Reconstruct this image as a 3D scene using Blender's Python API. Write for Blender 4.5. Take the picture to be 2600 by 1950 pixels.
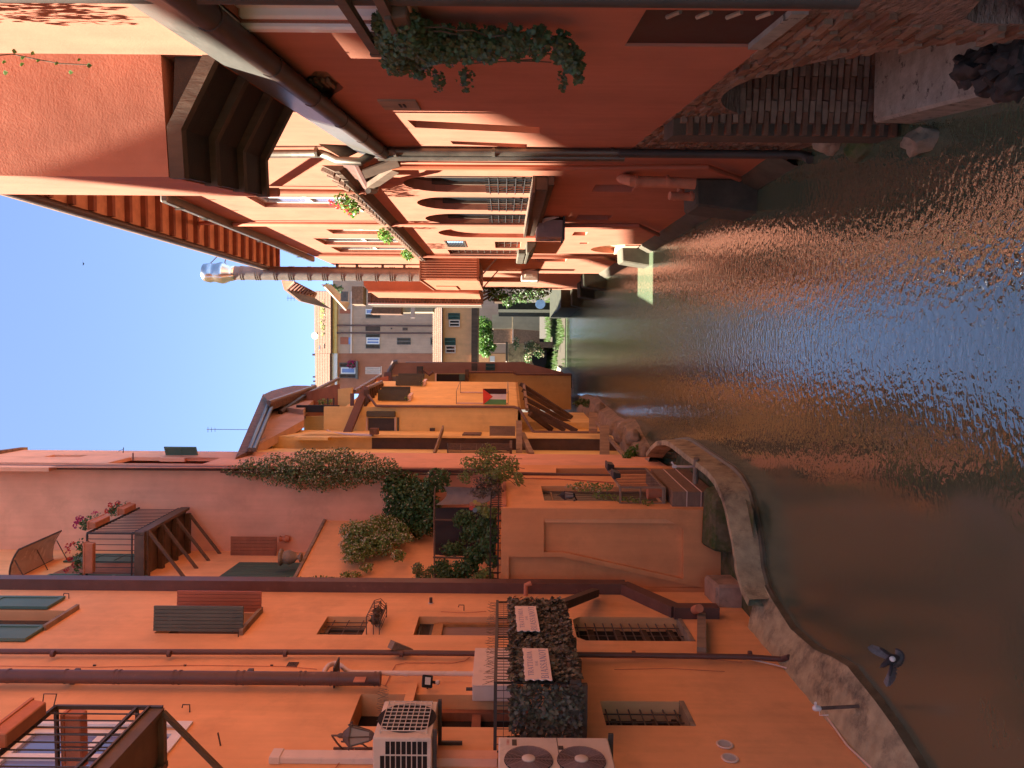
import bpy, bmesh, math, random
from mathutils import Vector, Matrix, noise
from mathutils.geometry import tessellate_polygon

# ------------------------------------------------------------------ camera, world, sun, exposure
for _o in list(bpy.data.objects):
    bpy.data.objects.remove(_o)
SC = bpy.context.scene
F, CX, ROLL, CZ = 1953.0, 1278.0, 0.008, 4.6      # focal length in photo pixels, horizon, roll, eye height above the water
cam_d = bpy.data.cameras.new('camera')
cam = bpy.data.objects.new('camera', cam_d)
SC.collection.objects.link(cam)
SC.camera = cam
cam_d.sensor_fit = 'HORIZONTAL'; cam_d.sensor_width = 36.0
cam_d.lens = 36.0 * F / 2600.0
cam_d.shift_x = (1300.0 - CX) / 2600.0
cam_d.clip_start = 0.05; cam_d.clip_end = 2000.0
# the phone was held on its side: the picture's right is the world's down
_ly = Vector((1, 0, ROLL)).normalized(); _lx = Vector((ROLL, 0, -1)).normalized()
_lz = _lx.cross(_ly).normalized()
cam.matrix_world = Matrix((( _lx.x, _ly.x, _lz.x, 0), (_lx.y, _ly.y, _lz.y, 0), (_lx.z, _ly.z, _lz.z, CZ), (0, 0, 0, 1)))

SUN_EL, SUN_AZ = math.radians(71.0), math.radians(-90.0)   # azimuth from +Y towards +X
wd = bpy.data.worlds.new('World'); SC.world = wd; wd.use_nodes = True
_nt = wd.node_tree; _nt.nodes.clear()
_sky = _nt.nodes.new('ShaderNodeTexSky'); _sky.sky_type = 'NISHITA'; _sky.sun_disc = False
_sky.sun_elevation = SUN_EL; _sky.sun_rotation = SUN_AZ
_sky.air_density = 0.46; _sky.dust_density = 0.5; _sky.ozone_density = 0.8; _sky.altitude = 60
_bg = _nt.nodes.new('ShaderNodeBackground'); _bg.inputs['Strength'].default_value = 0.054
_wo = _nt.nodes.new('ShaderNodeOutputWorld')
_nt.links.new(_sky.outputs[0], _bg.inputs[0]); _nt.links.new(_bg.outputs[0], _wo.inputs[0])

sun_d = bpy.data.lights.new('sun', 'SUN'); sun_d.energy = 4.5; sun_d.angle = math.radians(0.53); sun_d.color = (1.0, 0.93, 0.80)
sun = bpy.data.objects.new('sun', sun_d); SC.collection.objects.link(sun)
_sd = Vector((math.sin(SUN_AZ) * math.cos(SUN_EL), math.cos(SUN_AZ) * math.cos(SUN_EL), math.sin(SUN_EL)))
sun.rotation_euler = _sd.to_track_quat('Z', 'Y').to_euler(); sun.location = (-20, 10, 40)

SC.view_settings.view_transform = 'Standard'; SC.view_settings.look = 'None'
SC.view_settings.exposure = 3.18; SC.view_settings.gamma = 1.0; SC.view_settings.use_curve_mapping = False
SC.render.engine = 'CYCLES'
SC.cycles.use_denoising = True
try:
    SC.cycles.denoiser = 'OPENIMAGEDENOISE'
except Exception:
    pass
SC.cycles.max_bounces = 9; SC.cycles.diffuse_bounces = 7; SC.cycles.glossy_bounces = 4; SC.cycles.transmission_bounces = 4; SC.cycles.transparent_max_bounces = 8
SC.cycles.caustics_reflective = False; SC.cycles.caustics_refractive = False; SC.cycles.sample_clamp_indirect = 6.0

# ------------------------------------------------------------------ helpers
RN = random.Random(11)
COL = SC.collection
WL = {}                                              # world location of each object built here

def ray(px, py):
    u = 975.0 - py; v = CX - px
    return (u - ROLL * v) / F, (v + ROLL * u) / F
def at(px, py, Y):
    a, b = ray(px, py); return Vector((a * Y, Y, CZ + b * Y))
def atz(px, py, z):
    a, b = ray(px, py); Y = (z - CZ) / b; return Vector((a * Y, Y, z))
def col(py, Y):
    return Vector(((975.0 - py) / F * Y, Y))

class Fr:
    """a vertical plane through two ground points; s runs along it, o out of it, z up"""
    def __init__(s, A, B):
        s.A = Vector(A); s.d = (Vector(B) - s.A).normalized(); s.L = (Vector(B) - s.A).length
        n = Vector((s.d.y, -s.d.x))
        if n.dot(-s.A) < 0: n = -n
        s.n = n
    def p(s, t, o, z):
        q = s.A + s.d * t + s.n * o; return Vector((q.x, q.y, z))
    def px(s, px, py, o=0.0):
        a, b = ray(px, py); Q = s.A + s.n * o
        # t*(a,1) = Q + d*q
        det = a * (-s.d.y) + s.d.x
        t = (Q.x * (-s.d.y) + s.d.x * Q.y) / det
        q = (a * Q.y - Q.x) / det
        return q, CZ + b * t
    def pt(s, px, py, o=0.0):
        q, z = s.px(px, py, o); return s.p(q, o, z)
    def sy(s, Y, o=0.0):
        return (Y - s.A.y - s.n.y * o) / s.d.y
    def rect(s, x0, y0, x1, y1, o=0.0):
        """s/z box of a photo rectangle: x0..x1 is top..bottom, y0..y1 the two sides"""
        xm, ym = (x0 + x1) / 2, (y0 + y1) / 2
        a = s.px(xm, y0, o)[0]; b = s.px(xm, y1, o)[0]
        return min(a, b), max(a, b), s.px(x1, ym, o)[1], s.px(x0, ym, o)[1]

class MB:
    def __init__(s): s.v = []; s.f = []; s.m = []
    def add(s, vs, fs, m=0):
        k = len(s.v); s.v += [Vector(q) for q in vs]
        for q in fs: s.f.append(tuple(i + k for i in q)); s.m.append(m)
        return s
    def hexa(s, c, m=0):
        return s.add(c, [(0, 3, 2, 1), (4, 5, 6, 7), (0, 1, 5, 4), (1, 2, 6, 5), (2, 3, 7, 6), (3, 0, 4, 7)], m)
    def bf(s, fr, s0, s1, o0, o1, z0, z1, m=0):
        P = fr.p
        return s.hexa([P(s0, o0, z0), P(s1, o0, z0), P(s1, o1, z0), P(s0, o1, z0), P(s0, o0, z1), P(s1, o0, z1), P(s1, o1, z1), P(s0, o1, z1)], m)
    def box(s, x0, x1, y0, y1, z0, z1, m=0):
        return s.hexa([(x0, y0, z0), (x1, y0, z0), (x1, y1, z0), (x0, y1, z0), (x0, y0, z1), (x1, y0, z1), (x1, y1, z1), (x0, y1, z1)], m)
    def bar(s, a, b, w, h, up=(0, 0, 1), m=0):
        a = Vector(a); b = Vector(b); d = (b - a).normalized(); up = Vector(up)
        x = d.cross(up)
        if x.length < 1e-4: x = d.cross(Vector((1, 0, 0)))
        x.normalize(); y = x.cross(d).normalized(); x *= w / 2; y *= h / 2
        return s.hexa([a - x - y, a + x - y, a + x + y, a - x + y, b - x - y, b + x - y, b + x + y, b - x + y], m)
    def tube(s, pts, r, n=8, m=0, cap=True):
        pts = [Vector(q) for q in pts]; k = len(s.v); N = len(pts)
        rr = r if isinstance(r, (list, tuple)) else [r] * N
        t0 = (pts[1] - pts[0]).normalized()
        x = t0.orthogonal().normalized(); prev = t0
        for i, q in enumerate(pts):
            if i == 0: t = t0
            elif i == N - 1: t = (pts[-1] - pts[-2]).normalized()
            else: t = ((pts[i + 1] - q).normalized() + (q - pts[i - 1]).normalized()).normalized()
            x = (prev.rotation_difference(t) @ x); x = (x - t * x.dot(t)).normalized(); prev = t
            y = t.cross(x)
            for j in range(n):
                a = 2 * math.pi * j / n
                s.v.append(q + (x * math.cos(a) + y * math.sin(a)) * rr[i])
        for i in range(N - 1):
            for j in range(n):
                j2 = (j + 1) % n
                s.f.append((k + i * n + j, k + i * n + j2, k + (i + 1) * n + j2, k + (i + 1) * n + j)); s.m.append(m)
        if cap:
            s.f.append(tuple(k + j for j in range(n))[::-1]); s.m.append(m)
            s.f.append(tuple(k + (N - 1) * n + j for j in range(n))); s.m.append(m)
        return s
    def lathe(s, base, prof, n=16, axis=(0, 0, 1), m=0):
        """prof: (radius, distance along axis)"""
        ax = Vector(axis).normalized(); x = ax.orthogonal().normalized(); y = ax.cross(x); k = len(s.v); base = Vector(base)
        for r, h in prof:
            for j in range(n):
                a = 2 * math.pi * j / n
                s.v.append(base + ax * h + (x * math.cos(a) + y * math.sin(a)) * max(r, 1e-4))
        for i in range(len(prof) - 1):
            for j in range(n):
                j2 = (j + 1) % n
                s.f.append((k + i * n + j, k + i * n + j2, k + (i + 1) * n + j2, k + (i + 1) * n + j)); s.m.append(m)
        s.f.append(tuple(k + j for j in range(n))[::-1]); s.m.append(m)
        s.f.append(tuple(k + (len(prof) - 1) * n + j for j in range(n))); s.m.append(m)
        return s
    def prism(s, pts, ext, m=0):
        pts = [Vector(q) for q in pts]; e = Vector(ext); n = len(pts); k = len(s.v)
        s.v += pts + [q + e for q in pts]
        s.f.append(tuple(range(k, k + n))); s.m.append(m)
        s.f.append(tuple(range(k + n, k + 2 * n))[::-1]); s.m.append(m)
        for i in range(n):
            j = (i + 1) % n
            s.f.append((k + i, k + n + i, k + n + j, k + j)); s.m.append(m)
        return s
    def plate(s, fr, outer, holes=(), o=0.0, th=0.3, m=0, mh=None, back=False):
        """front polygon with holes on the plane at offset o; hole sides run back by th (or by each hole's own depth)"""
        loops = [[(Vector((q[0], q[1], 0))) for q in outer]]; dep = [th]
        for h in holes:
            if isinstance(h, dict): loops.append([Vector((q[0], q[1], 0)) for q in h['pts']]); dep.append(h.get('d', th))
            else: loops.append([Vector((q[0], q[1], 0)) for q in h]); dep.append(th)
        flat = [q for L in loops for q in L]; k = len(s.v)
        s.v += [fr.p(q.x, o, q.y) for q in flat]
        for t in tessellate_polygon(loops):
            s.f.append((k + t[0], k + t[1], k + t[2])); s.m.append(m)
        b = k
        for i, L in enumerate(loops):
            n = len(L); kk = len(s.v)
            s.v += [fr.p(q.x, o - dep[i], q.y) for q in L]
            for j in range(n):
                j2 = (j + 1) % n
                s.f.append((b + j, b + j2, kk + j2, kk + j)); s.m.append(m if (i == 0 or mh is None) else mh)
            b += n
        return s
    def spread(s, pts_list, m=0):
        """a strip of rows of points -> quads"""
        k = len(s.v); n = len(pts_list[0])
        for row in pts_list: s.v += [Vector(q) for q in row]
        for i in range(len(pts_list) - 1):
            for j in range(n - 1):
                s.f.append((k + i * n + j, k + i * n + j + 1, k + (i + 1) * n + j + 1, k + (i + 1) * n + j)); s.m.append(m)
        return s

def mesh_of(name, mb, mats, smooth=False, loc=None):
    xs = [q.x for q in mb.v]; ys = [q.y for q in mb.v]; zs = [q.z for q in mb.v]
    if loc is None: loc = Vector(((min(xs) + max(xs)) / 2, (min(ys) + max(ys)) / 2, min(zs)))
    me = bpy.data.meshes.new(name)
    me.from_pydata([q - loc for q in mb.v], [], mb.f)
    if not isinstance(mats, (list, tuple)): mats = [mats]
    for q in mats: me.materials.append(q)
    if len(mats) > 1: me.polygons.foreach_set('material_index', mb.m)
    bm = bmesh.new(); bm.from_mesh(me); bmesh.ops.recalc_face_normals(bm, faces=bm.faces); bm.to_mesh(me); bm.free()
    if smooth:
        me.polygons.foreach_set('use_smooth', [True] * len(me.polygons))
        if smooth is not True:
            try: me.set_sharp_from_angle(angle=math.radians(smooth))
            except Exception: pass
    me.update()
    return me, loc

def tag(o, label=None, cat=None, group=None, kind=None):
    if label: o['label'] = label
    if cat: o['category'] = cat
    if group: o['group'] = group
    if kind: o['kind'] = kind
    return o

def link(o, loc, parent=None):
    COL.objects.link(o); WL[o.name] = Vector(loc)
    if parent is not None:
        o.parent = parent; o.location = Vector(loc) - WL[parent.name]
    else: o.location = loc
    return o

def obj(name, mb, mats, parent=None, label=None, cat=None, group=None, kind=None, smooth=False, bevel=0):
    me, loc = mesh_of(name, mb, mats, smooth)
    o = bpy.data.objects.new(name, me); link(o, loc, parent)
    if bevel:
        md = o.modifiers.new('bevel', 'BEVEL'); md.width = bevel; md.segments = 1; md.limit_method = 'ANGLE'; md.angle_limit = 0.9
    return tag(o, label, cat, group, kind)

def thing(name, loc, label, cat, group=None, kind=None):
    o = bpy.data.objects.new(name, None); o.empty_display_size = 0.1
    link(o, Vector(loc)); return tag(o, label, cat, group, kind)

def inst(name, me, loc, parent=None, rot=None, scale=None):
    o = bpy.data.objects.new(name, me); link(o, loc, parent)
    if rot: o.rotation_euler = rot
    if scale: o.scale = scale
    return o

# ------------------------------------------------------------------ materials
def _nodes(name):
    m = bpy.data.materials.new(name); m.use_nodes = True; nt = m.node_tree; nt.nodes.clear()
    return m, nt, nt.nodes, nt.links
def _n(nd, t, **kw):
    x = nd.new(t)
    for k, v in kw.items():
        if k in x.inputs.keys(): x.inputs[k].default_value = v
        else: setattr(x, k, v)
    return x
def rgb(c): return (c[0], c[1], c[2], 1.0)

def M(name, c, rough=0.75, var=0.18, scale=4.0, bump=0.15, bscale=40.0, metal=0.0, spec=0.35, c2=None, streak=0.0, stretch=(1, 1, 1), dirt=None, dscale=1.6, dlo=0.55, dhi=0.75, med=0.0, mscale=5.0, island=0.0):
    m, nt, nd, lk = _nodes(name)
    geo = nd.new('ShaderNodeNewGeometry'); pos = geo.outputs['Position']
    mp = nd.new('ShaderNodeMapping'); mp.inputs['Scale'].default_value = stretch; lk.new(pos, mp.inputs['Vector'])
    n1 = _n(nd, 'ShaderNodeTexNoise', Scale=scale, Detail=5.0, Roughness=0.6); lk.new(mp.outputs[0], n1.inputs['Vector'])
    cr = nd.new('ShaderNodeValToRGB'); lk.new(n1.outputs['Fac'], cr.inputs[0])
    c2 = c2 or c
    cr.color_ramp.elements[0].position = 0.3; cr.color_ramp.elements[1].position = 0.7
    cr.color_ramp.elements[0].color = rgb([q * (1 - var) for q in c]); cr.color_ramp.elements[1].color = rgb([min(1, q * (1 + var)) for q in c2])
    out_c = cr.outputs[0]
    if streak:
        ms = nd.new('ShaderNodeMapping'); ms.inputs['Scale'].default_value = (3.5, 3.5, 0.22); lk.new(pos, ms.inputs['Vector'])
        n2 = _n(nd, 'ShaderNodeTexNoise', Scale=1.3, Detail=4.0, Roughness=0.65); lk.new(ms.outputs[0], n2.inputs['Vector'])
        mr = _n(nd, 'ShaderNodeMapRange'); lk.new(n2.outputs['Fac'], mr.inputs[0])
        mr.inputs[1].default_value = 0.35; mr.inputs[2].default_value = 0.7; mr.inputs[3].default_value = 1 - streak; mr.inputs[4].default_value = 1 + streak * 0.5
        mx = nd.new('ShaderNodeMix'); mx.data_type = 'RGBA'; mx.blend_type = 'MULTIPLY'; mx.inputs[0].default_value = 1.0
        cmb = nd.new('ShaderNodeCombineColor')
        for i in range(3): lk.new(mr.outputs[0], cmb.inputs[i])
        lk.new(out_c, mx.inputs[6]); lk.new(cmb.outputs[0], mx.inputs[7]); out_c = mx.outputs[2]
    if dirt:
        n3 = _n(nd, 'ShaderNodeTexNoise', Scale=dscale, Detail=8.0, Roughness=0.7); lk.new(pos, n3.inputs['Vector'])
        mr = _n(nd, 'ShaderNodeMapRange'); lk.new(n3.outputs['Fac'], mr.inputs[0]); mr.inputs[1].default_value = dlo; mr.inputs[2].default_value = dhi
        mx = nd.new('ShaderNodeMix'); mx.data_type = 'RGBA'; lk.new(mr.outputs[0], mx.inputs[0]); lk.new(out_c, mx.inputs[6]); mx.inputs[7].default_value = rgb(dirt); out_c = mx.outputs[2]
    if island:
        hs = nd.new('ShaderNodeHueSaturation'); mr = _n(nd, 'ShaderNodeMapRange'); lk.new(geo.outputs['Random Per Island'], mr.inputs[0])
        mr.inputs[3].default_value = 1 - island; mr.inputs[4].default_value = 1 + island; lk.new(mr.outputs[0], hs.inputs['Value']); lk.new(out_c, hs.inputs['Color']); out_c = hs.outputs[0]
    bs = nd.new('ShaderNodeBsdfPrincipled'); lk.new(out_c, bs.inputs['Base Color'])
    bs.inputs['Metallic'].default_value = metal; bs.inputs['Specular IOR Level'].default_value = spec
    rr = _n(nd, 'ShaderNodeMapRange'); lk.new(n1.outputs['Fac'], rr.inputs[0]); rr.inputs[3].default_value = max(0.02, rough - 0.12); rr.inputs[4].default_value = min(1, rough + 0.12); lk.new(rr.outputs[0], bs.inputs['Roughness'])
    if bump:
        nb = _n(nd, 'ShaderNodeTexNoise', Scale=bscale, Detail=4.0, Roughness=0.6); lk.new(mp.outputs[0], nb.inputs['Vector'])
        bp = _n(nd, 'ShaderNodeBump', Strength=bump, Distance=0.02); lk.new(nb.outputs['Fac'], bp.inputs['Height'])
        if med:
            n5 = _n(nd, 'ShaderNodeTexNoise', Scale=mscale, Detail=3.0); lk.new(mp.outputs[0], n5.inputs['Vector'])
            b2 = _n(nd, 'ShaderNodeBump', Strength=med, Distance=0.08); lk.new(n5.outputs['Fac'], b2.inputs['Height']); lk.new(b2.outputs[0], bp.inputs['Normal'])
        lk.new(bp.outputs[0], bs.inputs['Normal'])
    ou = nd.new('ShaderNodeOutputMaterial'); lk.new(bs.outputs[0], ou.inputs[0])
    return m

def plaster(name, c, var=0.10, streak=0.07, dirt=None, **kw):
    kw.setdefault('med', 0.05); kw.setdefault('mscale', 3.0)
    return M(name, c, rough=0.9, var=var, scale=1.1, bump=0.10, bscale=55, spec=0.15, streak=streak, dirt=dirt or [q * 0.70 for q in c], dscale=0.9, dlo=0.52, dhi=0.85, **kw)

def leafmat(name, c, tr=0.35, var=0.35):
    m, nt, nd, lk = _nodes(name)
    geo = nd.new('ShaderNodeNewGeometry')
    mr = _n(nd, 'ShaderNodeMapRange'); lk.new(geo.outputs['Random Per Island'], mr.inputs[0]); mr.inputs[3].default_value = 1 - var; mr.inputs[4].default_value = 1 + var
    hs = nd.new('ShaderNodeHueSaturation'); hs.inputs['Color'].default_value = rgb(c); lk.new(mr.outputs[0], hs.inputs['Value'])
    mh = _n(nd, 'ShaderNodeMapRange'); lk.new(geo.outputs['Random Per Island'], mh.inputs[0]); mh.inputs[3].default_value = 0.47; mh.inputs[4].default_value = 0.53; lk.new(mh.outputs[0], hs.inputs['Hue'])
    bs = nd.new('ShaderNodeBsdfPrincipled'); lk.new(hs.outputs[0], bs.inputs['Base Color']); bs.inputs['Roughness'].default_value = 0.45; bs.inputs['Specular IOR Level'].default_value = 0.4
    tl = nd.new('ShaderNodeBsdfTranslucent'); lk.new(hs.outputs[0], tl.inputs[0])
    ad = nd.new('ShaderNodeMixShader'); ad.inputs[0].default_value = tr; lk.new(bs.outputs[0], ad.inputs[1]); lk.new(tl.outputs[0], ad.inputs[2])
    ou = nd.new('ShaderNodeOutputMaterial'); lk.new(ad.outputs[0], ou.inputs[0])
    return m

def glassmat(name, c=(0.02, 0.025, 0.03), rough=0.04):
    m, nt, nd, lk = _nodes(name)
    bs = nd.new('ShaderNodeBsdfPrincipled'); bs.inputs['Base Color'].default_value = rgb(c); bs.inputs['Roughness'].default_value = rough; bs.inputs['Specular IOR Level'].default_value = 0.9
    geo = nd.new('ShaderNodeNewGeometry'); nb = _n(nd, 'ShaderNodeTexNoise', Scale=2.5, Detail=1.0); lk.new(geo.outputs['Position'], nb.inputs['Vector'])
    bp = _n(nd, 'ShaderNodeBump', Strength=0.05, Distance=0.05); lk.new(nb.outputs['Fac'], bp.inputs['Height']); lk.new(bp.outputs[0], bs.inputs['Normal'])
    ou = nd.new('ShaderNodeOutputMaterial'); lk.new(bs.outputs[0], ou.inputs[0])
    return m

def watermat():
    m, nt, nd, lk = _nodes('canal_water')
    geo = nd.new('ShaderNodeNewGeometry'); pos = geo.outputs['Position']
    n1 = _n(nd, 'ShaderNodeTexNoise', Scale=0.5, Detail=4.0); lk.new(pos, n1.inputs['Vector'])
    cr = nd.new('ShaderNodeValToRGB'); lk.new(n1.outputs['Fac'], cr.inputs[0])
    cr.color_ramp.elements[0].position = 0.3; cr.color_ramp.elements[1].position = 0.75
    cr.color_ramp.elements[0].color = (0.066, 0.090, 0.054, 1); cr.color_ramp.elements[1].color = (0.086, 0.108, 0.066, 1)
    bs = nd.new('ShaderNodeBsdfPrincipled'); lk.new(cr.outputs[0], bs.inputs['Base Color'])
    bs.inputs['Roughness'].default_value = 0.03; bs.inputs['IOR'].default_value = 2.35; bs.inputs['Specular IOR Level'].default_value = 0.5
    # the breeze ruffles the middle of the canal, the sheltered left side near the bank stays calm
    sx = nd.new('ShaderNodeSeparateXYZ'); lk.new(pos, sx.inputs[0])
    mm = nd.new('ShaderNodeMath'); mm.operation = 'MULTIPLY_ADD'; lk.new(sx.outputs[1], mm.inputs[0]); mm.inputs[1].default_value = 0.085; lk.new(sx.outputs[0], mm.inputs[2])
    wob = _n(nd, 'ShaderNodeTexNoise', Scale=0.6, Detail=2.0); lk.new(pos, wob.inputs['Vector'])
    m2 = nd.new('ShaderNodeMath'); m2.operation = 'MULTIPLY_ADD'; lk.new(wob.outputs['Fac'], m2.inputs[0]); m2.inputs[1].default_value = 1.6; lk.new(mm.outputs[0], m2.inputs[2])
    ms = _n(nd, 'ShaderNodeMapRange'); lk.new(m2.outputs[0], ms.inputs[0]); ms.inputs[1].default_value = 0.1; ms.inputs[2].default_value = 1.5; ms.inputs[3].default_value = 0.12; ms.inputs[4].default_value = 1.0
    rg = _n(nd, 'ShaderNodeMapRange'); lk.new(ms.outputs[0], rg.inputs[0]); rg.inputs[1].default_value = 0.13; rg.inputs[2].default_value = 0.42; rg.inputs[3].default_value = 0.22; rg.inputs[4].default_value = 0.02; lk.new(rg.outputs[0], bs.inputs['Roughness'])   # a dusty film dulls the calm water
    mp = nd.new('ShaderNodeMapping'); mp.inputs['Scale'].default_value = (1.0, 1.35, 1.0); lk.new(pos, mp.inputs['Vector'])
    a = _n(nd, 'ShaderNodeTexNoise', Scale=8.8, Detail=2.0, Roughness=0.5, Distortion=0.35); lk.new(mp.outputs[0], a.inputs['Vector'])
    b = _n(nd, 'ShaderNodeTexNoise', Scale=1.6, Detail=2.0); lk.new(pos, b.inputs['Vector'])
    st = nd.new('ShaderNodeMath'); st.operation = 'MULTIPLY'; lk.new(ms.outputs[0], st.inputs[0]); st.inputs[1].default_value = 0.33
    b1 = _n(nd, 'ShaderNodeBump', Distance=0.03); lk.new(st.outputs[0], b1.inputs['Strength']); lk.new(a.outputs['Fac'], b1.inputs['Height'])
    b2 = _n(nd, 'ShaderNodeBump', Distance=0.05, Strength=0.05); lk.new(b.outputs['Fac'], b2.inputs['Height']); lk.new(b1.outputs[0], b2.inputs['Normal'])
    lk.new(b2.outputs[0], bs.inputs['Normal'])
    ou = nd.new('ShaderNodeOutputMaterial'); lk.new(bs.outputs[0], ou.inputs[0])
    return m

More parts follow.
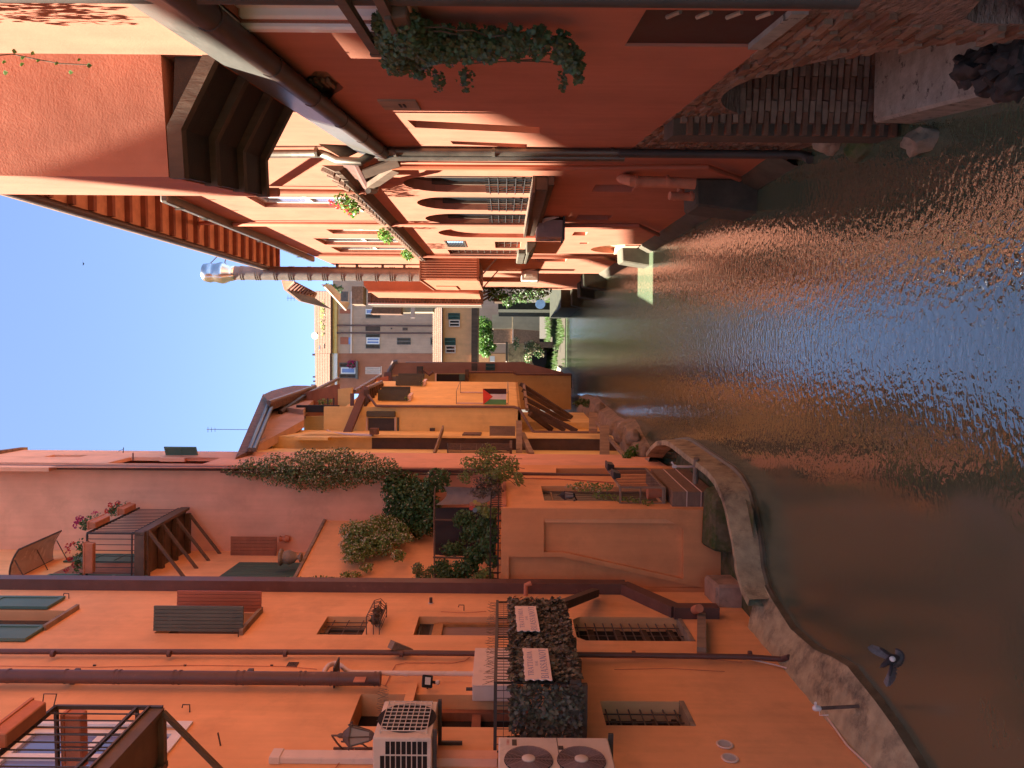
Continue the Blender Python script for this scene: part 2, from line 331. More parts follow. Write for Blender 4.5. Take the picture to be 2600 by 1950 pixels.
MT = dict(
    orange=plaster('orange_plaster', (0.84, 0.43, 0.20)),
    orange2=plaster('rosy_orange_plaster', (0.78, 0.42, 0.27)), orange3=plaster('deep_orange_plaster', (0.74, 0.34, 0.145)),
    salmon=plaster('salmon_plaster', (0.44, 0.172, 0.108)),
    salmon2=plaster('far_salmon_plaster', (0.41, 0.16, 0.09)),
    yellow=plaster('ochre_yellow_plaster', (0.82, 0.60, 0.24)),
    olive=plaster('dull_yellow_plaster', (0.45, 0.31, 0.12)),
    beige=plaster('beige_plaster', (0.50, 0.33, 0.23)),
    sand=plaster('sand_plaster', (0.46, 0.38, 0.25)),
    concrete=M('concrete', (0.40, 0.335, 0.20), rough=0.9, var=0.28, scale=4, bump=0.35, bscale=30, med=0.3, mscale=6, dirt=(0.10, 0.085, 0.06), dscale=2.2, dlo=0.5, dhi=0.7),
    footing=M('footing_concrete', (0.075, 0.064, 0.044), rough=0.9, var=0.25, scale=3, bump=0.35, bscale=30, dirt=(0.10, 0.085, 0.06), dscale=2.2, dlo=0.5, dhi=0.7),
    slab=M('pale_concrete', (0.29, 0.265, 0.22), rough=0.9, var=0.25, scale=6, bump=0.4, bscale=35, dirt=(0.08, 0.07, 0.06), dscale=7, dlo=0.58, dhi=0.64),
    pink=M('pinkish_stone', (0.36, 0.25, 0.18), rough=0.9, var=0.25, scale=4, bump=0.4, bscale=18, med=0.3, dirt=(0.13, 0.10, 0.07), dscale=3), clad=M('brown_slab_cladding', (0.23, 0.15, 0.10), rough=0.7, var=0.2, scale=4, bump=0.1, stretch=(1, 1, 3)),
    stone=M('grey_stone', (0.26, 0.205, 0.145), rough=0.9, var=0.3, scale=4, bump=0.5, bscale=18, med=0.5, mscale=5, dirt=(0.09, 0.08, 0.06), dscale=3),
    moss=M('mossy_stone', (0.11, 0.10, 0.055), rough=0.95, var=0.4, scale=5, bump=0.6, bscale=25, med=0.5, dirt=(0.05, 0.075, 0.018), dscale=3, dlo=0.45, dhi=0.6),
    brickwall=M('rough_brickwork', (0.23, 0.155, 0.115), rough=0.95, var=0.35, scale=9, bump=0.9, bscale=22, stretch=(1, 1, 2.6), med=0.9, mscale=7, dirt=(0.33, 0.24, 0.19), dscale=4, dlo=0.5, dhi=0.65),
    brick=M('brick', (0.19, 0.095, 0.055), rough=0.95, var=0.3, scale=7, bump=0.5, bscale=30, island=0.0, dirt=(0.13, 0.09, 0.06), dscale=4),
    brick2=M('pale_brick', (0.25, 0.155, 0.10), rough=0.95, var=0.3, scale=7, bump=0.5, bscale=30, dirt=(0.18, 0.13, 0.09), dscale=4),
    mortar=M('mortar', (0.09, 0.065, 0.043), rough=1, var=0.2, bump=0.4),
    boards=M('dark_brown_boards', (0.04, 0.028, 0.02), rough=0.8, var=0.3, scale=5, bump=0.3),  # one even dark brown, darker than the corbel wood
    wood=M('dark_wood', (0.10, 0.062, 0.04), rough=0.8, var=0.35, scale=5, bump=0.3, bscale=20, stretch=(1, 1, 0.2)),
    woodg=M('grey_weathered_wood', (0.28, 0.20, 0.135), rough=0.9, var=0.3, scale=5, bump=0.3, bscale=18, stretch=(1, 1, 0.25)),
    woodr=M('reddish_timber', (0.30, 0.12, 0.065), rough=0.8, var=0.22, scale=4, bump=0.2, stretch=(0.3, 1, 1)),
    woodo=M('orange_varnished_wood', (0.42, 0.19, 0.06), rough=0.55, var=0.2, scale=6, bump=0.1),
    soffit=M('soffit_boards', (0.55, 0.30, 0.18), rough=0.8, var=0.2, scale=3, bump=0.2),
    rafter=M('rafter_wood', (0.24, 0.095, 0.06), rough=0.8, var=0.2, scale=3, bump=0.2),
    brown=M('brown_painted_metal', (0.125, 0.062, 0.048), rough=0.5, var=0.18, scale=3, bump=0.05, spec=0.4, dirt=(0.2, 0.1, 0.07), dscale=6, dlo=0.62, dhi=0.7),
    panel=M('dark_brown_panel', (0.10, 0.06, 0.04), rough=0.6, var=0.2, scale=3, bump=0.1, streak=0.15),
    zinc=M('weathered_zinc', (0.15, 0.13, 0.105), rough=0.5, var=0.2, scale=5, bump=0.05, metal=0.75, spec=0.5),
    flash=M('sheet_metal_flashing', (0.17, 0.16, 0.14), rough=0.35, var=0.12, scale=8, bump=0.05, metal=0.5, stretch=(1, 1, 6)),
    steel=M('stainless_steel', (0.62, 0.60, 0.58), rough=0.22, var=0.08, bump=0.02, metal=1.0),
    darkmetal=M('dark_iron', (0.06, 0.047, 0.038), rough=0.55, var=0.2, bump=0.08),
    iron=M('rusty_iron', (0.12, 0.08, 0.06), rough=0.7, var=0.35, scale=12, bump=0.2),
    rustbeam=M('rust_brown_steel', (0.13, 0.085, 0.055), rough=0.6, var=0.25, scale=4, bump=0.15),
    guttershade=M('shade_darkened_gutter', (0.055, 0.034, 0.026), rough=0.5, var=0.2, bump=0.05), flue=M('dull_flue_metal', (0.20, 0.165, 0.145), rough=0.5, var=0.15, bump=0.03, metal=0.5), gutterbrown=M('brown_gutter', (0.16, 0.10, 0.08), rough=0.45, var=0.15, bump=0.05, spec=0.5),  # dark copy of the gutter brown: underside shade put into the colour
    tile=M('roof_tile', (0.11, 0.055, 0.033), rough=0.9, var=0.35, scale=9, bump=0.4, dirt=(0.22, 0.17, 0.12), dscale=5),
    tiledark=M('old_dark_roof_tile', (0.20, 0.12, 0.085), rough=0.9, var=0.35, scale=7, bump=0.4, dirt=(0.10, 0.08, 0.06), dscale=4),
    green=M('green_shutter_paint', (0.10, 0.175, 0.13), rough=0.6, var=0.12, scale=5, bump=0.08, stretch=(1, 1, 0.3)),
    greendk=M('dark_green_shutter_paint', (0.05, 0.105, 0.08), rough=0.6, var=0.12, bump=0.08),
    olivegr=M('olive_grey_shutter_paint', (0.11, 0.115, 0.085), rough=0.65, var=0.14, scale=4, bump=0.08),
    redbr=M('red_brown_shutter_paint', (0.42, 0.125, 0.06), rough=0.6, var=0.14, scale=3, bump=0.08, stretch=(1, 1, 0.3)),
    ygreen=M('bronze_green_shutter', (0.085, 0.085, 0.055), rough=0.6, var=0.15, bump=0.1),
    white=M('white_paint', (0.78, 0.74, 0.68), rough=0.5, var=0.06, bump=0.02),
    cream=M('cream_plastic', (0.72, 0.55, 0.44), rough=0.45, var=0.06, bump=0.02, dirt=(0.5, 0.38, 0.3), dscale=4, dlo=0.6, dhi=0.8),
    acwhite=M('air_conditioner_casing', (0.66, 0.54, 0.42), rough=0.5, var=0.08, bump=0.02, dirt=(0.42, 0.36, 0.3), dscale=3, dlo=0.55, dhi=0.75),
    acbrown=M('air_conditioner_brown_casing', (0.30, 0.20, 0.17), rough=0.55, var=0.1, bump=0.02),
    black=M('black_plastic', (0.02, 0.018, 0.017), rough=0.6, var=0.2, bump=0.05),
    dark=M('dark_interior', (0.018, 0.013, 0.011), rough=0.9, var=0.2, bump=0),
    terracotta=M('terracotta', (0.50, 0.19, 0.10), rough=0.75, var=0.15, scale=6, bump=0.1),
    glass=glassmat('window_glass'),
    bluepane=glassmat('pane_with_painted_reflection', (0.16, 0.20, 0.38), 0.1),  # blue of the reflected sky put into the pane's own colour
    curtain=M('net_curtain', (0.28, 0.19, 0.15), rough=0.8, var=0.15, scale=3, bump=0.1, stretch=(6, 6, 0.6)),
    canopy=M('smoky_plexiglass', (0.42, 0.33, 0.30), rough=0.25, var=0.1, bump=0.02),
    leafj=leafmat('jasmine_leaf', (0.17, 0.235, 0.09)),
    leafd=leafmat('dark_green_leaf', (0.09, 0.16, 0.05)),
    leafi=leafmat('ivy_leaf', (0.05, 0.085, 0.032), 0.2),
    leafy=leafmat('yellow_green_leaf', (0.25, 0.32, 0.09), 0.45),
    leafs=leafmat('sunlit_spring_leaf', (0.10, 0.20, 0.035), 0.5),
    leafp=leafmat('artificial_leaf', (0.12, 0.095, 0.06), 0.15, 0.5),
    flowerw=leafmat('cream_blossom', (0.62, 0.55, 0.36), 0.3, 0.15),
    flowerr=leafmat('red_petal', (0.55, 0.03, 0.05), 0.3, 0.3),
    flowerm=leafmat('magenta_petal', (0.50, 0.03, 0.16), 0.3, 0.3),
    twig=M('twig', (0.10, 0.065, 0.04), rough=0.9, bump=0.1),
    grass=leafmat('grass_blade', (0.075, 0.13, 0.025), 0.4),
    signw=M('sign_board', (0.80, 0.62, 0.52), rough=0.6, var=0.04, bump=0.01),
    signb=M('sign_lettering', (0.20, 0.20, 0.36), rough=0.6, var=0.05, bump=0),
    red=M('red_paint', (0.55, 0.05, 0.03), rough=0.5, var=0.1, bump=0),
    flagr=M('flag_red', (0.75, 0.08, 0.05), rough=0.8, var=0.06, bump=0.05), flagk=M('flag_black', (0.06, 0.025, 0.025), rough=0.8, bump=0.05),
    flagw=M('flag_white', (0.82, 0.76, 0.74), rough=0.8, var=0.05, bump=0.05), flagg=M('flag_green', (0.12, 0.34, 0.13), rough=0.8, var=0.08, bump=0.05),
    feather=M('dark_feathers', (0.055, 0.04, 0.04), rough=0.7, var=0.3, scale=30, bump=0.1), featherg=M('grey_feathers', (0.15, 0.125, 0.12), rough=0.7, var=0.3, scale=25, bump=0.1, stretch=(1, 4, 1)),
    blue=M('pale_blue_plastic', (0.25, 0.40, 0.62), rough=0.5, bump=0),
    tarp=M('dark_fabric', (0.032, 0.024, 0.02), rough=0.85, var=0.2, bump=0.15, bscale=10),
    tarpg=M('grey_brown_awning', (0.19, 0.145, 0.11), rough=0.85, var=0.15, bump=0.1),
    water=watermat(),
    rock=M('black_rubble', (0.035, 0.028, 0.024), rough=0.7, var=0.5, scale=8, bump=0.6, bscale=12, dirt=(0.2, 0.16, 0.13), dscale=6, dlo=0.6, dhi=0.7),
    wet=M('wet_concrete', (0.10, 0.085, 0.05), rough=0.4, var=0.4, scale=6, bump=0.4), shademoss=M('shade_darkened_moss', (0.022, 0.022, 0.011), rough=1, var=0.5, scale=3, bump=0.5), ground=M('earth', (0.035, 0.028, 0.018), rough=1, var=0.3, bump=0.3),  # moss copy darkened to stand in for shade on the far right bank
)
# ------------------------------------------------------------------ frames of the place
LA = Fr((-4.96, 0), (-4.96 + 0.06 * 15.1, 15.1))
RNF = Fr((1.54, 0), (1.54 + 0.177 * 12, 12.0))
RM = Fr((2.95 + 0.059 * 12, 12.0), (2.95 + 0.059 * 46, 46.0))
B1 = Fr(col(1500, 15.6), col(1290, 15.6)); B1C = Fr(col(1290, 15.6), col(1180, 20.2))
B2 = Fr(col(1405, 20.2), col(1190, 20.2)); B2C = Fr(col(1190, 20.2), col(1152, 23.6))
A2 = Fr((-4.5, 15.1), col(1405, 20.2)); MW = Fr(col(1480, 17.2), col(1325, 20.2))
S1 = Fr(col(1157, 23.6), col(1142, 27.0)); PB = Fr(col(1142, 27.0), col(1112, 27.0)); S2 = Fr(col(1112, 27.0), col(1096, 31.0))
YP = Fr(col(1096, 31.0), col(1036, 31.0)); YQ = Fr(col(1036, 31.0), col(970, 38.5))
TOPA = 24.95

def pp(fr, pts, o=0.0): return [fr.px(x, y, o) for x, y in pts]
def rc(fr, yA, xt, xb, yB, o=0.0):
    s0, z1 = fr.px(xt, yA, o); _, z0 = fr.px(xb, yA, o); s1 = fr.px(xb, yB, o)[0]
    return min(s0, s1), max(s0, s1), z0, z1
def rp(r): return [(r[0], r[2]), (r[1], r[2]), (r[1], r[3]), (r[0], r[3])]
def arch(r, n=10, rise=None):
    s0, s1, z0, z1 = r; w = (s1 - s0) / 2; h = rise or w; c = (s0 + s1) / 2
    return [(s0, z0), (s1, z0)] + [(c + w * math.cos(math.pi * i / n), z1 - h + h * math.sin(math.pi * i / n)) for i in range(n + 1)]
def hull(fr, L0, L1, z0, z1): return [(L0, z0), (L1, z0), (L1, z1), (L0, z1)]

# ------------------------------------------------------------------ setting: ground, water
g = MB(); g.spread([[(-400, -200, -1.2), (400, -200, -1.2)], [(-400, 900, -1.2), (400, 900, -1.2)]])
obj('ground', g, MT['ground'], label='bare earth under the houses', kind='structure')
w = MB(); w.spread([[(-9, -6, 0), (9, -6, 0)], [(-9, 66, 0), (12, 66, 0)]])
obj('canal_water', w, MT['water'], label='murky green brown canal water with ripples', kind='structure')

# ------------------------------------------------------------------ left: the orange house with the trattoria balcony
HA = thing('orange_house', (-5.2, 9, 0), 'tall orange house with many brown pipes and the leaf-screened trattoria balcony', 'house')
ZFL = 3.62                                            # balcony floor height
rW1 = rc(LA, 1592, -300, 122, 1550); rW2 = rc(LA, 1608, 391, 612, 1557); rW3 = rc(LA, 1565, 832, 942, 1612)
rW4 = rc(LA, 1565, 1064, 1420, 1615); rW5 = rc(LA, 1762, 917, 1430, 1848); rW6 = rc(LA, 1566, 1452, 1719, 1628); rW7 = rc(LA, 1780, 1523, 1726, 1843)
rW8 = rc(LA, 1843, 82, 465, 1990)
rW4 = (rW4[0], rW4[1], ZFL, rW4[3]); rW5 = (rW5[0], rW5[1], ZFL, rW5[3])
c6 = 0.14
w6 = [(rW6[0], rW6[2]), (rW6[1], rW6[2]), (rW6[1], rW6[3] - c6), (rW6[1] - c6, rW6[3]), (rW6[0] + c6, rW6[3]), (rW6[0], rW6[3] - c6)]
mb = MB(); mb.plate(LA, hull(LA, -3.0, 15.12, 0.1, TOPA), [dict(pts=rp(rW1), d=0.25), dict(pts=rp(rW2), d=0.25), dict(pts=rp(rW3), d=0.28), dict(pts=rp(rW4), d=0.22), dict(pts=rp(rW5), d=0.35), dict(pts=w6, d=0.28), dict(pts=rp(rW7), d=0.3), dict(pts=rp(rW8), d=0.12)], th=4.0)
mb.bf(LA, -3.0, 15.1, -4.0, -3.9, 0.1, TOPA)
obj('wall', mb, MT['orange'], HA)
mb = MB(); mb.bf(LA, -3.2, 15.3, -4.2, 0.55, TOPA, TOPA + 0.25); obj('roof', mb, MT['tiledark'], HA)
def backing(fr, r, d, mat, parent, name='interior'):
    b = MB(); b.bf(fr, r[0] - 0.02, r[1] + 0.02, -d - 0.06, -d + 0.012, r[2] - 0.02, r[3] + 0.02); return obj(name, b, mat, parent)

# ------------------------------------------------------------------ left: recessed upper part behind the corner duct, lower block with terrace, tall block
HB = thing('terrace_house', (-3.5, 18, 0), 'orange house stepped back behind a jasmine terrace over a low canal block', 'house')
TOPB = 19.3
rS1 = rc(A2, 1473, 546, 736, 1430)
mb = MB(); mb.plate(A2, hull(A2, -0.2, A2.L, 4.5, 28.0), [], th=0.4); mb.box(-9.0, -4.75, 15.2, 20.6, 0.1, 27.9); obj('set_back_wall', mb, MT['orange'], HB)
recess = pp(B1, [(1381, 1318), (1690, 1318), (1716, 1330), (1735, 1345), (1735, 1470), (1431, 1402), (1381, 1402)])
left_rec = pp(B1, [(1292, 1414), (1428, 1414), (1788, 1494), (1292, 1494)])
mb = MB(); mb.plate(B1, hull(B1, -0.35, B1.L, 0.12, 4.62), [dict(pts=recess, d=0.14), dict(pts=left_rec, d=0.1)], th=0.5)
mb.bf(B1, -0.4, B1.L - 0.02, -0.30, -0.10, 0.12, 4.6)
obj('canal_front_wall', mb, MT['orange3'], HB)
rDoor = rc(B1C, 1271, 1382, 1640, 1236); rDoor = (rDoor[0], rDoor[1], 1.16, rDoor[3])
slot = pp(B1C, [(1412, 1204), (1412, 1189), (1760, 1189), (1760, 1204)])
mb = MB(); mb.plate(B1C, hull(B1C, 0.0, B1C.L, 0.1, 4.62), [dict(pts=rp(rDoor), d=0.2), dict(pts=slot, d=0.28)], th=0.29)
obj('canal_side_wall', mb, MT['orange'], HB)
mb = MB(); mb.prism([(-4.7, 15.7, 4.52), (-2.46, 15.7, 4.52), (-2.12, 20.15, 4.52), (-4.7, 20.15, 4.52)], (0, 0, 0.08)); obj('terrace_floor', mb, MT['terracotta'], HB)
mb = MB(); mb.plate(B2, hull(B2, -0.1, B2.L, 0.1, TOPB), [], th=0.3); mb.plate(B2C, hull(B2C, 0.0, B2C.L, 0.1, TOPB), [
    dict(pts=rp(rc(B2C, 1176, 270, 520, 1162)), d=0.1), dict(pts=rp(rc(B2C, 1186, -60, 130, 1175)), d=0.1), dict(pts=rp(rc(B2C, 1163, 405, 470, 1157)), d=0.1), dict(pts=rp(rc(B2C, 1160, 110, 205, 1155)), d=0.08)], th=0.5)
mb.box(-4.6, -2.4, 20.6, 23.5, 0.2, TOPB - 0.1)
obj('tall_block_wall', mb, MT['orange2'], HB)
mb = MB(); mb.bf(B2, -0.5, B2.L + 0.15, -3.6, 0.15, TOPB, TOPB + 0.2); obj('roof', mb, MT['tiledark'], HB)
# middle wall with coping on the terrace
s0, zc = MW.px(742, 1470); zc2 = MW.px(835, 1327)[1]; zc = (zc + zc2) / 2
mb = MB(); mb.plate(MW, hull(MW, -0.2, MW.L, 4.6, zc), [], th=0.3); obj('terrace_wall', mb, MT['orange'], HB)
mb = MB(); mb.bf(MW, -0.25, MW.L - 0.02, -0.34, 0.05, zc, zc + 0.07); obj('coping', mb, MT['woodg'], HB)

# ------------------------------------------------------------------ left, further: the yellow houses
HY = thing('yellow_house', (-1.8, 28, 0), 'ochre yellow house with brown timber panel, jettied storey and long diagonal struts', 'house')
ZJ = YQ.px(1318, 1000)[1]                            # underside of the jettied storey
E1Z = 4.6 + 8.1
mb = MB()
mb.plate(S1, hull(S1, 0, S1.L, 0.1, E1Z), [dict(pts=rp(rc(S1, 1156, 700, 745, 1148)), d=0.1)], th=0.5)
zpt, zpb = PB.px(945, 1125)[1], PB.px(1565, 1125)[1]
mb.plate(PB, hull(PB, 0, PB.L, 0.1, E1Z), [dict(pts=hull(PB, 0.02, PB.L - 0.02, zpb, zpt), d=0.06)], th=0.3)
mb.plate(S2, hull(S2, 0, S2.L, 0.1, E1Z), [dict(pts=rp(rc(S2, 1110, 745, 835, 1102)), d=0.1)], th=0.5)
obj('canal_wall', mb, MT['yellow'], HY)
mb = MB(); mb.bf(PB, 0.0, PB.L - 0.02, 0.012, 0.06, zpb, zpt); obj('timber_panel', mb, MT['panel'], HY)
wA = rc(YP, 1036 + 22, 926, 1008, 1096); zPtop = YP.px(885, 1060)[1]
mb = MB(); mb.plate(YP, hull(YP, 0, YP.L, ZJ, zPtop + 1.0), [], th=0.3)
QH = [rc(YQ, 1027, 952, 1028, 1003), rc(YQ, 983, 1003, 1070, 971.5)]
QH = [((q[0] + q[1]) / 2 - .45, (q[0] + q[1]) / 2 + .45, q[2], q[3]) for q in QH]
zQtop = YQ.px(929, 990)[1]
mb.plate(YQ, hull(YQ, 0, YQ.L, ZJ, zQtop), [dict(pts=rp(q), d=0.15) for q in QH], th=0.3)
mb.prism([YP.p(0.0, 0, ZJ), YP.p(YP.L, 0, ZJ), YQ.p(YQ.L, 0, ZJ), YQ.p(YQ.L, -3, ZJ)], (0, 0, 0.12))
obj('jettied_wall', mb, MT['yellow'], HY)
# recessed lower wall under the jetty
YR = Fr(col(1100, 31.0), col(1046, 39.0))
mb = MB(); mb.plate(YR, hull(YR, -0.1, YR.L, 0.3, ZJ + 0.05), [], th=0.4); obj('lower_wall', mb, MT['yellow'], HY)
mb = MB(); mb.box(-7.0, -2.6, 23.8, 40.0, 0.1, 12.4); mb.box(-7.0, -1.6, 32.5, 42.1, 0.1, 9.0); obj('rear_body', mb, MT['yellow'], HY)
mb = MB(); mb.prism([(-9, 26.5, 0.1), (-2.55, 26.5, 0.1), (-3.3, 34.5, 0.1), (-9, 34.5, 0.1)], (0, 0, 23.0)); mb.prism([(-9, 34.6, 0.1), (-3.3, 34.6, 0.1), (-5.2, 54.5, 0.1), (-9, 54.5, 0.1)], (0, 0, 29.0)); obj('unseen_shade_mass', mb, MT['yellow'], HY)  # unseen tall masses added to throw shade on the lower right wall

# ------------------------------------------------------------------ right: near salmon house (plaster above a brick undercroft) with its bay
HN = thing('near_salmon_house', (4, 8, 0), 'near salmon house with gutter, wooden stepped bay and brick undercroft', 'house')
ZP = 2.65                                             # lower edge of the plaster
sN = lambda Y: RNF.sy(Y)
rT = rc(RNF, 58, 612, 1030, -80); rD = rc(RNF, 117, 1586, 1919, 27)
nich = [pp(RNF, [(1034, 305), (1054, 324), (1372, 339), (1372, 323)]), pp(RNF, [(1143, 358), (1150, 366), (1338, 375), (1338, 366)])]
hole = pp(RNF, [(770, 205), (800, 180), (830, 182), (872, 222), (868, 228), (850, 238), (838, 252), (815, 264), (790, 250), (772, 228)])
mb = MB(); mb.plate(RNF, hull(RNF, sN(1.0), RNF.L, ZP, 14.5), [dict(pts=rp(rT), d=0.16), dict(pts=rp(rD), d=0.05)] + [dict(pts=q, d=0.14) for q in nich] + [dict(pts=hole, d=0.09)], th=0.55, mh=None)
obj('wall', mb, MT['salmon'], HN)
# bay over the canal
bay = [at(458, 445, 6.48), at(458, 330, 6.48), at(545, 165, 6.48)]
sb0, sb1 = RNF.px(650, 165)[0], RNF.px(650, 165)[0]
BAYN = Fr((RNF.p(RNF.sy(6.42), 0, 0).xy), (RNF.p(RNF.sy(6.42), 1.0, 0).xy))
sbN = RNF.px(600, 140)[0]; sbF = sbN + 2.35
oB = 0.0
for k in range(40):
    oB = k * 0.03
    q = RNF.p(sbN, oB, 0); 
    if q.x / q.y * F < 975 - 447: break
ZB = 4.6 + (CX - 458) / F * RNF.p(sbN, oB, 0).y
mb = MB(); mb.bf(RNF, sbN, sbF, 0.0, oB, ZB + .11, 14.6); obj('bay_wall', mb, MT['salmon'], HN)

# ------------------------------------------------------------------ right: long salmon house
HM = thing('salmon_house', (5, 24, 0), 'long salmon house with arched windows, deep rafter eaves and a tiled ledge', 'house')
ZLED = 4.6 + 2.85; ZUP = 4.6 + 6.95
rA = [RM.rect(1025, 447, 1365, 488), RM.rect(1059, 500, 1355, 533), RM.rect(1080, 543, 1345, 569)]
rBl = RM.rect(1113, 581, 1388, 603)
rU = [RM.rect(650, 500, 900, 527), RM.rect(838, 583, 985, 594), RM.rect(812, 606, 1025, 622), RM.rect(853, 628, 1041, 641)]
rLv = RM.rect(1132, 611, 1183, 627); rSm = RM.rect(1257, 614, 1322, 630); rLg = RM.rect(1140, 635, 1320, 646)
slits = [RM.rect(1507, 469, 1612, 487), RM.rect(1464, 546, 1550, 559), RM.rect(1455, 589, 1490, 598), RM.rect(1362, 657, 1438, 664), RM.rect(1472, 616, 1493, 619)]
rNi = RM.rect(1500, 621, 1577, 643)
hs = [dict(pts=arch(q), d=0.22) for q in rA] + [dict(pts=arch(rBl), d=0.14)] + [dict(pts=rp(q), d=0.2) for q in rU] + [dict(pts=rp(rLv), d=0.06), dict(pts=rp(rSm), d=0.18), dict(pts=rp(rLg), d=0.18)] + [dict(pts=rp(q), d=0.16) for q in slits] + [dict(pts=arch(rNi), d=0.22)]
mb = MB(); mb.plate(RM, hull(RM, 0.0, RM.L, -0.3, ZUP), hs, th=0.5)
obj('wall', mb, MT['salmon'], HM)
# set-back top storey and eaves
ZE = 4.6 + 9.5
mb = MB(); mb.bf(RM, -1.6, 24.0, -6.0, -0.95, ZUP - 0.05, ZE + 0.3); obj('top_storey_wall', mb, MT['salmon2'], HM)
# ------------------------------------------------------------------ shared builders
def path(fr, pts, o): return [fr.pt(x, y, q if isinstance(q, (int, float)) else o) for (x, y, *r) in pts for q in [r[0] if r else o]]
def sub(a, b, t): return a + (b - a) * t
def boards(name, fr, s0, s1, o0, o1, z0, z1, n, mat, parent, gap=0.008, vertical=True, back=True):
    """a shutter or door made of n separate boards on a thin backing; returns the shutter object"""
    mb = MB(); om = (o0 + o1) / 2
    if vertical:
        mb.bf(fr, s0 + 0.03, s1 - 0.03, o0 + 0.004, o1 - 0.006, z0 + 0.12 * (z1 - z0), z0 + 0.16 * (z1 - z0)); mb.bf(fr, s0 + 0.03, s1 - 0.03, o0 + 0.004, o1 - 0.006, z0 + 0.80 * (z1 - z0), z0 + 0.84 * (z1 - z0))
    mb.bf(fr, s0 + 0.006, s1 - 0.006, om - 0.004, om + 0.004, z0 + 0.006, z1 - 0.006)
    r = obj(name, mb, mat, parent)
    for i in range(n):
        b = MB()
        if vertical: b.bf(fr, s0 + (s1 - s0) * i / n + gap / 2, s0 + (s1 - s0) * (i + 1) / n - gap / 2, o0, o1, z0, z1)
        else: b.bf(fr, s0, s1, o0, o1, z0 + (z1 - z0) * i / n + gap / 2, z0 + (z1 - z0) * (i + 1) / n - gap / 2)
        obj('board', b, mat, r)
    return r
def panelled(name, fr, s0, s1, o0, o1, z0, z1, mat, parent, rows=2, w=0.07, cols=1):
    """a framed shutter leaf: stiles, rails and sunk panels"""
    mb = MB(); mb.bf(fr, s0, s0 + w, o0, o1, z0, z1); mb.bf(fr, s1 - w, s1, o0, o1, z0, z1)
    for i in range(rows + 1):
        zc = z0 + (z1 - z0 - w) * i / rows; mb.bf(fr, s0 + w, s1 - w, o0, o1 - 0.002, zc, zc + w)
    for j in range(1, cols):
        sc = s0 + (s1 - s0) * j / cols; mb.bf(fr, sc - w / 2, sc + w / 2, o0, o1 - 0.003, z0 + w, z1 - w)
    r = obj(name, mb, mat, parent)
    for i in range(rows):
        b = MB(); za = z0 + (z1 - z0 - w) * i / rows + w; zb = z0 + (z1 - z0 - w) * (i + 1) / rows
        b.bf(fr, s0 + w, s1 - w, o0 + 0.25 * (o1 - o0), o0 + 0.55 * (o1 - o0), za, zb); obj('panel', b, mat, r)
    return r
def louvred(name, fr, s0, s1, o0, o1, z0, z1, mat, parent, n=14, w=0.045):
    mb = MB(); mb.bf(fr, s0, s0 + w, o0, o1, z0, z1); mb.bf(fr, s1 - w, s1, o0, o1, z0, z1); mb.bf(fr, s0 + w, s1 - w, o0, o1, z0, z0 + w); mb.bf(fr, s0 + w, s1 - w, o0, o1, z1 - w, z1)
    for i in range(n):
        z = z0 + w + (z1 - z0 - 2 * w) * (i + 0.5) / n; h = (z1 - z0) / n * 0.4
        mb.hexa([fr.p(s0 + w, o0, z + h), fr.p(s1 - w, o0, z + h), fr.p(s1 - w, o1, z - h), fr.p(s0 + w, o1, z - h), fr.p(s0 + w, o0, z + h + .008), fr.p(s1 - w, o0, z + h + .008), fr.p(s1 - w, o1, z - h + .008), fr.p(s0 + w, o1, z - h + .008)])
    return obj(name, mb, mat, parent)
def window(fr, r, d, parent, fmat='white', pmat='glass', w=0.06, cols=2, rows=1, name='window'):
    """frame and panes set back by d in an opening r"""
    mb = MB(); o0, o1 = -d, -d + 0.06
    mb.bf(fr, r[0], r[0] + w, o0, o1, r[2], r[3]); mb.bf(fr, r[1] - w, r[1], o0, o1, r[2], r[3])
    mb.bf(fr, r[0] + w, r[1] - w, o0, o1, r[2], r[2] + w); mb.bf(fr, r[0] + w, r[1] - w, o0, o1, r[3] - w, r[3])
    for i in range(1, cols):
        sc = r[0] + (r[1] - r[0]) * i / cols; mb.bf(fr, sc - w / 2, sc + w / 2, o0, o1 + .003, r[2] + w, r[3] - w)
    for i in range(1, rows):
        zc = r[2] + (r[3] - r[2]) * i / rows; mb.bf(fr, r[0] + w, r[1] - w, o0, o1 - .004, zc - w / 2, zc + w / 2)
    f = obj(name, mb, MT[fmat], parent)
    for i in range(cols):
        for j in range(rows):
            a = r[0] + (r[1] - r[0]) * i / cols; b = r[0] + (r[1] - r[0]) * (i + 1) / cols; c = r[2] + (r[3] - r[2]) * j / rows; e = r[2] + (r[3] - r[2]) * (j + 1) / rows
            p = MB(); p.bf(fr, a + 0.02, b - 0.02, o0 - 0.02, o0 + 0.02, c + 0.02, e - 0.02); obj('pane', p, MT[pmat], f)
    return f
def grille(fr, r, o, nv, nh, parent, rad=0.008, mat='iron', name='grille'):
    mb = MB()
    for i in range(nv):
        s = r[0] + (r[1] - r[0]) * (i + 0.5) / nv; mb.tube([fr.p(s, o, r[2]), fr.p(s, o, r[3])], rad, 6)
    for j in range(nh):
        z = r[2] + (r[3] - r[2]) * (j + 0.5) / nh; mb.tube([fr.p(r[0], o + rad, z), fr.p(r[1], o + rad, z)], rad, 6)
    return obj(name, mb, MT[mat], parent, smooth=40)
def hookpin(fr, x, y, parent, o=0.0):
    a = fr.pt(x, y); n = Vector((fr.n.x, fr.n.y, 0)); mb = MB()
    mb.tube([a, a + n * 0.10, a + n * 0.10 + Vector((0, 0, 0.09)), a + n * 0.06 + Vector((0, 0, 0.10))], 0.009, 6)
    return obj('shutter_hook', mb, MT['darkmetal'], parent)

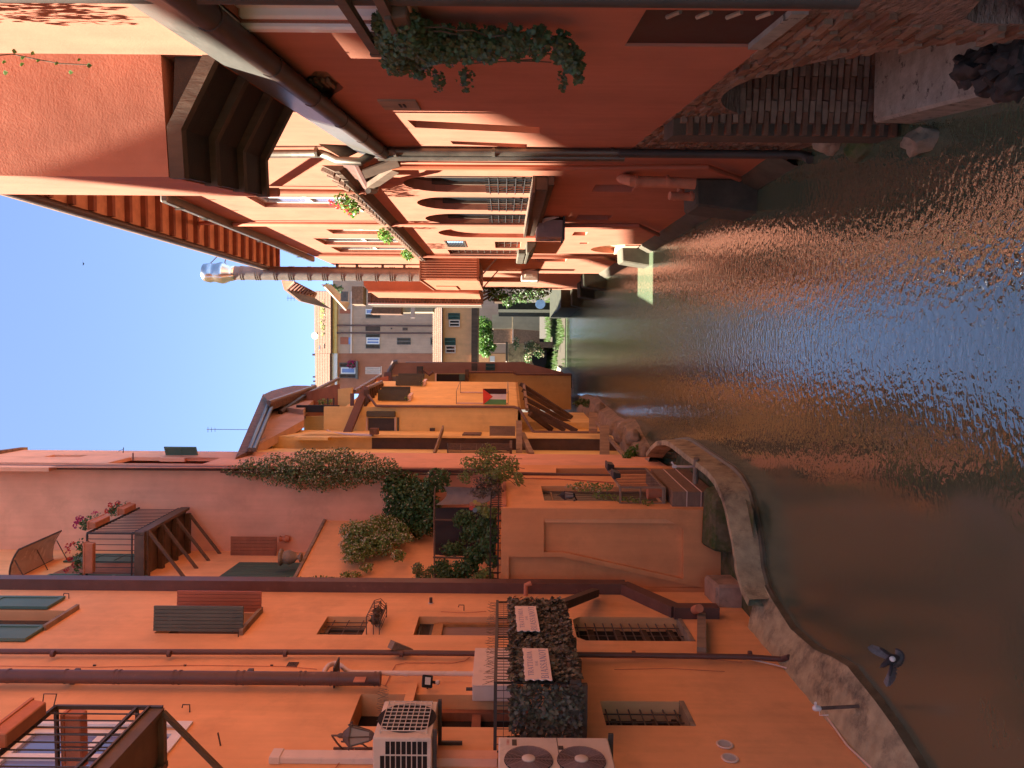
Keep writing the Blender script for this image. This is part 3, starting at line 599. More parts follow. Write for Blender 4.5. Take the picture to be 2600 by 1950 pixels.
LEAF = [(0, 0), (0.32, 0.25), (0.38, 0.55), (0.0, 1.0), (-0.38, 0.55), (-0.32, 0.25)]
IVY = [(0, 0.05), (0.30, -0.12), (0.52, 0.18), (0.38, 0.42), (0.50, 0.70), (0.20, 0.66), (0, 1.0), (-0.20, 0.66), (-0.50, 0.70), (-0.38, 0.42), (-0.52, 0.18), (-0.30, -0.12)]
def leaf(mb, p, size, nrm, up, m=0, shape=LEAF, fold=0.12):
    n = Vector(nrm).normalized(); u = Vector(up); u = (u - n * u.dot(n))
    if u.length < 1e-3: u = n.orthogonal()
    u.normalize(); x = u.cross(n); k = len(mb.v)
    for a, b in shape: mb.v.append(p + x * (a * size) + u * (b * size) + n * (abs(a) * fold * size - 0.12 * size * b * b))
    mb.f.append(tuple(range(k, k + len(shape)))); mb.m.append(m)
def rv(): return Vector((RN.gauss(0, 1), RN.gauss(0, 1), RN.gauss(0, 1))).normalized()
def clump(mb, c, rad, n, size, m=0, flowers=0, mf=1, fsize=0.04, shell=0.55, bias=(0, 0, 0.3), fshape=LEAF):
    """leaves in an ellipsoid, denser to its surface"""
    rad = Vector(rad); c = Vector(c)
    for i in range(n):
        d = rv(); t = shell + (1.05 - shell) * RN.random() ** 0.6
        p = c + Vector((d.x * rad.x, d.y * rad.y, d.z * rad.z)) * t
        leaf(mb, p, size * RN.uniform(0.6, 1.3), d * 0.6 + rv() * 0.7 + Vector(bias), rv() + Vector((0, 0, -0.5)), m)
    for i in range(flowers):
        d = rv(); p = c + Vector((d.x * rad.x, d.y * rad.y, d.z * rad.z)) * RN.uniform(0.9, 1.12)
        for q in range(2): leaf(mb, p, fsize * RN.uniform(0.7, 1.2), d + rv() * 0.8, rv(), mf)
def plant(name, label, cat, mb, mats, group=None, stems=None, kind=None):
    """a plant of foliage and stems"""
    xs = [q.x for q in mb.v]; ys = [q.y for q in mb.v]; zs = [q.z for q in mb.v]
    t = thing(name, ((min(xs) + max(xs)) / 2, (min(ys) + max(ys)) / 2, min(zs)), label, cat, group)
    me, loc = mesh_of('foliage', mb, mats); o = bpy.data.objects.new('foliage', me); link(o, loc, t); o['kind'] = 'stuff'
    if stems:
        sb = MB()
        for pts, r in stems: sb.tube(pts, r, 5)
        obj('stem', sb, MT['twig'], t)
    return t

# text in real flat letters with serifs, drawn from strokes (x right, y up, 0..1 high)
GLY = {
 'T': (0.72, [((0.36, 0), (0.36, 0.95), .13), ((0, 0.97), (0.72, 0.97), .06), ((0.03, .80), (0.03, .98), .06), ((.69, .80), (.69, .98), .06), ((.2, .02), (.52, .02), .05)]),
 'R': (0.74, [((.14, 0), (.14, 1), .13), ((0, .02), (.3, .02), .05), ((0, .98), (.4, .98), .06), ((.4, .98), (.56, .88), .07), ((.56, .88), (.56, .62), .12), ((.56, .62), (.4, .5), .07), ((.14, .5), (.4, .5), .06), ((.34, .5), (.64, .03), .13), ((.56, .02), (.76, .02), .05)]),
 'A': (0.78, [((.08, 0), (.38, 1), .06), ((.38, 1), (.70, 0), .14), ((.2, .34), (.58, .34), .06), ((0, .02), (.2, .02), .05), ((.54, .02), (.82, .02), .05)]),
 'O': (0.82, [((.10, .3), (.10, .7), .14), ((.10, .7), (.28, .95), .09), ((.28, .97), (.54, .97), .06), ((.54, .95), (.72, .7), .09), ((.72, .7), (.72, .3), .14), ((.72, .3), (.54, .05), .09), ((.54, .03), (.28, .03), .06), ((.28, .05), (.10, .3), .09)]),
 'I': (0.36, [((.18, 0), (.18, 1), .13), ((.02, .02), (.34, .02), .05), ((.02, .98), (.34, .98), .05)]),
 'B': (0.70, [((.14, 0), (.14, 1), .13), ((0, .02), (.44, .02), .06), ((0, .98), (.42, .98), .06), ((.42, .98), (.55, .88), .07), ((.55, .88), (.55, .64), .12), ((.55, .64), (.42, .53), .07), ((.14, .53), (.46, .53), .06), ((.46, .53), (.61, .4), .07), ((.61, .4), (.61, .15), .13), ((.61, .15), (.44, .02), .07)]),
 'S': (0.58, [((.50, .78), (.50, .98), .05), ((.46, .88), (.30, .98), .06), ((.30, .97), (.12, .86), .08), ((.10, .86), (.10, .68), .11), ((.12, .66), (.48, .38), .13), ((.50, .36), (.50, .16), .11), ((.48, .14), (.30, .03), .08), ((.30, .02), (.08, .12), .06), ((.06, .02), (.06, .26), .05)]),
 'N': (0.80, [((.12, 0), (.12, .98), .06), ((.14, .98), (.66, .02), .14), ((.66, 0), (.66, .98), .06), ((0, .02), (.24, .02), .05), ((0, .98), (.2, .98), .05), ((.54, .98), (.80, .98), .05)]),
 'D': (0.78, [((.14, 0), (.14, 1), .13), ((0, .02), (.42, .02), .06), ((0, .98), (.42, .98), .06), ((.42, .98), (.62, .8), .08), ((.64, .8), (.64, .2), .13), ((.62, .2), (.42, .02), .08)]),
 'L': (0.62, [((.14, 0), (.14, 1), .13), ((0, .02), (.58, .02), .06), ((.57, .02), (.57, .26), .06), ((0, .98), (.3, .98), .05)]),
 'H': (0.80, [((.12, 0), (.12, 1), .16), ((.66, 0), (.66, 1), .16), ((.12, .5), (.66, .5), .14)]),
}
def text(mb, word, fr, s_left, s_right, z0, z1, o, m=0):
    """letters between s_left and s_right (reading direction may run either way along s)"""
    tot = sum(GLY[c][0] + 0.12 for c in word) - 0.12; k = (s_right - s_left) / tot; h = z1 - z0; x = 0.0
    for c in word:
        w, st = GLY[c]
        for (x0, y0), (x1, y1), t in st:
            d = Vector((x1 - x0, y1 - y0)); n = Vector((-d.y, d.x)).normalized() * (t / 2)
            q = [(x0 + n.x, y0 + n.y), (x1 + n.x, y1 + n.y), (x1 - n.x, y1 - n.y), (x0 - n.x, y0 - n.y)]
            mb.add([fr.p(s_left + (x + a) * k, o, z0 + b * h) for a, b in q], [(0, 1, 2, 3)], m); o += 0.00001
        x += w + 0.12
    return mb
# ------------------------------------------------------------------ orange house: windows, shutters, pipes
MT['handrail'] = MT['darkmetal']
# top window with its shutters folded flat on the wall
backing(LA, rW1, 0.2, MT['glass'], HA, 'window_pane')
q = rc(LA, 1519, -130, 172, 1550); panelled('shutter', LA, q[0], q[1] - 0.02, 0.02, 0.07, q[2], q[3] + 1.2, MT['green'], HA, rows=3)
q = rc(LA, 1593, -130, 124, 1632); panelled('shutter', LA, q[0], q[1] - 0.02, 0.02, 0.07, q[2], q[3] + 1.0, MT['green'], HA, rows=3)
mb = MB(); mb.bf(LA, rW1[0] - 0.1, rW1[1] + 0.08, 0.0, 0.09, rW1[2] - 0.06, rW1[2]); obj('window_sill', mb, MT['woodg'], HA)
# window with two shutters standing out at right angles
backing(LA, rW2, 0.22, MT['glass'], HA, 'window_pane')
mb = MB(); mb.bf(LA, rW2[0] - 0.06, rW2[1] + 0.06, 0.0, 0.1, rW2[2] - 0.06, rW2[2]); obj('window_sill', mb, MT['woodg'], HA)
def side_fr(fr, s, ang=90):
    a = math.radians(ang); e = fr.d * math.cos(a) + fr.n * math.sin(a); A = fr.A + fr.d * s
    f = Fr(A, A + e); return f
f1 = side_fr(LA, rW2[0] + 0.02, 84); f2 = side_fr(LA, rW2[1] - 0.02, 84)
z0, z1 = f1.px(618, 1570)[1], f1.px(391, 1570)[1]
boards('shutter', f1, 0.03, f1.px(500, 1538)[0], -0.02, 0.02, z0, z1, 7, MT['olivegr'], HA)
w2 = f2.px(560, 1500)[0]
boards('shutter', f2, 0.03, w2, -0.02, 0.02, z0 - 0.01, z1, 6, MT['redbr'], HA)
for x, y in ((640, 1546), (605, 1617), (482, 1808), (175, 1520), (1178, 1550)): hookpin(LA, x, y, HA)
# small barred window with an iron flower holder
backing(LA, rW3, 0.25, MT['dark'], HA); window(LA, rW3, 0.24, HA, 'woodg', 'glass', cols=2)
grille(LA, rW3, -0.08, 5, 3, HA)
t = thing('iron_flower_holder', LA.p((rW3[0] + rW3[1]) / 2, 0.15, rW3[2]), 'wrought iron flower holder below the small barred window', 'plant holder')
mb = MB(); zb, zt = LA.px(972, 1590)[1], LA.px(940, 1590)[1]; a, b = rW3[0] + 0.02, rW3[1] - 0.02
for zz in (zb, zb + 0.10, zt):
    oo = 0.30 if zz != zb else 0.22
    mb.tube([LA.p(a, 0.0, zz), LA.p(a, oo, zz), LA.p(b, oo, zz), LA.p(b, 0, zz)], 0.009, 6)
for i in range(9):
    s = a + (b - a) * i / 8; mb.tube([LA.p(s, 0.22, zb), LA.p(s + 0.02 * (-1) ** i, 0.33, (zb + zt) / 2), LA.p(s, 0.30, zt)], 0.007, 5)
for i in range(4): mb.tube([LA.p(a, 0.05 + i * .07, zb), LA.p(b, 0.05 + i * .07, zb)], 0.006, 5)
obj('cage', mb, MT['iron'], t)
mb = MB(); clump(mb, LA.p((a + b) / 2, 0.16, zb + 0.12), (0.12, 0.25, 0.08), 110, 0.07); o = obj('dry_plant', mb, MT['leafp'], t, kind='stuff')
# balcony door with transom
backing(LA, rW4, 0.2, MT['dark'], HA)
r = rW4; zt = r[3] - 0.30
mb = MB(); mb.bf(LA, r[0], r[1], -0.19, -0.12, zt - 0.03, zt + 0.03); mb.bf(LA, r[0] + 0.02, r[0] + 0.1, -0.19, -0.1, r[2], zt - 0.03); mb.bf(LA, r[1] - 0.1, r[1] - 0.02, -0.19, -0.1, r[2], zt - 0.03)
mb.bf(LA, r[0] + 0.1, r[1] - 0.1, -0.19, -0.1, zt - 0.14, zt - 0.03); mb.bf(LA, r[0] + 0.1, r[1] - 0.1, -0.19, -0.1, r[2], r[2] + 0.5)
dr = obj('balcony_door', mb, MT['woodo'], HA)
mb = MB(); mb.bf(LA, r[0] + 0.1, r[1] - 0.1, -0.18, -0.15, r[2] + 0.5, zt - 0.14); obj('curtained_pane', mb, MT['curtain'], dr)
louvred('transom_grille', LA, r[0] + 0.02, r[1] - 0.02, -0.18, -0.13, zt + 0.03, r[3] - 0.02, MT['darkmetal'], HA, n=7)
# deep recess with the second door
backing(LA, rW5, 0.33, MT['dark'], HA)
r = rW5; zt = LA.px(1055, 1800)[1]
mb = MB()
for i in range(4): mb.bf(LA, r[0] + 0.05, r[1] - 0.05, -0.32, -0.24 + 0.01 * i, r[2] + 0.15 + i * 0.55, r[2] + 0.27 + i * 0.55)
mb.bf(LA, r[0] + 0.02, r[0] + 0.12, -0.32, -0.2, r[2], zt); mb.bf(LA, r[1] - 0.12, r[1] - 0.02, -0.32, -0.2, r[2], zt); mb.bf(LA, r[0], r[1], -0.32, -0.17, zt, zt + 0.09)
obj('balcony_door', mb, MT['woodr'], HA)
q = LA.rect(1034, 1742, 1054, 1800); mb = MB(); mb.bf(LA, r[0] + 0.1, q[1], -0.1, 0.06, q[2], q[3] + .02); obj('lintel', mb, MT['orange'], HA)
# two lower barred windows
for r, d, nv, nh in ((rW6, 0.27, 3, 12), (rW7, 0.29, 3, 7)):
    backing(LA, r, d, MT['dark'], HA); grille(LA, r, -0.13, nv, nh, HA, 0.010)
    mb = MB(); mb.bf(LA, r[0], r[1], -d + 0.01, 0.015, r[2] - 0.05, r[2] + 0.015); obj('window_sill', mb, MT['stone'], HA)
    mb = MB()
    for i in range(4): mb.bf(LA, r[0] + 0.02, r[1] - 0.02, -d + 0.02, -d + 0.05, r[2] + (r[3] - r[2]) * (i + .2) / 4, r[2] + (r[3] - r[2]) * (i + .45) / 4)
    obj('inner_shutter', mb, MT['wood'], HA)
# white window high up behind the near balcony
window(LA, rW8, 0.1, HA, 'white', 'bluepane', cols=2, rows=2, w=0.09)
mb = MB(); w = 0.10; r = rW8
for a, b, c, e in ((r[0] - w, r[0], r[2] - w, r[3] + w), (r[1], r[1] + w, r[2] - w, r[3] + w), (r[0], r[1], r[2] - w, r[2]), (r[0], r[1], r[3], r[3] + w)): mb.bf(LA, a, b, -0.02, 0.03, c, e)
obj('window_surround', mb, MT['white'], HA)
# downpipe, flue, corner duct
def rings(mb, fr, x0, x1, y, o, r, n, h=0.05, k=1.12):
    for i in range(n):
        a = fr.pt(x0 + (x1 - x0) * i / max(1, n - 1), y, o); mb.tube([a, a - Vector((0, 0, h))], r * k, 12)
mb = MB(); mb.tube(path(LA, [(-80, 1654), (900, 1656), (1640, 1664), (1900, 1668), (1985, 1674)], 0.10) + [LA.pt(2003, 1668, 0.2)], 0.042, 10); rings(mb, LA, 130, 1900, 1660, 0.10, 0.042, 7)
obj('downpipe', mb, MT['brown'], HA, smooth=40)
mb = MB(); mb.tube(path(LA, [(-80, 1716), (966, 1724)], 0.17), 0.092, 16)
for x in (20, 165, 290, 302, 440, 455, 600, 616, 760, 772, 838, 856, 950, 962):
    a = LA.pt(x, 1716 + x * 0.008, 0.17); mb.tube([a, a - Vector((0, 0, 0.025))], 0.1, 16)
fl = obj('flue', mb, MT['brown'], HA, smooth=40)
mb = MB(); a = LA.pt(928, 1724, 0.272); mb.bf(LA, LA.px(928, 1730, 0.27)[0], LA.px(928, 1718, 0.27)[0], 0.255, 0.268, LA.px(928, 1724, .27)[1], LA.px(899, 1724, .27)[1]); obj('label_plate', mb, MT['terracotta'], fl)
mb = MB(); a = LA.px(862, 1735)[0]; zz = LA.px(858, 1730)[1]; mb.prism([LA.p(a, 0, zz), LA.p(a, 0.17, zz), LA.p(a, 0.0, zz - 0.26)], Vector((LA.d.x, LA.d.y, 0)) * 0.05); mb.bf(LA, a - 0.16, a + 0.2, 0.0, 0.3, zz, zz + 0.02); obj('flue_bracket', mb, MT['darkmetal'], HA)
for x in (632, 190): mb = MB(); mb.bf(LA, LA.px(x, 1738)[0], LA.px(x, 1724)[0], 0, 0.16, LA.px(x + 9, 1730)[1], LA.px(x - 4, 1730)[1]); obj('flue_clip', mb, MT['darkmetal'], HA)
mb = MB(); sE = 15.02; U = Vector((LA.n.x, LA.n.y, 0))
def dp(x, y, o=0.14): return LA.pt(x, y, o)
zA = dp(1500, 1502).z
mb.bar(LA.p(sE + .05, 0.10, TOPA), LA.p(sE + .05, 0.10, dp(1596, 1503).z), 0.27, 0.22, U)
p1 = LA.p(sE + .05, 0.10, dp(1590, 1503).z); p2 = dp(1717, 1552, 0.1); p3 = dp(1822, 1552, 0.1)
mb.bar(p1, p2, 0.24, 0.2, U); mb.bar(p2 + Vector((0, 0, 0.06)), p3, 0.25, 0.21, U)
obj('corner_duct', mb, MT['brown'], HA)
mb = MB(); mb.bar(dp(1512, 1504, 0.14), dp(1404, 1545, 0.62), 0.14, 0.14, U); obj('balcony_strut', mb, MT['wood'], HA)
mb = MB(); mb.bar(dp(1781, 1566, 0.1), dp(1781, 1656, 0.1), 0.14, 0.15, U); obj('cross_duct', mb, MT['woodg'], HA)
mb = MB(); a = dp(1764, 1549, 0.2); mb.tube([a, a + Vector((0.10, -0.24, -0.02))], 0.075, 14); obj('drain_stub', mb, MT['terracotta'], HA, smooth=40)
mb = MB(); mb.bar(dp(993, 1637, 0.22), dp(1040, 1655, 0.02), 0.12, 0.12, U); obj('beam_stub', mb, MT['woodg'], HA)
mb = MB(); a = dp(1335, 1512, .1); mb.tube([a, a + U * 0.2, a + U * 0.24 - Vector((0, 0, 0.1))], 0.045, 10); obj('spout', mb, MT['terracotta'], HA, smooth=40)
# cream pipe and box
mb = MB(); mb.tube(path(LA, [(822, 1712), (826, 1700), (836, 1689), (850, 1684), (864, 1689), (880, 1702), (892, 1708), (1205, 1711)], 0.13), 0.036, 12); rings(mb, LA, 905, 1150, 1710, 0.13, 0.036, 3)
obj('cream_pipe', mb, MT['cream'], HA, smooth=40)
q = LA.rect(1205, 1679, 1300, 1747, 0.0); s0, s1 = LA.px(1230, 1738, 0.24)[0], LA.px(1230, 1680, 0.02)[0]
t = thing('boiler_box', LA.p((s0 + s1) / 2, 0.12, q[2]), 'cream plastic utility box on the wall above the balcony rail', 'box')
mb = MB(); mb.bf(LA, s0, s1, 0.0, 0.22, q[2], q[3]); obj('casing', mb, MT['cream'], t, bevel=0.012)
mb = MB(); mb.bf(LA, s0 - 0.01, s1 + 0.01, 0.221, 0.232, q[2] - .005, q[3] + .008); obj('cover', mb, MT['cream'], t, bevel=0.006)
mb = MB(); mb.tube([LA.p(s0 + 0.12, 0.12, q[3]), LA.p(s0 + 0.12, 0.12, q[3] + 0.09)], 0.025, 8); obj('valve', mb, MT['darkmetal'], t)
# cables and small things on the wall
mb = MB(); mb.tube(path(LA, [(978, 1741), (985, 1728), (995, 1705), (1005, 1688), (1030, 1683), (1150, 1683), (1180, 1678), (1194, 1668)], 0.015), 0.006, 5); obj('cable', mb, MT['terracotta'], HA)
r = LA.rect(730, 1683, 756, 1694); louvred('vent_grille', LA, r[0], r[1], 0, 0.015, r[2], r[3], MT['iron'], HA, n=6, w=0.012)
mb = MB(); a = LA.pt(1094, 1532); mb.tube([a, a + U * 0.11], 0.03, 10); mb.tube([a, a + U * 0.015], 0.05, 10, m=1); tag(obj('spot_light', mb, [MT['darkmetal'], MT['cream']], None), 'tiny cylinder wall light left of the wooden balcony door', 'lamp')
mb = MB(); a = LA.pt(560, 1893); mb.tube([a, a + U * 0.16 + Vector((0, 0, .03))], 0.01, 6); obj('wall_pin', mb, MT['iron'], HA)
# floodlight with motion sensor
c = LA.pt(1085, 1730, 0.16); t = thing('floodlight', c, 'small black floodlight with motion sensor beside the cream pipe', 'lamp')
ax = Vector((0.55, -0.75, -0.35)).normalized(); ri = ax.cross(Vector((0, 0, 1))).normalized(); up = ri.cross(ax)
mb = MB(); mb.hexa([c + ri * a + up * b + ax * e for e in (-0.02, 0.02) for a, b in ((-.085, -.075), (.085, -.075), (.085, .075), (-.085, .075))]); obj('housing', mb, MT['black'], t, bevel=0.01)
mb = MB(); mb.hexa([c + ri * a + up * b + ax * e for e in (0.0205, 0.024) for a, b in ((-.05, -.04), (.05, -.04), (.05, .04), (-.05, .04))]); obj('lens', mb, MT['white'], t)
mb = MB(); mb.tube([c - up * .08, c - up * .12 - ax * .02], 0.02, 8); mb.lathe(c - up * .15, [(0.0, -.035), (.03, -.02), (.035, 0), (.03, .02), (0.01, .035)], 10, m=1); mb.tube([c - ax * .02 - up * .05, LA.pt(1085, 1748, 0.0)], 0.012, 6); obj('sensor', mb, [MT['black'], MT['cream']], t)

# ------------------------------------------------------------------ air conditioners on the orange house
def fan_disc(mb, fr, s, z, o, r, m=0, n=24, rings_=9, hub=0.22, wire=0.004):
    for i in range(rings_):
        rr = r * (hub + (1 - hub) * (i + 0.5) / rings_)
        pts = [fr.p(s + rr * math.cos(2 * math.pi * k / n), o, z + rr * math.sin(2 * math.pi * k / n)) for k in range(n + 1)]
        mb.tube(pts, wire, 4, m, cap=False)
def ac_unit(name, label, fr, s0, s1, o0, o1, z0, z1, mat):
    t = thing(name, fr.p((s0 + s1) / 2, (o0 + o1) / 2, z0), label, 'air conditioner')
    mb = MB(); mb.bf(fr, s0, s1, o0, o1, z0, z1); obj('casing', mb, MT[mat], t, bevel=0.012)
    return t
o1 = 0.50; s0, s1 = LA.px(1020, 1874, o1)[0], LA.px(1020, 1780, o1)[0]; z1 = LA.px(946, 1874, o1)[1]; z0 = LA.px(1096, 1874, o1)[1]
AC1 = ac_unit('air_conditioner', 'cream air conditioner with square fan grille above the leaf-screened balcony', LA, s0, s1, 0.12, o1, z0, z1, 'acwhite')
sm, zm = s0 + (s1 - s0) * 0.52, (z0 + z1) / 2; hw = (s1 - s0) * 0.40; hz = (z1 - z0) * 0.40
mb = MB(); mb.lathe(LA.p(sm, o1 + 0.004, zm), [(hw * 0.98, 0), (hw * 0.98, 0.003)], 28, (LA.n.x, LA.n.y, 0)); obj('fan_opening', mb, MT['dark'], AC1)
mb = MB(); mb.lathe(LA.p(sm, o1 + 0.008, zm), [(0.06, 0), (0.06, 0.012)], 14, (LA.n.x, LA.n.y, 0))
for k in range(4):
    a = k * math.pi / 2 + 0.4; d1 = (math.cos(a), math.sin(a)); d2 = (math.cos(a + .8), math.sin(a + .8))
    mb.add([LA.p(sm + .05 * d1[0], o1 + .010, zm + .05 * d1[1]), LA.p(sm + hw * .9 * d1[0], o1 + .009, zm + hw * .9 * d1[1]), LA.p(sm + hw * .9 * d2[0], o1 + .013, zm + hw * .9 * d2[1]), LA.p(sm + .05 * d2[0], o1 + .012, zm + .05 * d2[1])], [(0, 1, 2, 3)])
obj('fan', mb, MT['black'], AC1)
mb = MB(); r4 = (sm - hw, sm + hw, zm - hz, zm + hz)
for i in range(9):
    s = r4[0] + (r4[1] - r4[0]) * i / 8; mb.tube([LA.p(s, o1 + 0.03, r4[2]), LA.p(s, o1 + 0.03, r4[3])], 0.006, 5)
for i in range(9):
    z = r4[2] + (r4[3] - r4[2]) * i / 8; mb.tube([LA.p(r4[0], o1 + 0.034, z), LA.p(r4[1], o1 + 0.034, z)], 0.006, 5)
for a, b in ((r4[0], r4[2]), (r4[1], r4[2]), (r4[0], r4[3]), (r4[1], r4[3])): mb.tube([LA.p(a, o1, b), LA.p(a, o1 + 0.034, b)], 0.008, 5)
obj('fan_guard', mb, MT['acwhite'], AC1)
SF = Fr(LA.p(s0, 0.12, 0).xy, LA.p(s0, o1, 0).xy)
for i in range(9):
    for j in range(2):
        if i == 8 and j == 1: continue
        b = MB(); b.bf(SF, 0.03 + j * 0.165, 0.03 + j * 0.165 + 0.145, 0.001, 0.004, z0 + 0.05 + i * (z1 - z0 - .12) / 9, z0 + 0.05 + (i + .8) * (z1 - z0 - .12) / 9); obj('vent_slot', b, MT['dark'], AC1)
for s in (s0 + 0.08, s1 - 0.08):
    mb = MB(); mb.bf(LA, s - .02, s + .02, 0.0, o1 + .06, z0 - 0.05, z0 - 0.005); mb.bf(LA, s - .018, s + .018, 0.0, 0.04, z0 - 0.30, z0 - .05); obj('bracket', mb, MT['darkmetal'], AC1)
# twin-fan unit by the frame edge
o1 = 0.47; s1 = LA.px(1400, 1872, o1)[0]; s0 = s1 - 0.95; z1 = LA.px(1266, 1880, o1)[1]; z0 = LA.px(1545, 1880, o1)[1]
AC2 = ac_unit('air_conditioner', 'tall twin-fan air conditioner with red lettering, cut by the bottom edge', LA, s0, s1, 0.1, o1, z0, z1, 'acwhite')
sm = LA.px(1340, 1930, o1)[0]
for zm in (LA.px(1342, 1930, o1)[1], LA.px(1476, 1930, o1)[1]):
    rr = 0.262
    mb = MB(); mb.lathe(LA.p(sm, o1 + 0.003, zm), [(rr, 0), (rr, 0.003)], 32, (LA.n.x, LA.n.y, 0)); f = obj('fan_opening', mb, MT['dark'], AC2)
    mb = MB(); fan_disc(mb, LA, sm, zm, o1 + 0.018, rr, rings_=13, hub=0.28, wire=0.0035)
    for k in range(12):
        a = 2 * math.pi * k / 12; mb.tube([LA.p(sm + .07 * math.cos(a), o1 + .016, zm + .07 * math.sin(a)), LA.p(sm + rr * math.cos(a), o1 + .012, zm + rr * math.sin(a))], 0.004, 4)
    obj('fan_guard', mb, MT['acbrown'], AC2)
    mb = MB(); mb.lathe(LA.p(sm, o1 + 0.014, zm), [(0.072, 0), (0.072, 0.012), (0.06, 0.02)], 20, (LA.n.x, LA.n.y, 0)); obj('fan_hub', mb, MT['acwhite'], AC2, smooth=40)
mb = MB(); sa = LA.px(1292, 1893, o1)[0]; sb = LA.px(1292, 1878, o1)[0]; text(mb, 'TOSHIBA', LA, sa, sb, LA.px(1293, 1885, o1)[1], LA.px(1286, 1885, o1)[1], o1 + 0.004); obj('lettering', mb, MT['red'], AC2)
mb = MB(); mb.bf(LA, LA.px(1306, 1893, o1)[0], LA.px(1306, 1878, o1)[0], o1, o1 + .003, LA.px(1312, 1885, o1)[1], LA.px(1300, 1885, o1)[1]); obj('badge', mb, MT['zinc'], AC2)
mb = MB(); mb.bf(LA, s1 - .26, s1 - .20, o1, o1 + .012, LA.px(1428, 1885, o1)[1], LA.px(1416, 1885, o1)[1]); mb.bf(LA, s0, s1, o1, o1 + .004, LA.px(1413, 1885, o1)[1] - .01, LA.px(1413, 1885, o1)[1] - .004); obj('panel_seam', mb, MT['darkmetal'], AC2)
mb = MB(); mb.bf(LA, s1 - .02, s1 + .01, 0.0, o1 + .05, z0 - .06, z0 - .005); obj('bracket', mb, MT['darkmetal'], AC2)
# trunking
q = LA.rect(690, 1919, 976, 1941); mb = MB(); mb.bf(LA, q[0], q[1], 0, 0.075, q[2], q[3]); mb.bf(LA, q[0] - .012, q[1] + .012, 0, 0.085, q[3] - 0.12, q[3] + 0.01); obj('pipe_trunking', mb, MT['cream'], HA, bevel=0.008)
q = LA.rect(996, 1925, 1262, 1947); mb = MB(); mb.bf(LA, q[0], q[1], 0, 0.10, q[2], q[3]); obj('pipe_casing', mb, MT['orange2'], HA)
mb = MB(); mb.tube([LA.pt(975, 1930, .05), LA.pt(990, 1925, .12), LA.pt(1003, 1912, .2), LA.pt(1012, 1895, .2)], 0.016, 6); mb.tube([LA.pt(975, 1934, .05), LA.pt(994, 1930, .1), LA.pt(1010, 1915, .18), LA.pt(1018, 1898, .2)], 0.013, 6); obj('hose', mb, MT['cream'], HA)
# wall lantern
c = LA.pt(905, 1868, 0.42); t = thing('wall_lantern', c, 'ornate iron wall lantern left of the cream air conditioner', 'lamp')
mb = MB(); prof = [(0.05, -0.17), (0.10, -0.10)]
mb.lathe(c, [(0.055, -0.15), (0.115, 0.06)], 6); obj('glass', mb, glassmat('lantern_glass', (0.35, 0.30, 0.25), 0.2), t)
mb = MB()
for k in range(6):
    a = math.pi / 3 * k + (0.0); x = Vector((0, 0, 1)).orthogonal().normalized(); y = Vector((0, 0, 1)).cross(x); d = x * math.cos(a) + y * math.sin(a)
    mb.tube([c + d * 0.058 - Vector((0, 0, .15)), c + d * 0.12 + Vector((0, 0, .06)), c + d * 0.145 + Vector((0, 0, .085)), c + d * 0.155 + Vector((0, 0, .06))], 0.009, 5)
    mb.tube([c + d * 0.12 + Vector((0, 0, .06)), c + d * .05 + Vector((0, 0, .14)), c + Vector((0, 0, .15))], 0.010, 5)
mb.lathe(c, [(0.13, 0.055), (0.13, 0.07), (0.06, 0.14), (0.03, 0.15), (0.03, 0.19), (0.012, 0.22)], 6); mb.lathe(c, [(0.06, -0.15), (0.06, -0.165), (0.03, -0.2), (0.01, -0.23)], 6)
wA_, wB_ = LA.pt(868, 1900, 0.02), LA.pt(935, 1900, 0.02)
mb.bar(wA_ + Vector((0, 0, .1)), wB_ - Vector((0, 0, .05)), 0.03, 0.02, U); mb.tube([wA_, sub(wA_, c, .4) + Vector((0, 0, .12)), c + Vector((0, 0, .28)), c + Vector((0, 0, .2))], 0.012, 6)
mb.tube([wB_, sub(wB_, c, .35) + Vector((0, 0, .02)), sub(wA_, c, .55) + Vector((0, 0, .1))], 0.010, 6)
obj('iron_frame', mb, MT['iron'], t, smooth=40)
mb = MB(); mb.tube(path(LA, [(905, 1898), (870, 1925), (845, 1960)], 0.02), 0.006, 5); obj('lamp_cable', mb, MT['terracotta'], HA)

# ------------------------------------------------------------------ trattoria balcony
OB = 0.85; sB0 = LA.px(1466, 1735, OB)[0]; sB1 = LA.px(1431, 1530, OB)[0]; zR = LA.px(1258, 1735, OB)[1]; zF = LA.px(1468, 1735, OB)[1]
BL = thing('trattoria_balcony', LA.p((sB0 + sB1) / 2, 0.4, zF), 'balcony wrapped in brown artificial leaves carrying two white trattoria signs', 'balcony')
mb = MB(); mb.bf(LA, sB0, sB1, 0.0, OB, zF, zF + 0.07); obj('floor', mb, MT['wood'], BL)
mb = MB(); mb.bf(LA, sB0 - .02, sB1 + .02, OB, OB + 0.05, zF - 0.03, zF + 0.10); mb.bf(LA, sB0 - .05, sB0 - 0.0, 0, OB, zF - 0.03, zF + 0.10)
for i in range(5): mb.bf(LA, sB0 + (sB1 - sB0) * i / 4 - .04, sB0 + (sB1 - sB0) * i / 4 + .04, 0.0, OB - .01, zF - 0.11, zF - 0.002)
obj('floor_beams', mb, MT['wood'], BL)
mb = MB(); FB = Fr(LA.p(sB0, OB, 0).xy, LA.p(sB1, OB, 0).xy); NB = Fr(LA.p(sB0, 0, 0).xy, LA.p(sB0, OB, 0).xy); EB = Fr(LA.p(sB1, 0, 0).xy, LA.p(sB1, OB, 0).xy)
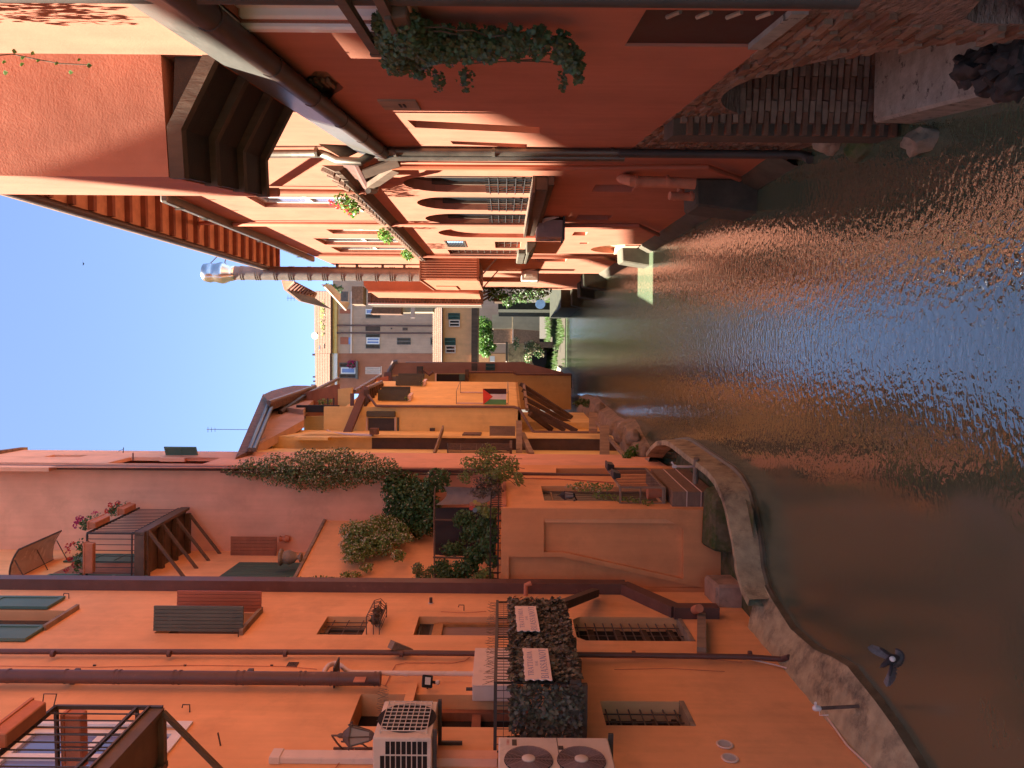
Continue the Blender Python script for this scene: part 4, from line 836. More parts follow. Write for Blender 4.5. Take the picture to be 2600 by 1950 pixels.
mb.bar(FB.p(-.03, 0, zR), FB.p(FB.L + .03, 0, zR), 0.05, 0.04); mb.bar(NB.p(0, 0, zR), NB.p(NB.L, 0, zR), 0.05, 0.04); mb.bar(EB.p(0, 0, zR), EB.p(EB.L, 0, zR), 0.05, 0.04)
rl = obj('handrail', mb, MT['darkmetal'], BL)
for fr, n in ((FB, 5), (NB, 2), (EB, 2)):
    for i in range(n):
        b = MB(); b.tube([fr.p(fr.L * i / (n - 1), 0, zF + .07), fr.p(fr.L * i / (n - 1), 0, zR)], 0.016, 6); obj('post', b, MT['darkmetal'], BL)
mb = MB()
for fr in (FB, NB):
    n = int(fr.L / 0.085)
    for i in range(n + 1): mb.tube([fr.p(fr.L * i / n, 0, zF + .07), fr.p(fr.L * i / n, 0, zR)], 0.0055, 4)
    for j in range(9): z = zF + .1 + (zR - zF - .1) * j / 9; mb.tube([fr.p(0, 0.006, z), fr.p(fr.L, 0.006, z)], 0.0045, 4)
obj('wire_mesh', mb, MT['darkmetal'], BL)
mb = MB()
for i in range(95):
    s = sB0 + (sB1 - sB0) * (i + RN.random()) / 95; a = LA.p(s, OB, zR + .02); mb.tube([a, a + Vector((RN.uniform(-.05, .05), RN.uniform(-.05, .05), RN.uniform(.08, .14)))], 0.0022, 3)
for i in range(40):
    s = LA.px(1000, 1850)[0] + RN.uniform(-.1, .25); a = LA.p(s, RN.uniform(0.12, .5), LA.px(945, 1860, .5)[1]); mb.tube([a, a + Vector((RN.uniform(-.05, .05), RN.uniform(-.05, .05), RN.uniform(.08, .13)))], 0.0022, 3)
obj('bird_spikes', mb, MT['zinc'], BL)
zL = zF + (zR - zF) * 0.84
mb = MB()
for fr, n in ((FB, 4600), (NB, 1500)):
    for i in range(n):
        s = fr.L * RN.random(); z = zF - .03 + (zL - zF + 0.04 + 0.07 * noise.noise(Vector((s * 4, 0, 3)))) * RN.random()
        n3 = Vector((fr.n.x, fr.n.y, 0)); leaf(mb, fr.p(s, RN.uniform(0.015, 0.075), z), RN.uniform(.04, .075), n3 + rv() * 0.75, rv() * .6 + Vector((0, 0, -.9)), 0, IVY if i % 3 == 0 else LEAF, 0.3)
o = obj('leaf_screen', mb, MT['leafp'], BL); o['kind'] = 'stuff'
mb = MB(); mb.bf(FB, 0.01, FB.L - .01, -0.02, -0.012, zF + .08, zL - .07); obj('screen_backing', mb, MT['tarp'], BL)
def sign(label, yl, yr, ztop, zbot, tilt):
    # yl is the photo's larger y (reads first)
    sl, sr = FB.px(1345, yl, 0.09)[0], FB.px(1345, yr, 0.09)[0]; w = sr - sl; h = ztop - zbot
    t = thing('trattoria_sign', FB.p((sl + sr) / 2, 0.1, zbot), label, 'sign', 'trattoria signs on the balcony')
    sh = lambda s: tilt * (s - sl)
    n = 22
    top = [(sl + w * i / n, ztop + sh(sl + w * i / n) + (0.008 * RN.uniform(-1, 1))) for i in range(n + 1)]
    lft = []
    pts = [(sl, zbot), (sr, zbot + sh(sr))] + top[::-1]
    # ragged near edge where the leaves bite into the board
    nb = [(sl + (0.035 if k % 2 else 0.0), zbot + h * (k + .5) / 7) for k in range(7)][::-1]
    mb = MB(); mb.prism([FB.p(a, 0.115, b) for a, b in pts + nb], Vector((FB.n.x, FB.n.y, 0)) * 0.012); obj('board', mb, MT['signw'], t)
    class T:                                                     # sheared copy of the frame for the lettering
        @staticmethod
        def p(s, o, z): return FB.p(s, o, z + sh(s))
    mb = MB(); text(mb, 'TRATTORIA', T, sl + w * .12, sl + w * .88, zbot + h * .66, zbot + h * .86, 0.1285); text(mb, 'DAL', T, sl + w * .43, sl + w * .58, zbot + h * .47, zbot + h * .57, 0.1285)
    text(mb, 'BIASSANOT', T, sl + w * .05, sl + w * .97, zbot + h * .12, zbot + h * .38, 0.1285); obj('lettering', mb, MT['signb'], t)
    return t
za, zb_ = FB.px(1312, 1575, .09)[1], FB.px(1367, 1575, .09)[1]; sign('white trattoria sign at the end of the leafy balcony by the brown duct', 1609, 1545, za, zb_, 0.02)
za, zb_ = FB.px(1330, 1690, .09)[1], FB.px(1396, 1690, .09)[1]; sign('white trattoria sign near the middle of the leafy balcony', 1734, 1653, za, zb_, 0.0)
for x, y in ((1840, 1892), (1853, 1927)):
    mb = MB(); a = LA.pt(x, y, 0.0); mb.lathe(a, [(0.095, 0), (0.105, 0.012), (0.095, 0.022), (0.078, 0.02), (0.076, 0.004)], 22, (LA.n.x, LA.n.y, 0)); v = obj('round_vent', mb, MT['cream'], HA, smooth=40)
    mb = MB(); mb.lathe(a, [(0.077, 0.003), (0.077, 0.0085)], 22, (LA.n.x, LA.n.y, 0)); obj('vent_dark', mb, MT['dark'], v)
    s, z = LA.px(x, y)
    mb = MB()
    for i in range(9):
        q = -0.066 + i * 0.0165; hh = math.sqrt(max(0, .076 ** 2 - q * q)); mb.bar(LA.p(s + q, 0.012, z - hh), LA.p(s + q, 0.012, z + hh), 0.0045, 0.008)
    obj('vent_slats', mb, MT['cream'], v)

# ------------------------------------------------------------------ near balcony high on the orange house
O2 = 0.90; sC1 = LA.px(413, 1797, O2)[0]; zC = LA.px(413, 1797, O2)[1]; zT = LA.px(140, 1757, O2)[1]; sC1b = sC1; sC0 = sC1 - 3.2
BC = thing('iron_balcony', LA.p((sC0 + sC1) / 2, .45, zC), 'rusty iron balcony with terracotta flower boxes in the bottom left corner', 'balcony')
mb = MB(); mb.bf(LA, sC0, sC1, 0.0, O2 - .06, zC + 0.02, zC + 0.06); obj('floor', mb, MT['rustbeam'], BC)
mb = MB(); mb.bf(LA, sC0, sC1, O2 - .06, O2, zC - .02, zC + 0.15); mb.bf(LA, sC0, sC1, O2, O2 + 0.03, zC + 0.13, zC + .15); mb.bf(LA, sC1 - .08, sC1 + .001, 0, O2 - .06, zC - .04, zC + .14); mb.bf(LA, sC0, sC1, 0.25, 0.31, zC - .05, zC + .02)
obj('edge_beam', mb, MT['rustbeam'], BC)
mb = MB(); mb.bar(LA.p(sC1 - .04, O2 - .03, zC - .02), LA.p(sC1 - .04, 0.0, zC - .85), 0.05, 0.05); mb.bar(LA.p(sC1 - 1.5, O2 - .03, zC - .02), LA.p(sC1 - 1.5, 0.0, zC - .85), 0.05, 0.05); obj('brace', mb, MT['rustbeam'], BC)
FC = Fr(LA.p(sC0, O2, 0).xy, LA.p(sC1, O2, 0).xy); EC = Fr(LA.p(sC1, 0, 0).xy, LA.p(sC1, O2, 0).xy)
mb = MB(); zt2 = zC + 1.16
for fr in (FC, EC): mb.bar(fr.p(0, 0, zt2), fr.p(fr.L, 0, zt2), 0.05, 0.03); mb.bar(fr.p(0, 0, zC + .28), fr.p(fr.L, 0, zC + .28), 0.035, 0.03)
mb.bar(FC.p(FC.L, 0, zC), FC.p(FC.L, 0, zt2), 0.04, 0.04, (1, 0, 0)); mb.bar(FC.p(FC.L * .45, 0, zC), FC.p(FC.L * .45, 0, zt2), 0.04, 0.04, (1, 0, 0)); obj('railing', mb, MT['darkmetal'], BC)
for fr in (FC, EC):
    n = int(fr.L / 0.14)
    for i in range(1, n): b = MB(); b.tube([fr.p(fr.L * i / n, 0, zC + .15), fr.p(fr.L * i / n, 0, zt2)], 0.009, 5); obj('baluster', b, MT['darkmetal'], BC)
def trough(name, label, fr, s0, s1, o0, o1, z0, z1, mat='terracotta', group=None):
    t = thing(name, fr.p((s0 + s1) / 2, (o0 + o1) / 2, z0), label, 'flower box', group); k = 0.02
    mb = MB(); P = fr.p
    mb.hexa([P(s0 + k, o0 + k, z0), P(s1 - k, o0 + k, z0), P(s1 - k, o1 - k, z0), P(s0 + k, o1 - k, z0), P(s0, o0, z1), P(s1, o0, z1), P(s1, o1, z1), P(s0, o1, z1)]); obj('trough', mb, MT[mat], t, bevel=0.01)
    mb = MB(); mb.bf(fr, s0 - .012, s1 + .012, o0 - .012, o1 + .012, z1 - .035, z1 + 0.006); obj('rim', mb, MT[mat], t, bevel=0.005)
    return t
trough('flower_box', 'terracotta flower box on the outer rail of the corner iron balcony', FC, FC.L - 0.95, FC.L - .25, 0.03, 0.21, zt2 - .06, zt2 + .12)
trough('flower_box', 'terracotta flower box hung inside the end rail of the corner iron balcony', EC, 0.12, 0.78, -0.24, -0.05, zt2 - .22, zt2 - .02)
trough('flower_box', 'terracotta flower box cut by the left edge on the corner iron balcony', FC, FC.L - 1.9, FC.L - 1.1, 0.03, 0.21, zt2 - .06, zt2 + .12)
mb = MB(); mb.tube([LA.p(sC1 - .06, O2, zt2), LA.p(sC1 + .05, O2 + .12, zt2 + .02), LA.p(sC1 + .05, O2 + .12, zt2 + .16), LA.p(sC1 - .0, O2 - .05, zt2 + .16)], 0.007, 5); obj('box_hanger', mb, MT['darkmetal'], BC)
# ------------------------------------------------------------------ terrace house details
X3 = Vector((1, 0, 0)); Z3 = Vector((0, 0, 1))
# set-back wall: shutters, balcony door, canopy
r = rc(A2, 1473, 546, 736, 1430, 0.03); boards('shutter', A2, r[0], r[1], 0.01, 0.05, r[2], r[3], 7, MT['greendk'], HB)
f3 = Fr(Vector((-4.5, 19.75)), Vector((-3.97, 19.75))); boards('shutter', f3, 0, 0.53, -0.02, 0.02, f3.px(702, 1400)[1], f3.px(586, 1400)[1], 6, MT['woodr'], HB)
r = rc(A2, 1482, 73, 340, 1460, 0.03); panelled('shutter', A2, r[0], r[1], 0.01, 0.05, r[2], r[3], MT['green'], HB, rows=3, w=0.06)
r = rc(A2, 1426, 160, 345, 1408, 0.03); panelled('shutter', A2, r[0], r[1], 0.01, 0.05, r[2], r[3], MT['green'], HB, rows=3, w=0.06)
r = rc(A2, 1458, 130, 345, 1428, 0.0); mb = MB(); mb.bf(A2, r[0], r[1], -0.1, 0.006, r[2], r[3]); obj('balcony_door', mb, MT['woodr'], HB)
a0, a1 = A2.pt(27, 1476), A2.pt(135, 1421); out = Vector((A2.n.x, A2.n.y, 0))
rows = []
for i in range(7):
    t = i / 6; rows.append([a0 + out * (0.72 * t) + Z3 * (-0.34 * t * t + 0.14 * t), sub(a0, a1, .5) + out * (0.72 * t) + Z3 * (-0.34 * t * t + 0.14 * t), a1 + out * (0.72 * t) + Z3 * (-0.34 * t * t + 0.14 * t)])
t = thing('door_canopy', a0, 'curved smoky plexiglass canopy above the flower balcony door', 'canopy')
mb = MB(); mb.spread(rows); mb.spread([[q - Z3 * .012 for q in rr] for rr in rows]); obj('sheet', mb, MT['canopy'], t, smooth=True)
for j in range(3):
    mb = MB(); mb.tube([rr[j] + Z3 * .012 for rr in rows], 0.02, 6); mb.tube([rows[0][j] - Z3 * .35, rows[4][j] - Z3 * .03], 0.013, 5); obj('rib', mb, MT['darkmetal'], t)
mb = MB(); mb.tube(rows[-1], 0.022, 6); mb.tube(rows[0], 0.022, 6); obj('edge_rail', mb, MT['darkmetal'], t)
# flower balcony
Yn, Yf = 17.5, 20.0; zb = 12.82; xo0, xo1 = -3.47, -3.30; zt = zb + 1.22
FBk = thing('flower_balcony', (-4, 18.7, zb), 'dark iron balcony with geranium boxes high in the corner of the orange walls', 'balcony')
mb = MB(); mb.prism([(-4.6, Yn, zb), (xo0, Yn, zb), (xo1, Yf, zb), (-4.5, Yf, zb)], (0, 0, 0.06)); obj('floor', mb, MT['rustbeam'], FBk)
mb = MB(); mb.bar((xo0, Yn - .02, zb + .02), (xo1, Yf, zb + .02), 0.07, 0.22); mb.bar((-4.6, Yn, zb + .02), (xo0 - .04, Yn, zb + .02), 0.07, 0.22)
obj('edge_beam', mb, MT['rustbeam'], FBk)
for i in range(4):
    y = Yn + .12 + (Yf - Yn - .2) * i / 3; b = MB(); b.bar((-4.55, y, zb - .08), (-3.42, y, zb - .08), 0.12, 0.12); obj('joist', b, MT['wood'], FBk)
    b = MB(); b.bar((-3.42, y, zb - .1), (-4.5, y, zb - .95), 0.06, 0.06); obj('brace', b, MT['rustbeam'], FBk)
mb = MB(); mb.bar((xo0, Yn, zt), (xo1, Yf, zt), .045, .03); mb.bar((-4.55, Yn, zt), (xo0, Yn, zt), .045, .03); mb.bar((xo0, Yn, zb + .2), (xo1, Yf, zb + .2), .03, .025); mb.bar((-4.55, Yn, zb + .2), (xo0, Yn, zb + .2), .03, .025)
mb.bar((xo0, Yn, zb), (xo0, Yn, zt), .04, .04, X3); obj('railing', mb, MT['darkmetal'], FBk)
for i in range(17): b = MB(); q = i / 17; b.tube([(xo0 + (xo1 - xo0) * q, Yn + (Yf - Yn) * q, zb + .1), (xo0 + (xo1 - xo0) * q, Yn + (Yf - Yn) * q, zt)], .009, 5); obj('baluster', b, MT['darkmetal'], FBk)
for i in range(1, 8): b = MB(); b.tube([(-4.5 + 1.03 * i / 8, Yn, zb + .1), (-4.5 + 1.03 * i / 8, Yn, zt)], .009, 5); obj('baluster', b, MT['darkmetal'], FBk)
def geranium(name, label, fr, s0, s1, o0, o1, z0, z1, fl):
    t = trough(name, label, fr, s0, s1, o0, o1, z0, z1)
    mb = MB(); c = fr.p((s0 + s1) / 2, (o0 + o1) / 2, z1 + 0.14); 
    for k in range(5): clump(mb, fr.p(s0 + (s1 - s0) * (k + .5) / 5, (o0 + o1) / 2, z1 + RN.uniform(.06, .2)), (.12, .12, .12), 45, .06)
    for k in range(9):
        cc = fr.p(s0 + (s1 - s0) * RN.random(), (o0 + o1) / 2 + RN.uniform(-.15, .15), z1 + RN.uniform(.2, .42)); clump(mb, cc, (.055, .055, .05), 22, .045, 1)
    o = obj('geranium', mb, [MT['leafd'], MT[fl]], t); o['kind'] = 'stuff'; return t
FO = Fr((xo0, Yn), (xo1, Yf)); FNr = Fr((-4.5, Yn), (xo0, Yn))
geranium('geranium_box', 'terracotta box of red geraniums at the far end of the flower balcony rail', FO, 1.62, 2.25, 0.02, 0.2, zt - .05, zt + .13, 'flowerr')
geranium('geranium_box', 'terracotta box of magenta geraniums on the flower balcony corner', FO, 0.25, 0.95, 0.02, 0.2, zt - .05, zt + .13, 'flowerm')
geranium('geranium_box', 'terracotta box of trailing red geraniums on the near rail of the flower balcony', FNr, 0.15, 0.85, 0.02, 0.2, zt - .22, zt - .02, 'flowerr')
# open green shutter and pins on the far tall block
q = at(462, 1146, 22.6); f4 = Fr((q.x - .12, 22.6), (q.x + .14, 22.45)); panelled('shutter', f4, 0, f4.L, -.02, .02, at(503, 1146, 22.6).z, at(422, 1146, 22.6).z, MT['green'], HB, rows=2, w=.05)
mb = MB(); mb.tube([at(338, 1170, 21.4), at(338, 1150, 21.4)], 0.02, 5); obj('stove_pipe', mb, MT['brown'], HB)
mb = MB(); mb.tube([Vector((-2.27, 20.1, 19.2)), Vector((-2.27, 20.1, 4.7))], 0.06, 8); obj('downpipe', mb, MT['brown'], HB, smooth=40)
mb = MB(); mb.tube([at(1300, 1203, 18.9), at(1565, 1209, 18.9)], 0.05, 8); obj('downpipe', mb, MT['brown'], HB, smooth=40)
mb = MB(); mb.tube([at(1240, 1213, 18.4), at(1420, 1216, 18.4), at(1560, 1226, 18.0)], 0.015, 5); obj('cable', mb, MT['terracotta'], HB)
# slatted metal door, small balcony and clad block on the canal side
r = rDoor; mb = MB(); mb.bf(B1C, r[0], r[1], -.19, -.16, r[2], r[3]); dd = obj('metal_door', mb, MT['zinc'], HB)
for i in range(8): b = MB(); b.bf(B1C, r[0] + (r[1] - r[0]) * (i + .15) / 8, r[0] + (r[1] - r[0]) * (i + .85) / 8, -.16, -.13, r[2] + .05, r[3] - .25); obj('slat', b, MT['zinc'], dd)
b = MB(); b.bf(B1C, r[0], r[1], -.16, -.12, r[3] - .24, r[3] - .2); b.bf(B1C, r[0], r[0] + .06, -.16, -.11, r[2], r[3]); b.bf(B1C, r[1] - .06, r[1], -.16, -.11, r[2], r[3]); obj('door_frame', b, MT['woodg'], dd)
OC = 0.34; c0, c1 = B1C.px(1687, 1238, OC)[0], B1C.px(1646, 1190, OC)[0]; zq = B1C.px(1687, 1238, OC)[1]; zr = zq + 0.92
SBk = thing('landing', B1C.p((c0 + c1) / 2, .2, zq), 'small iron railed landing with flower pots beside the slatted metal door', 'balcony')
mb = MB(); mb.bf(B1C, c0, c1, 0, OC, zq - .03, zq + .01); obj('floor', mb, MT['woodg'], SBk)
f5 = Fr(B1C.p(c0, OC, 0).xy, B1C.p(c1, OC, 0).xy); f6 = Fr(B1C.p(c0, 0, 0).xy, B1C.p(c0, OC, 0).xy)
mb = MB()
for fr in (f5, f6): mb.bar(fr.p(0, 0, zr), fr.p(fr.L, 0, zr), .045, .04); mb.bar(fr.p(0, 0, zq + .03), fr.p(fr.L, 0, zq + .03), .04, .03)
for fr, s in ((f5, 0), (f5, f5.L), (f6, 0)): mb.bar(fr.p(s, 0, zq), fr.p(s, 0, zr), .04, .04, X3)
mb.bar(f6.p(0, 0, zr - .42), f6.p(f6.L, 0, zr - .42), .03, .03); obj('railing', mb, MT['woodg'], SBk)
for i in range(1, 13): b = MB(); b.tube([f5.p(f5.L * i / 13, 0, zq), f5.p(f5.L * i / 13, 0, zr)], .008, 5); obj('baluster', b, MT['iron'], SBk)
ck0, ck1 = c0 - .25, c1 + .1; zk1, zk0 = zq - .12, 0.22
mb = MB(); mb.bf(B1C, ck0, ck1, -.02, OC - .03, zk0, zk1); obj('clad_block', mb, MT['clad'], HB, label='brown slab clad block with pale joints under the landing')
for k in (1, 2):
    z = zk0 + (zk1 - zk0) * k / 3; b = MB(); b.bf(B1C, ck0 - .012, ck1, 0, OC - .018, z - .008, z + .008); obj('joint', b, MT['cream'], HB)
# lamps and troughs on the landing
c = at(1440, 1258, 15.35); t = thing('corner_lantern', c, 'small black carriage lantern on the corner beside the slatted metal door', 'lamp')
mb = MB(); mb.lathe(c, [(.05, -.12), (.085, .05)], 6); obj('glass', mb, bpy.data.materials['lantern_glass'], t)
mb = MB(); mb.lathe(c, [(.10, .05), (.05, .12), (.015, .15), (.01, .2)], 6); mb.lathe(c, [(.06, -.12), (.03, -.16)], 6)
for k in range(6): a = math.pi / 3 * k; mb.tube([c + Vector((.085 * math.cos(a), .085 * math.sin(a), .05)), c + Vector((.05 * math.cos(a), .05 * math.sin(a), -.12))], .007, 4)
mb.tube([c - Z3 * .14, c - Z3 * .2 + Vector((-.1, .1, 0)), c + Vector((-.14, .24, -.16))], .015, 6); obj('iron_frame', mb, MT['black'], t)
for yy, lb in ((1192, 'dark trough at the far end of the landing rail'), (1214, 'dark trough on the near half of the landing rail')):
    s = B1C.px(1575, yy, OC)[0]; trough('window_box', lb, f5, max(.05, s - c0 - .2), s - c0 + .2, .02, .16, zr - .12, zr + .04, 'darkmetal')
mb = MB(); mb.lathe(B1C.p(c0 + .25, .17, zq + .01), [(.09, 0), (.13, .24), (.14, .3)], 14); tag(obj('flower_pot', mb, MT['terracotta'], None, smooth=40), 'terracotta pot standing on the small canal landing', 'pot')
mb = MB(); clump(mb, B1C.p(c0 + .6, .2, zq + 1.5), (.1, .35, .5), 220, .055, 0, 30); plant('trailing_creeper', 'thin creeper trailing down to the canal landing rail', 'plant', mb, [MT['leafy'], MT['flowerw']])
mb = MB()
for k in range(7): clump(mb, B1C.p(.35 + k * .1, .05, 1.6 + k * .16), (.06, .12, .12), 40, .05)
plant('slender_creeper', 'wispy creeper at the foot of the slatted metal door', 'plant', mb, [MT['leafy']])
# ------------------------------------------------------------------ terrace: rail, awning, urn, plants
mb = MB(); tr = [(-4.3, 15.72), (-2.5, 15.72), (-2.18, 20.0)]
for i in range(2):
    a, b = tr[i], tr[i + 1]
    for z in (4.68, 4.84): mb.bar((a[0], a[1], z), (b[0], b[1], z), .03, .03)
    n = 12 if i == 0 else 26
    for k in range(n): q = k / n; mb.tube([(a[0] + (b[0] - a[0]) * q, a[1] + (b[1] - a[1]) * q, 4.6), (a[0] + (b[0] - a[0]) * q, a[1] + (b[1] - a[1]) * q, 4.84)], .01, 4)
obj('terrace_railing', mb, MT['boards'], HB)
q = [at(1125, 1235, 18.6), at(1105, 1282, 18.6), at(1225, 1280, 17.4), at(1250, 1240, 17.4)]
mb = MB(); n = 8; rows = []
for i in range(n + 1):
    u = i / n; rows.append([sub(sub(q[0], q[1], v / 6), sub(q[3], q[2], v / 6), u) - Z3 * (.18 * math.sin(math.pi * v / 6)) for v in range(7)])
mb.spread(rows); mb.spread([[p - Z3 * .01 for p in rr] for rr in rows]); tag(obj('awning', mb, MT['tarpg'], None, smooth=True), 'grey brown canvas awning sagging among the terrace plants', 'awning')
rows = []
for i in range(n + 1):
    u = i / n; rows.append([sub(sub(at(1105, 1290, 18.8), at(1104, 1418, 18.4), v / 8), sub(at(1262, 1290, 18.4), at(1258, 1420, 18.4), v / 8), u) + Vector((0, .08 * math.sin(v * 2.1 + u * 3), 0)) for v in range(9)])
mb = MB(); mb.spread(rows); mb.spread([[p + Vector((0, .015, 0)) for p in rr] for rr in rows]); tag(obj('shade_cloth', mb, MT['tarp'], None, smooth=True), 'dark shade cloth hanging behind the terrace plants', 'cloth')
mb = MB(); mb.tube([at(1102, 1320, 17.8), at(1104, 1490, 16.4)], .02, 6); mb.tube([at(1102, 1320, 17.8), at(1275, 1322, 17.8)], .025, 6); mb.tube([at(1100, 1415, 16.6), at(1275, 1418, 16.6)], .025, 6); mb.tube([at(1102, 1320, 17.8), at(1104, 1240, 18.6)], .02, 6); tag(obj('pergola_frame', mb, MT['wood'], None), 'thin dark pergola poles carrying the shade cloth', 'pergola')
c = at(752, 1415, 18.0); c.z = zc + .07; t = thing('stone_urn', c, 'weathered stone urn standing on the terrace wall coping', 'urn')
mb = MB(); mb.lathe(c, [(.11, 0), (.11, .04), (.05, .07), (.05, .11), (.12, .16), (.17, .28), (.15, .38), (.13, .42), (.19, .46), (.20, .50), (.16, .51)], 18); obj('bowl', mb, MT['stone'], t, smooth=40)
mb = MB(); mb.lathe(at(735, 1368, 20.1), [(.07, 0), (.1, .1), (.05, .18), (.08, .25)], 10); tag(obj('clay_figure', mb, MT['terracotta'], None, smooth=40), 'small clay ornament against the shaded wall by the coping', 'ornament')
def mass(lst, mats, size, dens, flw=0.0, fs=.035, m=0, fat=1.0, grow=1.0):
    mb = MB(); lst = [(x, y, Y, rx * grow, ry * grow) for x, y, Y, rx, ry in lst]
    for x, y, Y, rx, ry in lst:      # photo centre, depth, half extents in photo pixels (vertical, horizontal)
        k = Y / F; clump(mb, at(x, y, Y), (ry * k, max(.15, ry * k * .7) * fat, rx * k), int(dens * rx * ry / 100), size, m, int(flw * rx * ry / 100), 1, fs, shell=0.35)
    return mb
J = [(590, 1195, 20.0, 30, 12), (640, 1190, 20.0, 40, 28), (700, 1192, 19.9, 45, 42), (760, 1200, 19.9, 50, 46), (820, 1200, 19.9, 50, 48), (880, 1195, 19.9, 45, 48), (930, 1190, 19.8, 42, 40), (980, 1195, 19.8, 40, 34), (860, 1160, 20.2, 40, 25), (790, 1160, 20.2, 50, 20)]
plant('jasmine', 'large flowering jasmine climbing the corner of the tall shaded wall', 'climber', mass(J, 0, .062, 42, 11, .038), [MT['leafj'], MT['flowerw']], stems=[([at(1200, 1205, 19.9), at(900, 1200, 19.9), at(560, 1198, 19.9)], .025)])
plant('jasmine', 'dark green jasmine mass hanging over the back of the terrace', 'climber', mass([(1000, 1245, 19.6, 30, 35), (1030, 1270, 19.5, 38, 40), (1040, 1310, 19.3, 38, 38), (1000, 1300, 19.6, 28, 50), (1075, 1250, 19.4, 30, 32), (1110, 1220, 19.2, 30, 28), (1060, 1345, 19.0, 25, 20), (1090, 1285, 19.2, 25, 30), (1020, 1230, 19.7, 40, 30), (1010, 1330, 19.2, 34, 24), (1090, 1330, 18.9, 20, 26), (1065, 1290, 19.3, 40, 44)], 0, .08, 46, 3, grow=1.12), [MT['leafd'], MT['flowerw']])
plant('jasmine', 'pale flowering jasmine tumbling over the terrace wall below the urn', 'climber', mass([(900, 1350, 18.7, 30, 22), (945, 1350, 18.6, 34, 22), (890, 1385, 18.2, 22, 18), (930, 1388, 18.2, 26, 16), (990, 1370, 18.3, 30, 16), (1020, 1365, 18.2, 24, 10), (895, 1420, 17.7, 24, 8), (930, 1440, 17.5, 14, 8), (890, 1460, 17.3, 22, 7), (820, 1472, 17.2, 35, 5), (740, 1475, 17.2, 26, 6), (680, 1478, 17.2, 25, 5), (1010, 1410, 17.7, 14, 12), (925, 1365, 18.4, 40, 28), (960, 1385, 18.1, 34, 20), (910, 1400, 17.9, 34, 14), (985, 1338, 18.9, 24, 22), (1010, 1350, 18.7, 22, 20), (960, 1330, 18.9, 22, 20)], 0, .055, 75, 14, .04, grow=1.25), [MT['leafy'], MT['flowerw']])
plant('terrace_shrub', 'bright green shrub in front of the terrace rail by the brown duct', 'shrub', mass([(1232, 1462, 15.9, 22, 22), (1215, 1470, 15.95, 18, 18), (1245, 1480, 15.9, 16, 12)], 0, .055, 70), [MT['leafy']], stems=[([at(1268, 1470, 15.9), at(1230, 1465, 15.9)], .015)])
plant('terrace_shrub', 'dark leafy shrub in the middle of the terrace front', 'shrub', mass([(1160, 1450, 16.3, 26, 26), (1190, 1440, 16.2, 26, 26), (1130, 1465, 16.4, 24, 20), (1170, 1478, 16.2, 28, 12), (1205, 1410, 16.3, 30, 22), (1120, 1440, 16.6, 22, 22)], 0, .06, 75), [MT['leafd']], stems=[([at(1268, 1455, 16.2), at(1170, 1455, 16.2)], .015)])
plant('terrace_shrub', 'small grey green shrub at the top of the terrace steps', 'shrub', mass([(1070, 1470, 16.8, 22, 16), (1095, 1455, 16.8, 20, 18), (1060, 1445, 16.9, 16, 16)], 0, .055, 75), [MT['leafj']])
plant('terrace_shrub', 'spiky dark foliage plant under the shade cloth', 'shrub', mass([(1215, 1345, 16.8, 30, 26), (1230, 1390, 16.3, 26, 26), (1190, 1360, 17.0, 24, 22), (1248, 1425, 16.0, 16, 16), (1180, 1320, 17.2, 30, 24), (1235, 1320, 16.4, 24, 24), (1150, 1395, 17.2, 34, 20), (1250, 1360, 15.9, 16, 30)], 0, .07, 55), [MT['leafd']])
plant('terrace_shrub', 'olive green shrub on the canal corner of the terrace', 'shrub', mass([(1245, 1300, 15.95, 28, 16), (1225, 1290, 16.2, 22, 14)], 0, .05, 50), [MT['leafy']])
V = [(1235, 1150, 18.6, 28, 22), (1260, 1175, 18.0, 34, 26), (1225, 1185, 18.3, 30, 24), (1280, 1200, 17.4, 26, 22), (1250, 1215, 17.2, 30, 20), (1300, 1180, 17.8, 18, 22), (1190, 1175, 18.8, 24, 16), (1180, 1210, 18.6, 18, 18), (1315, 1215, 17.0, 14, 20)]
plant('trailing_vine', 'loose yellow green vine spilling over the canal corner of the terrace', 'climber', mass(V, 0, .055, 50), [MT['leafy']], stems=[([at(1200, 1140 + 18 * k, 18), at(1250 + 9 * k, 1150 + 14 * k, 17.8), at(1320 + 6 * k, 1140 + 25 * k, 17.6)], .006) for k in range(6)])
plant('trailing_vine', 'brownish vine threads above the terrace rail', 'climber', mass([(1235, 1225, 17.0, 34, 18), (1255, 1245, 16.6, 24, 14), (1215, 1250, 16.9, 26, 16)], 0, .045, 60), [MT['leafp']])
# pinwheel and butterflies
c = at(1206, 1285, 16.0); t = thing('garden_pinwheel', c, 'multicoloured petal pinwheel among the terrace plants', 'pinwheel')
cols = [(.45, .40, .12), (.50, .22, .12), (.55, .10, .08), (.15, .25, .28), (.2, .3, .12), (.45, .3, .1)]
for k in range(6):
    a = k * math.pi / 3; mb = MB(); cc = c + Vector((.085 * math.cos(a), 0, .085 * math.sin(a))); mb.lathe(cc, [(.05, -.006), (.05, .006)], 10, (0.2, 1, 0.1)); obj('petal', mb, M('pinwheel_%d' % k, cols[k], bump=0), t)
mb = MB(); mb.tube([c, c - Z3 * .6], .01, 5); obj('stick', mb, MT['twig'], t)
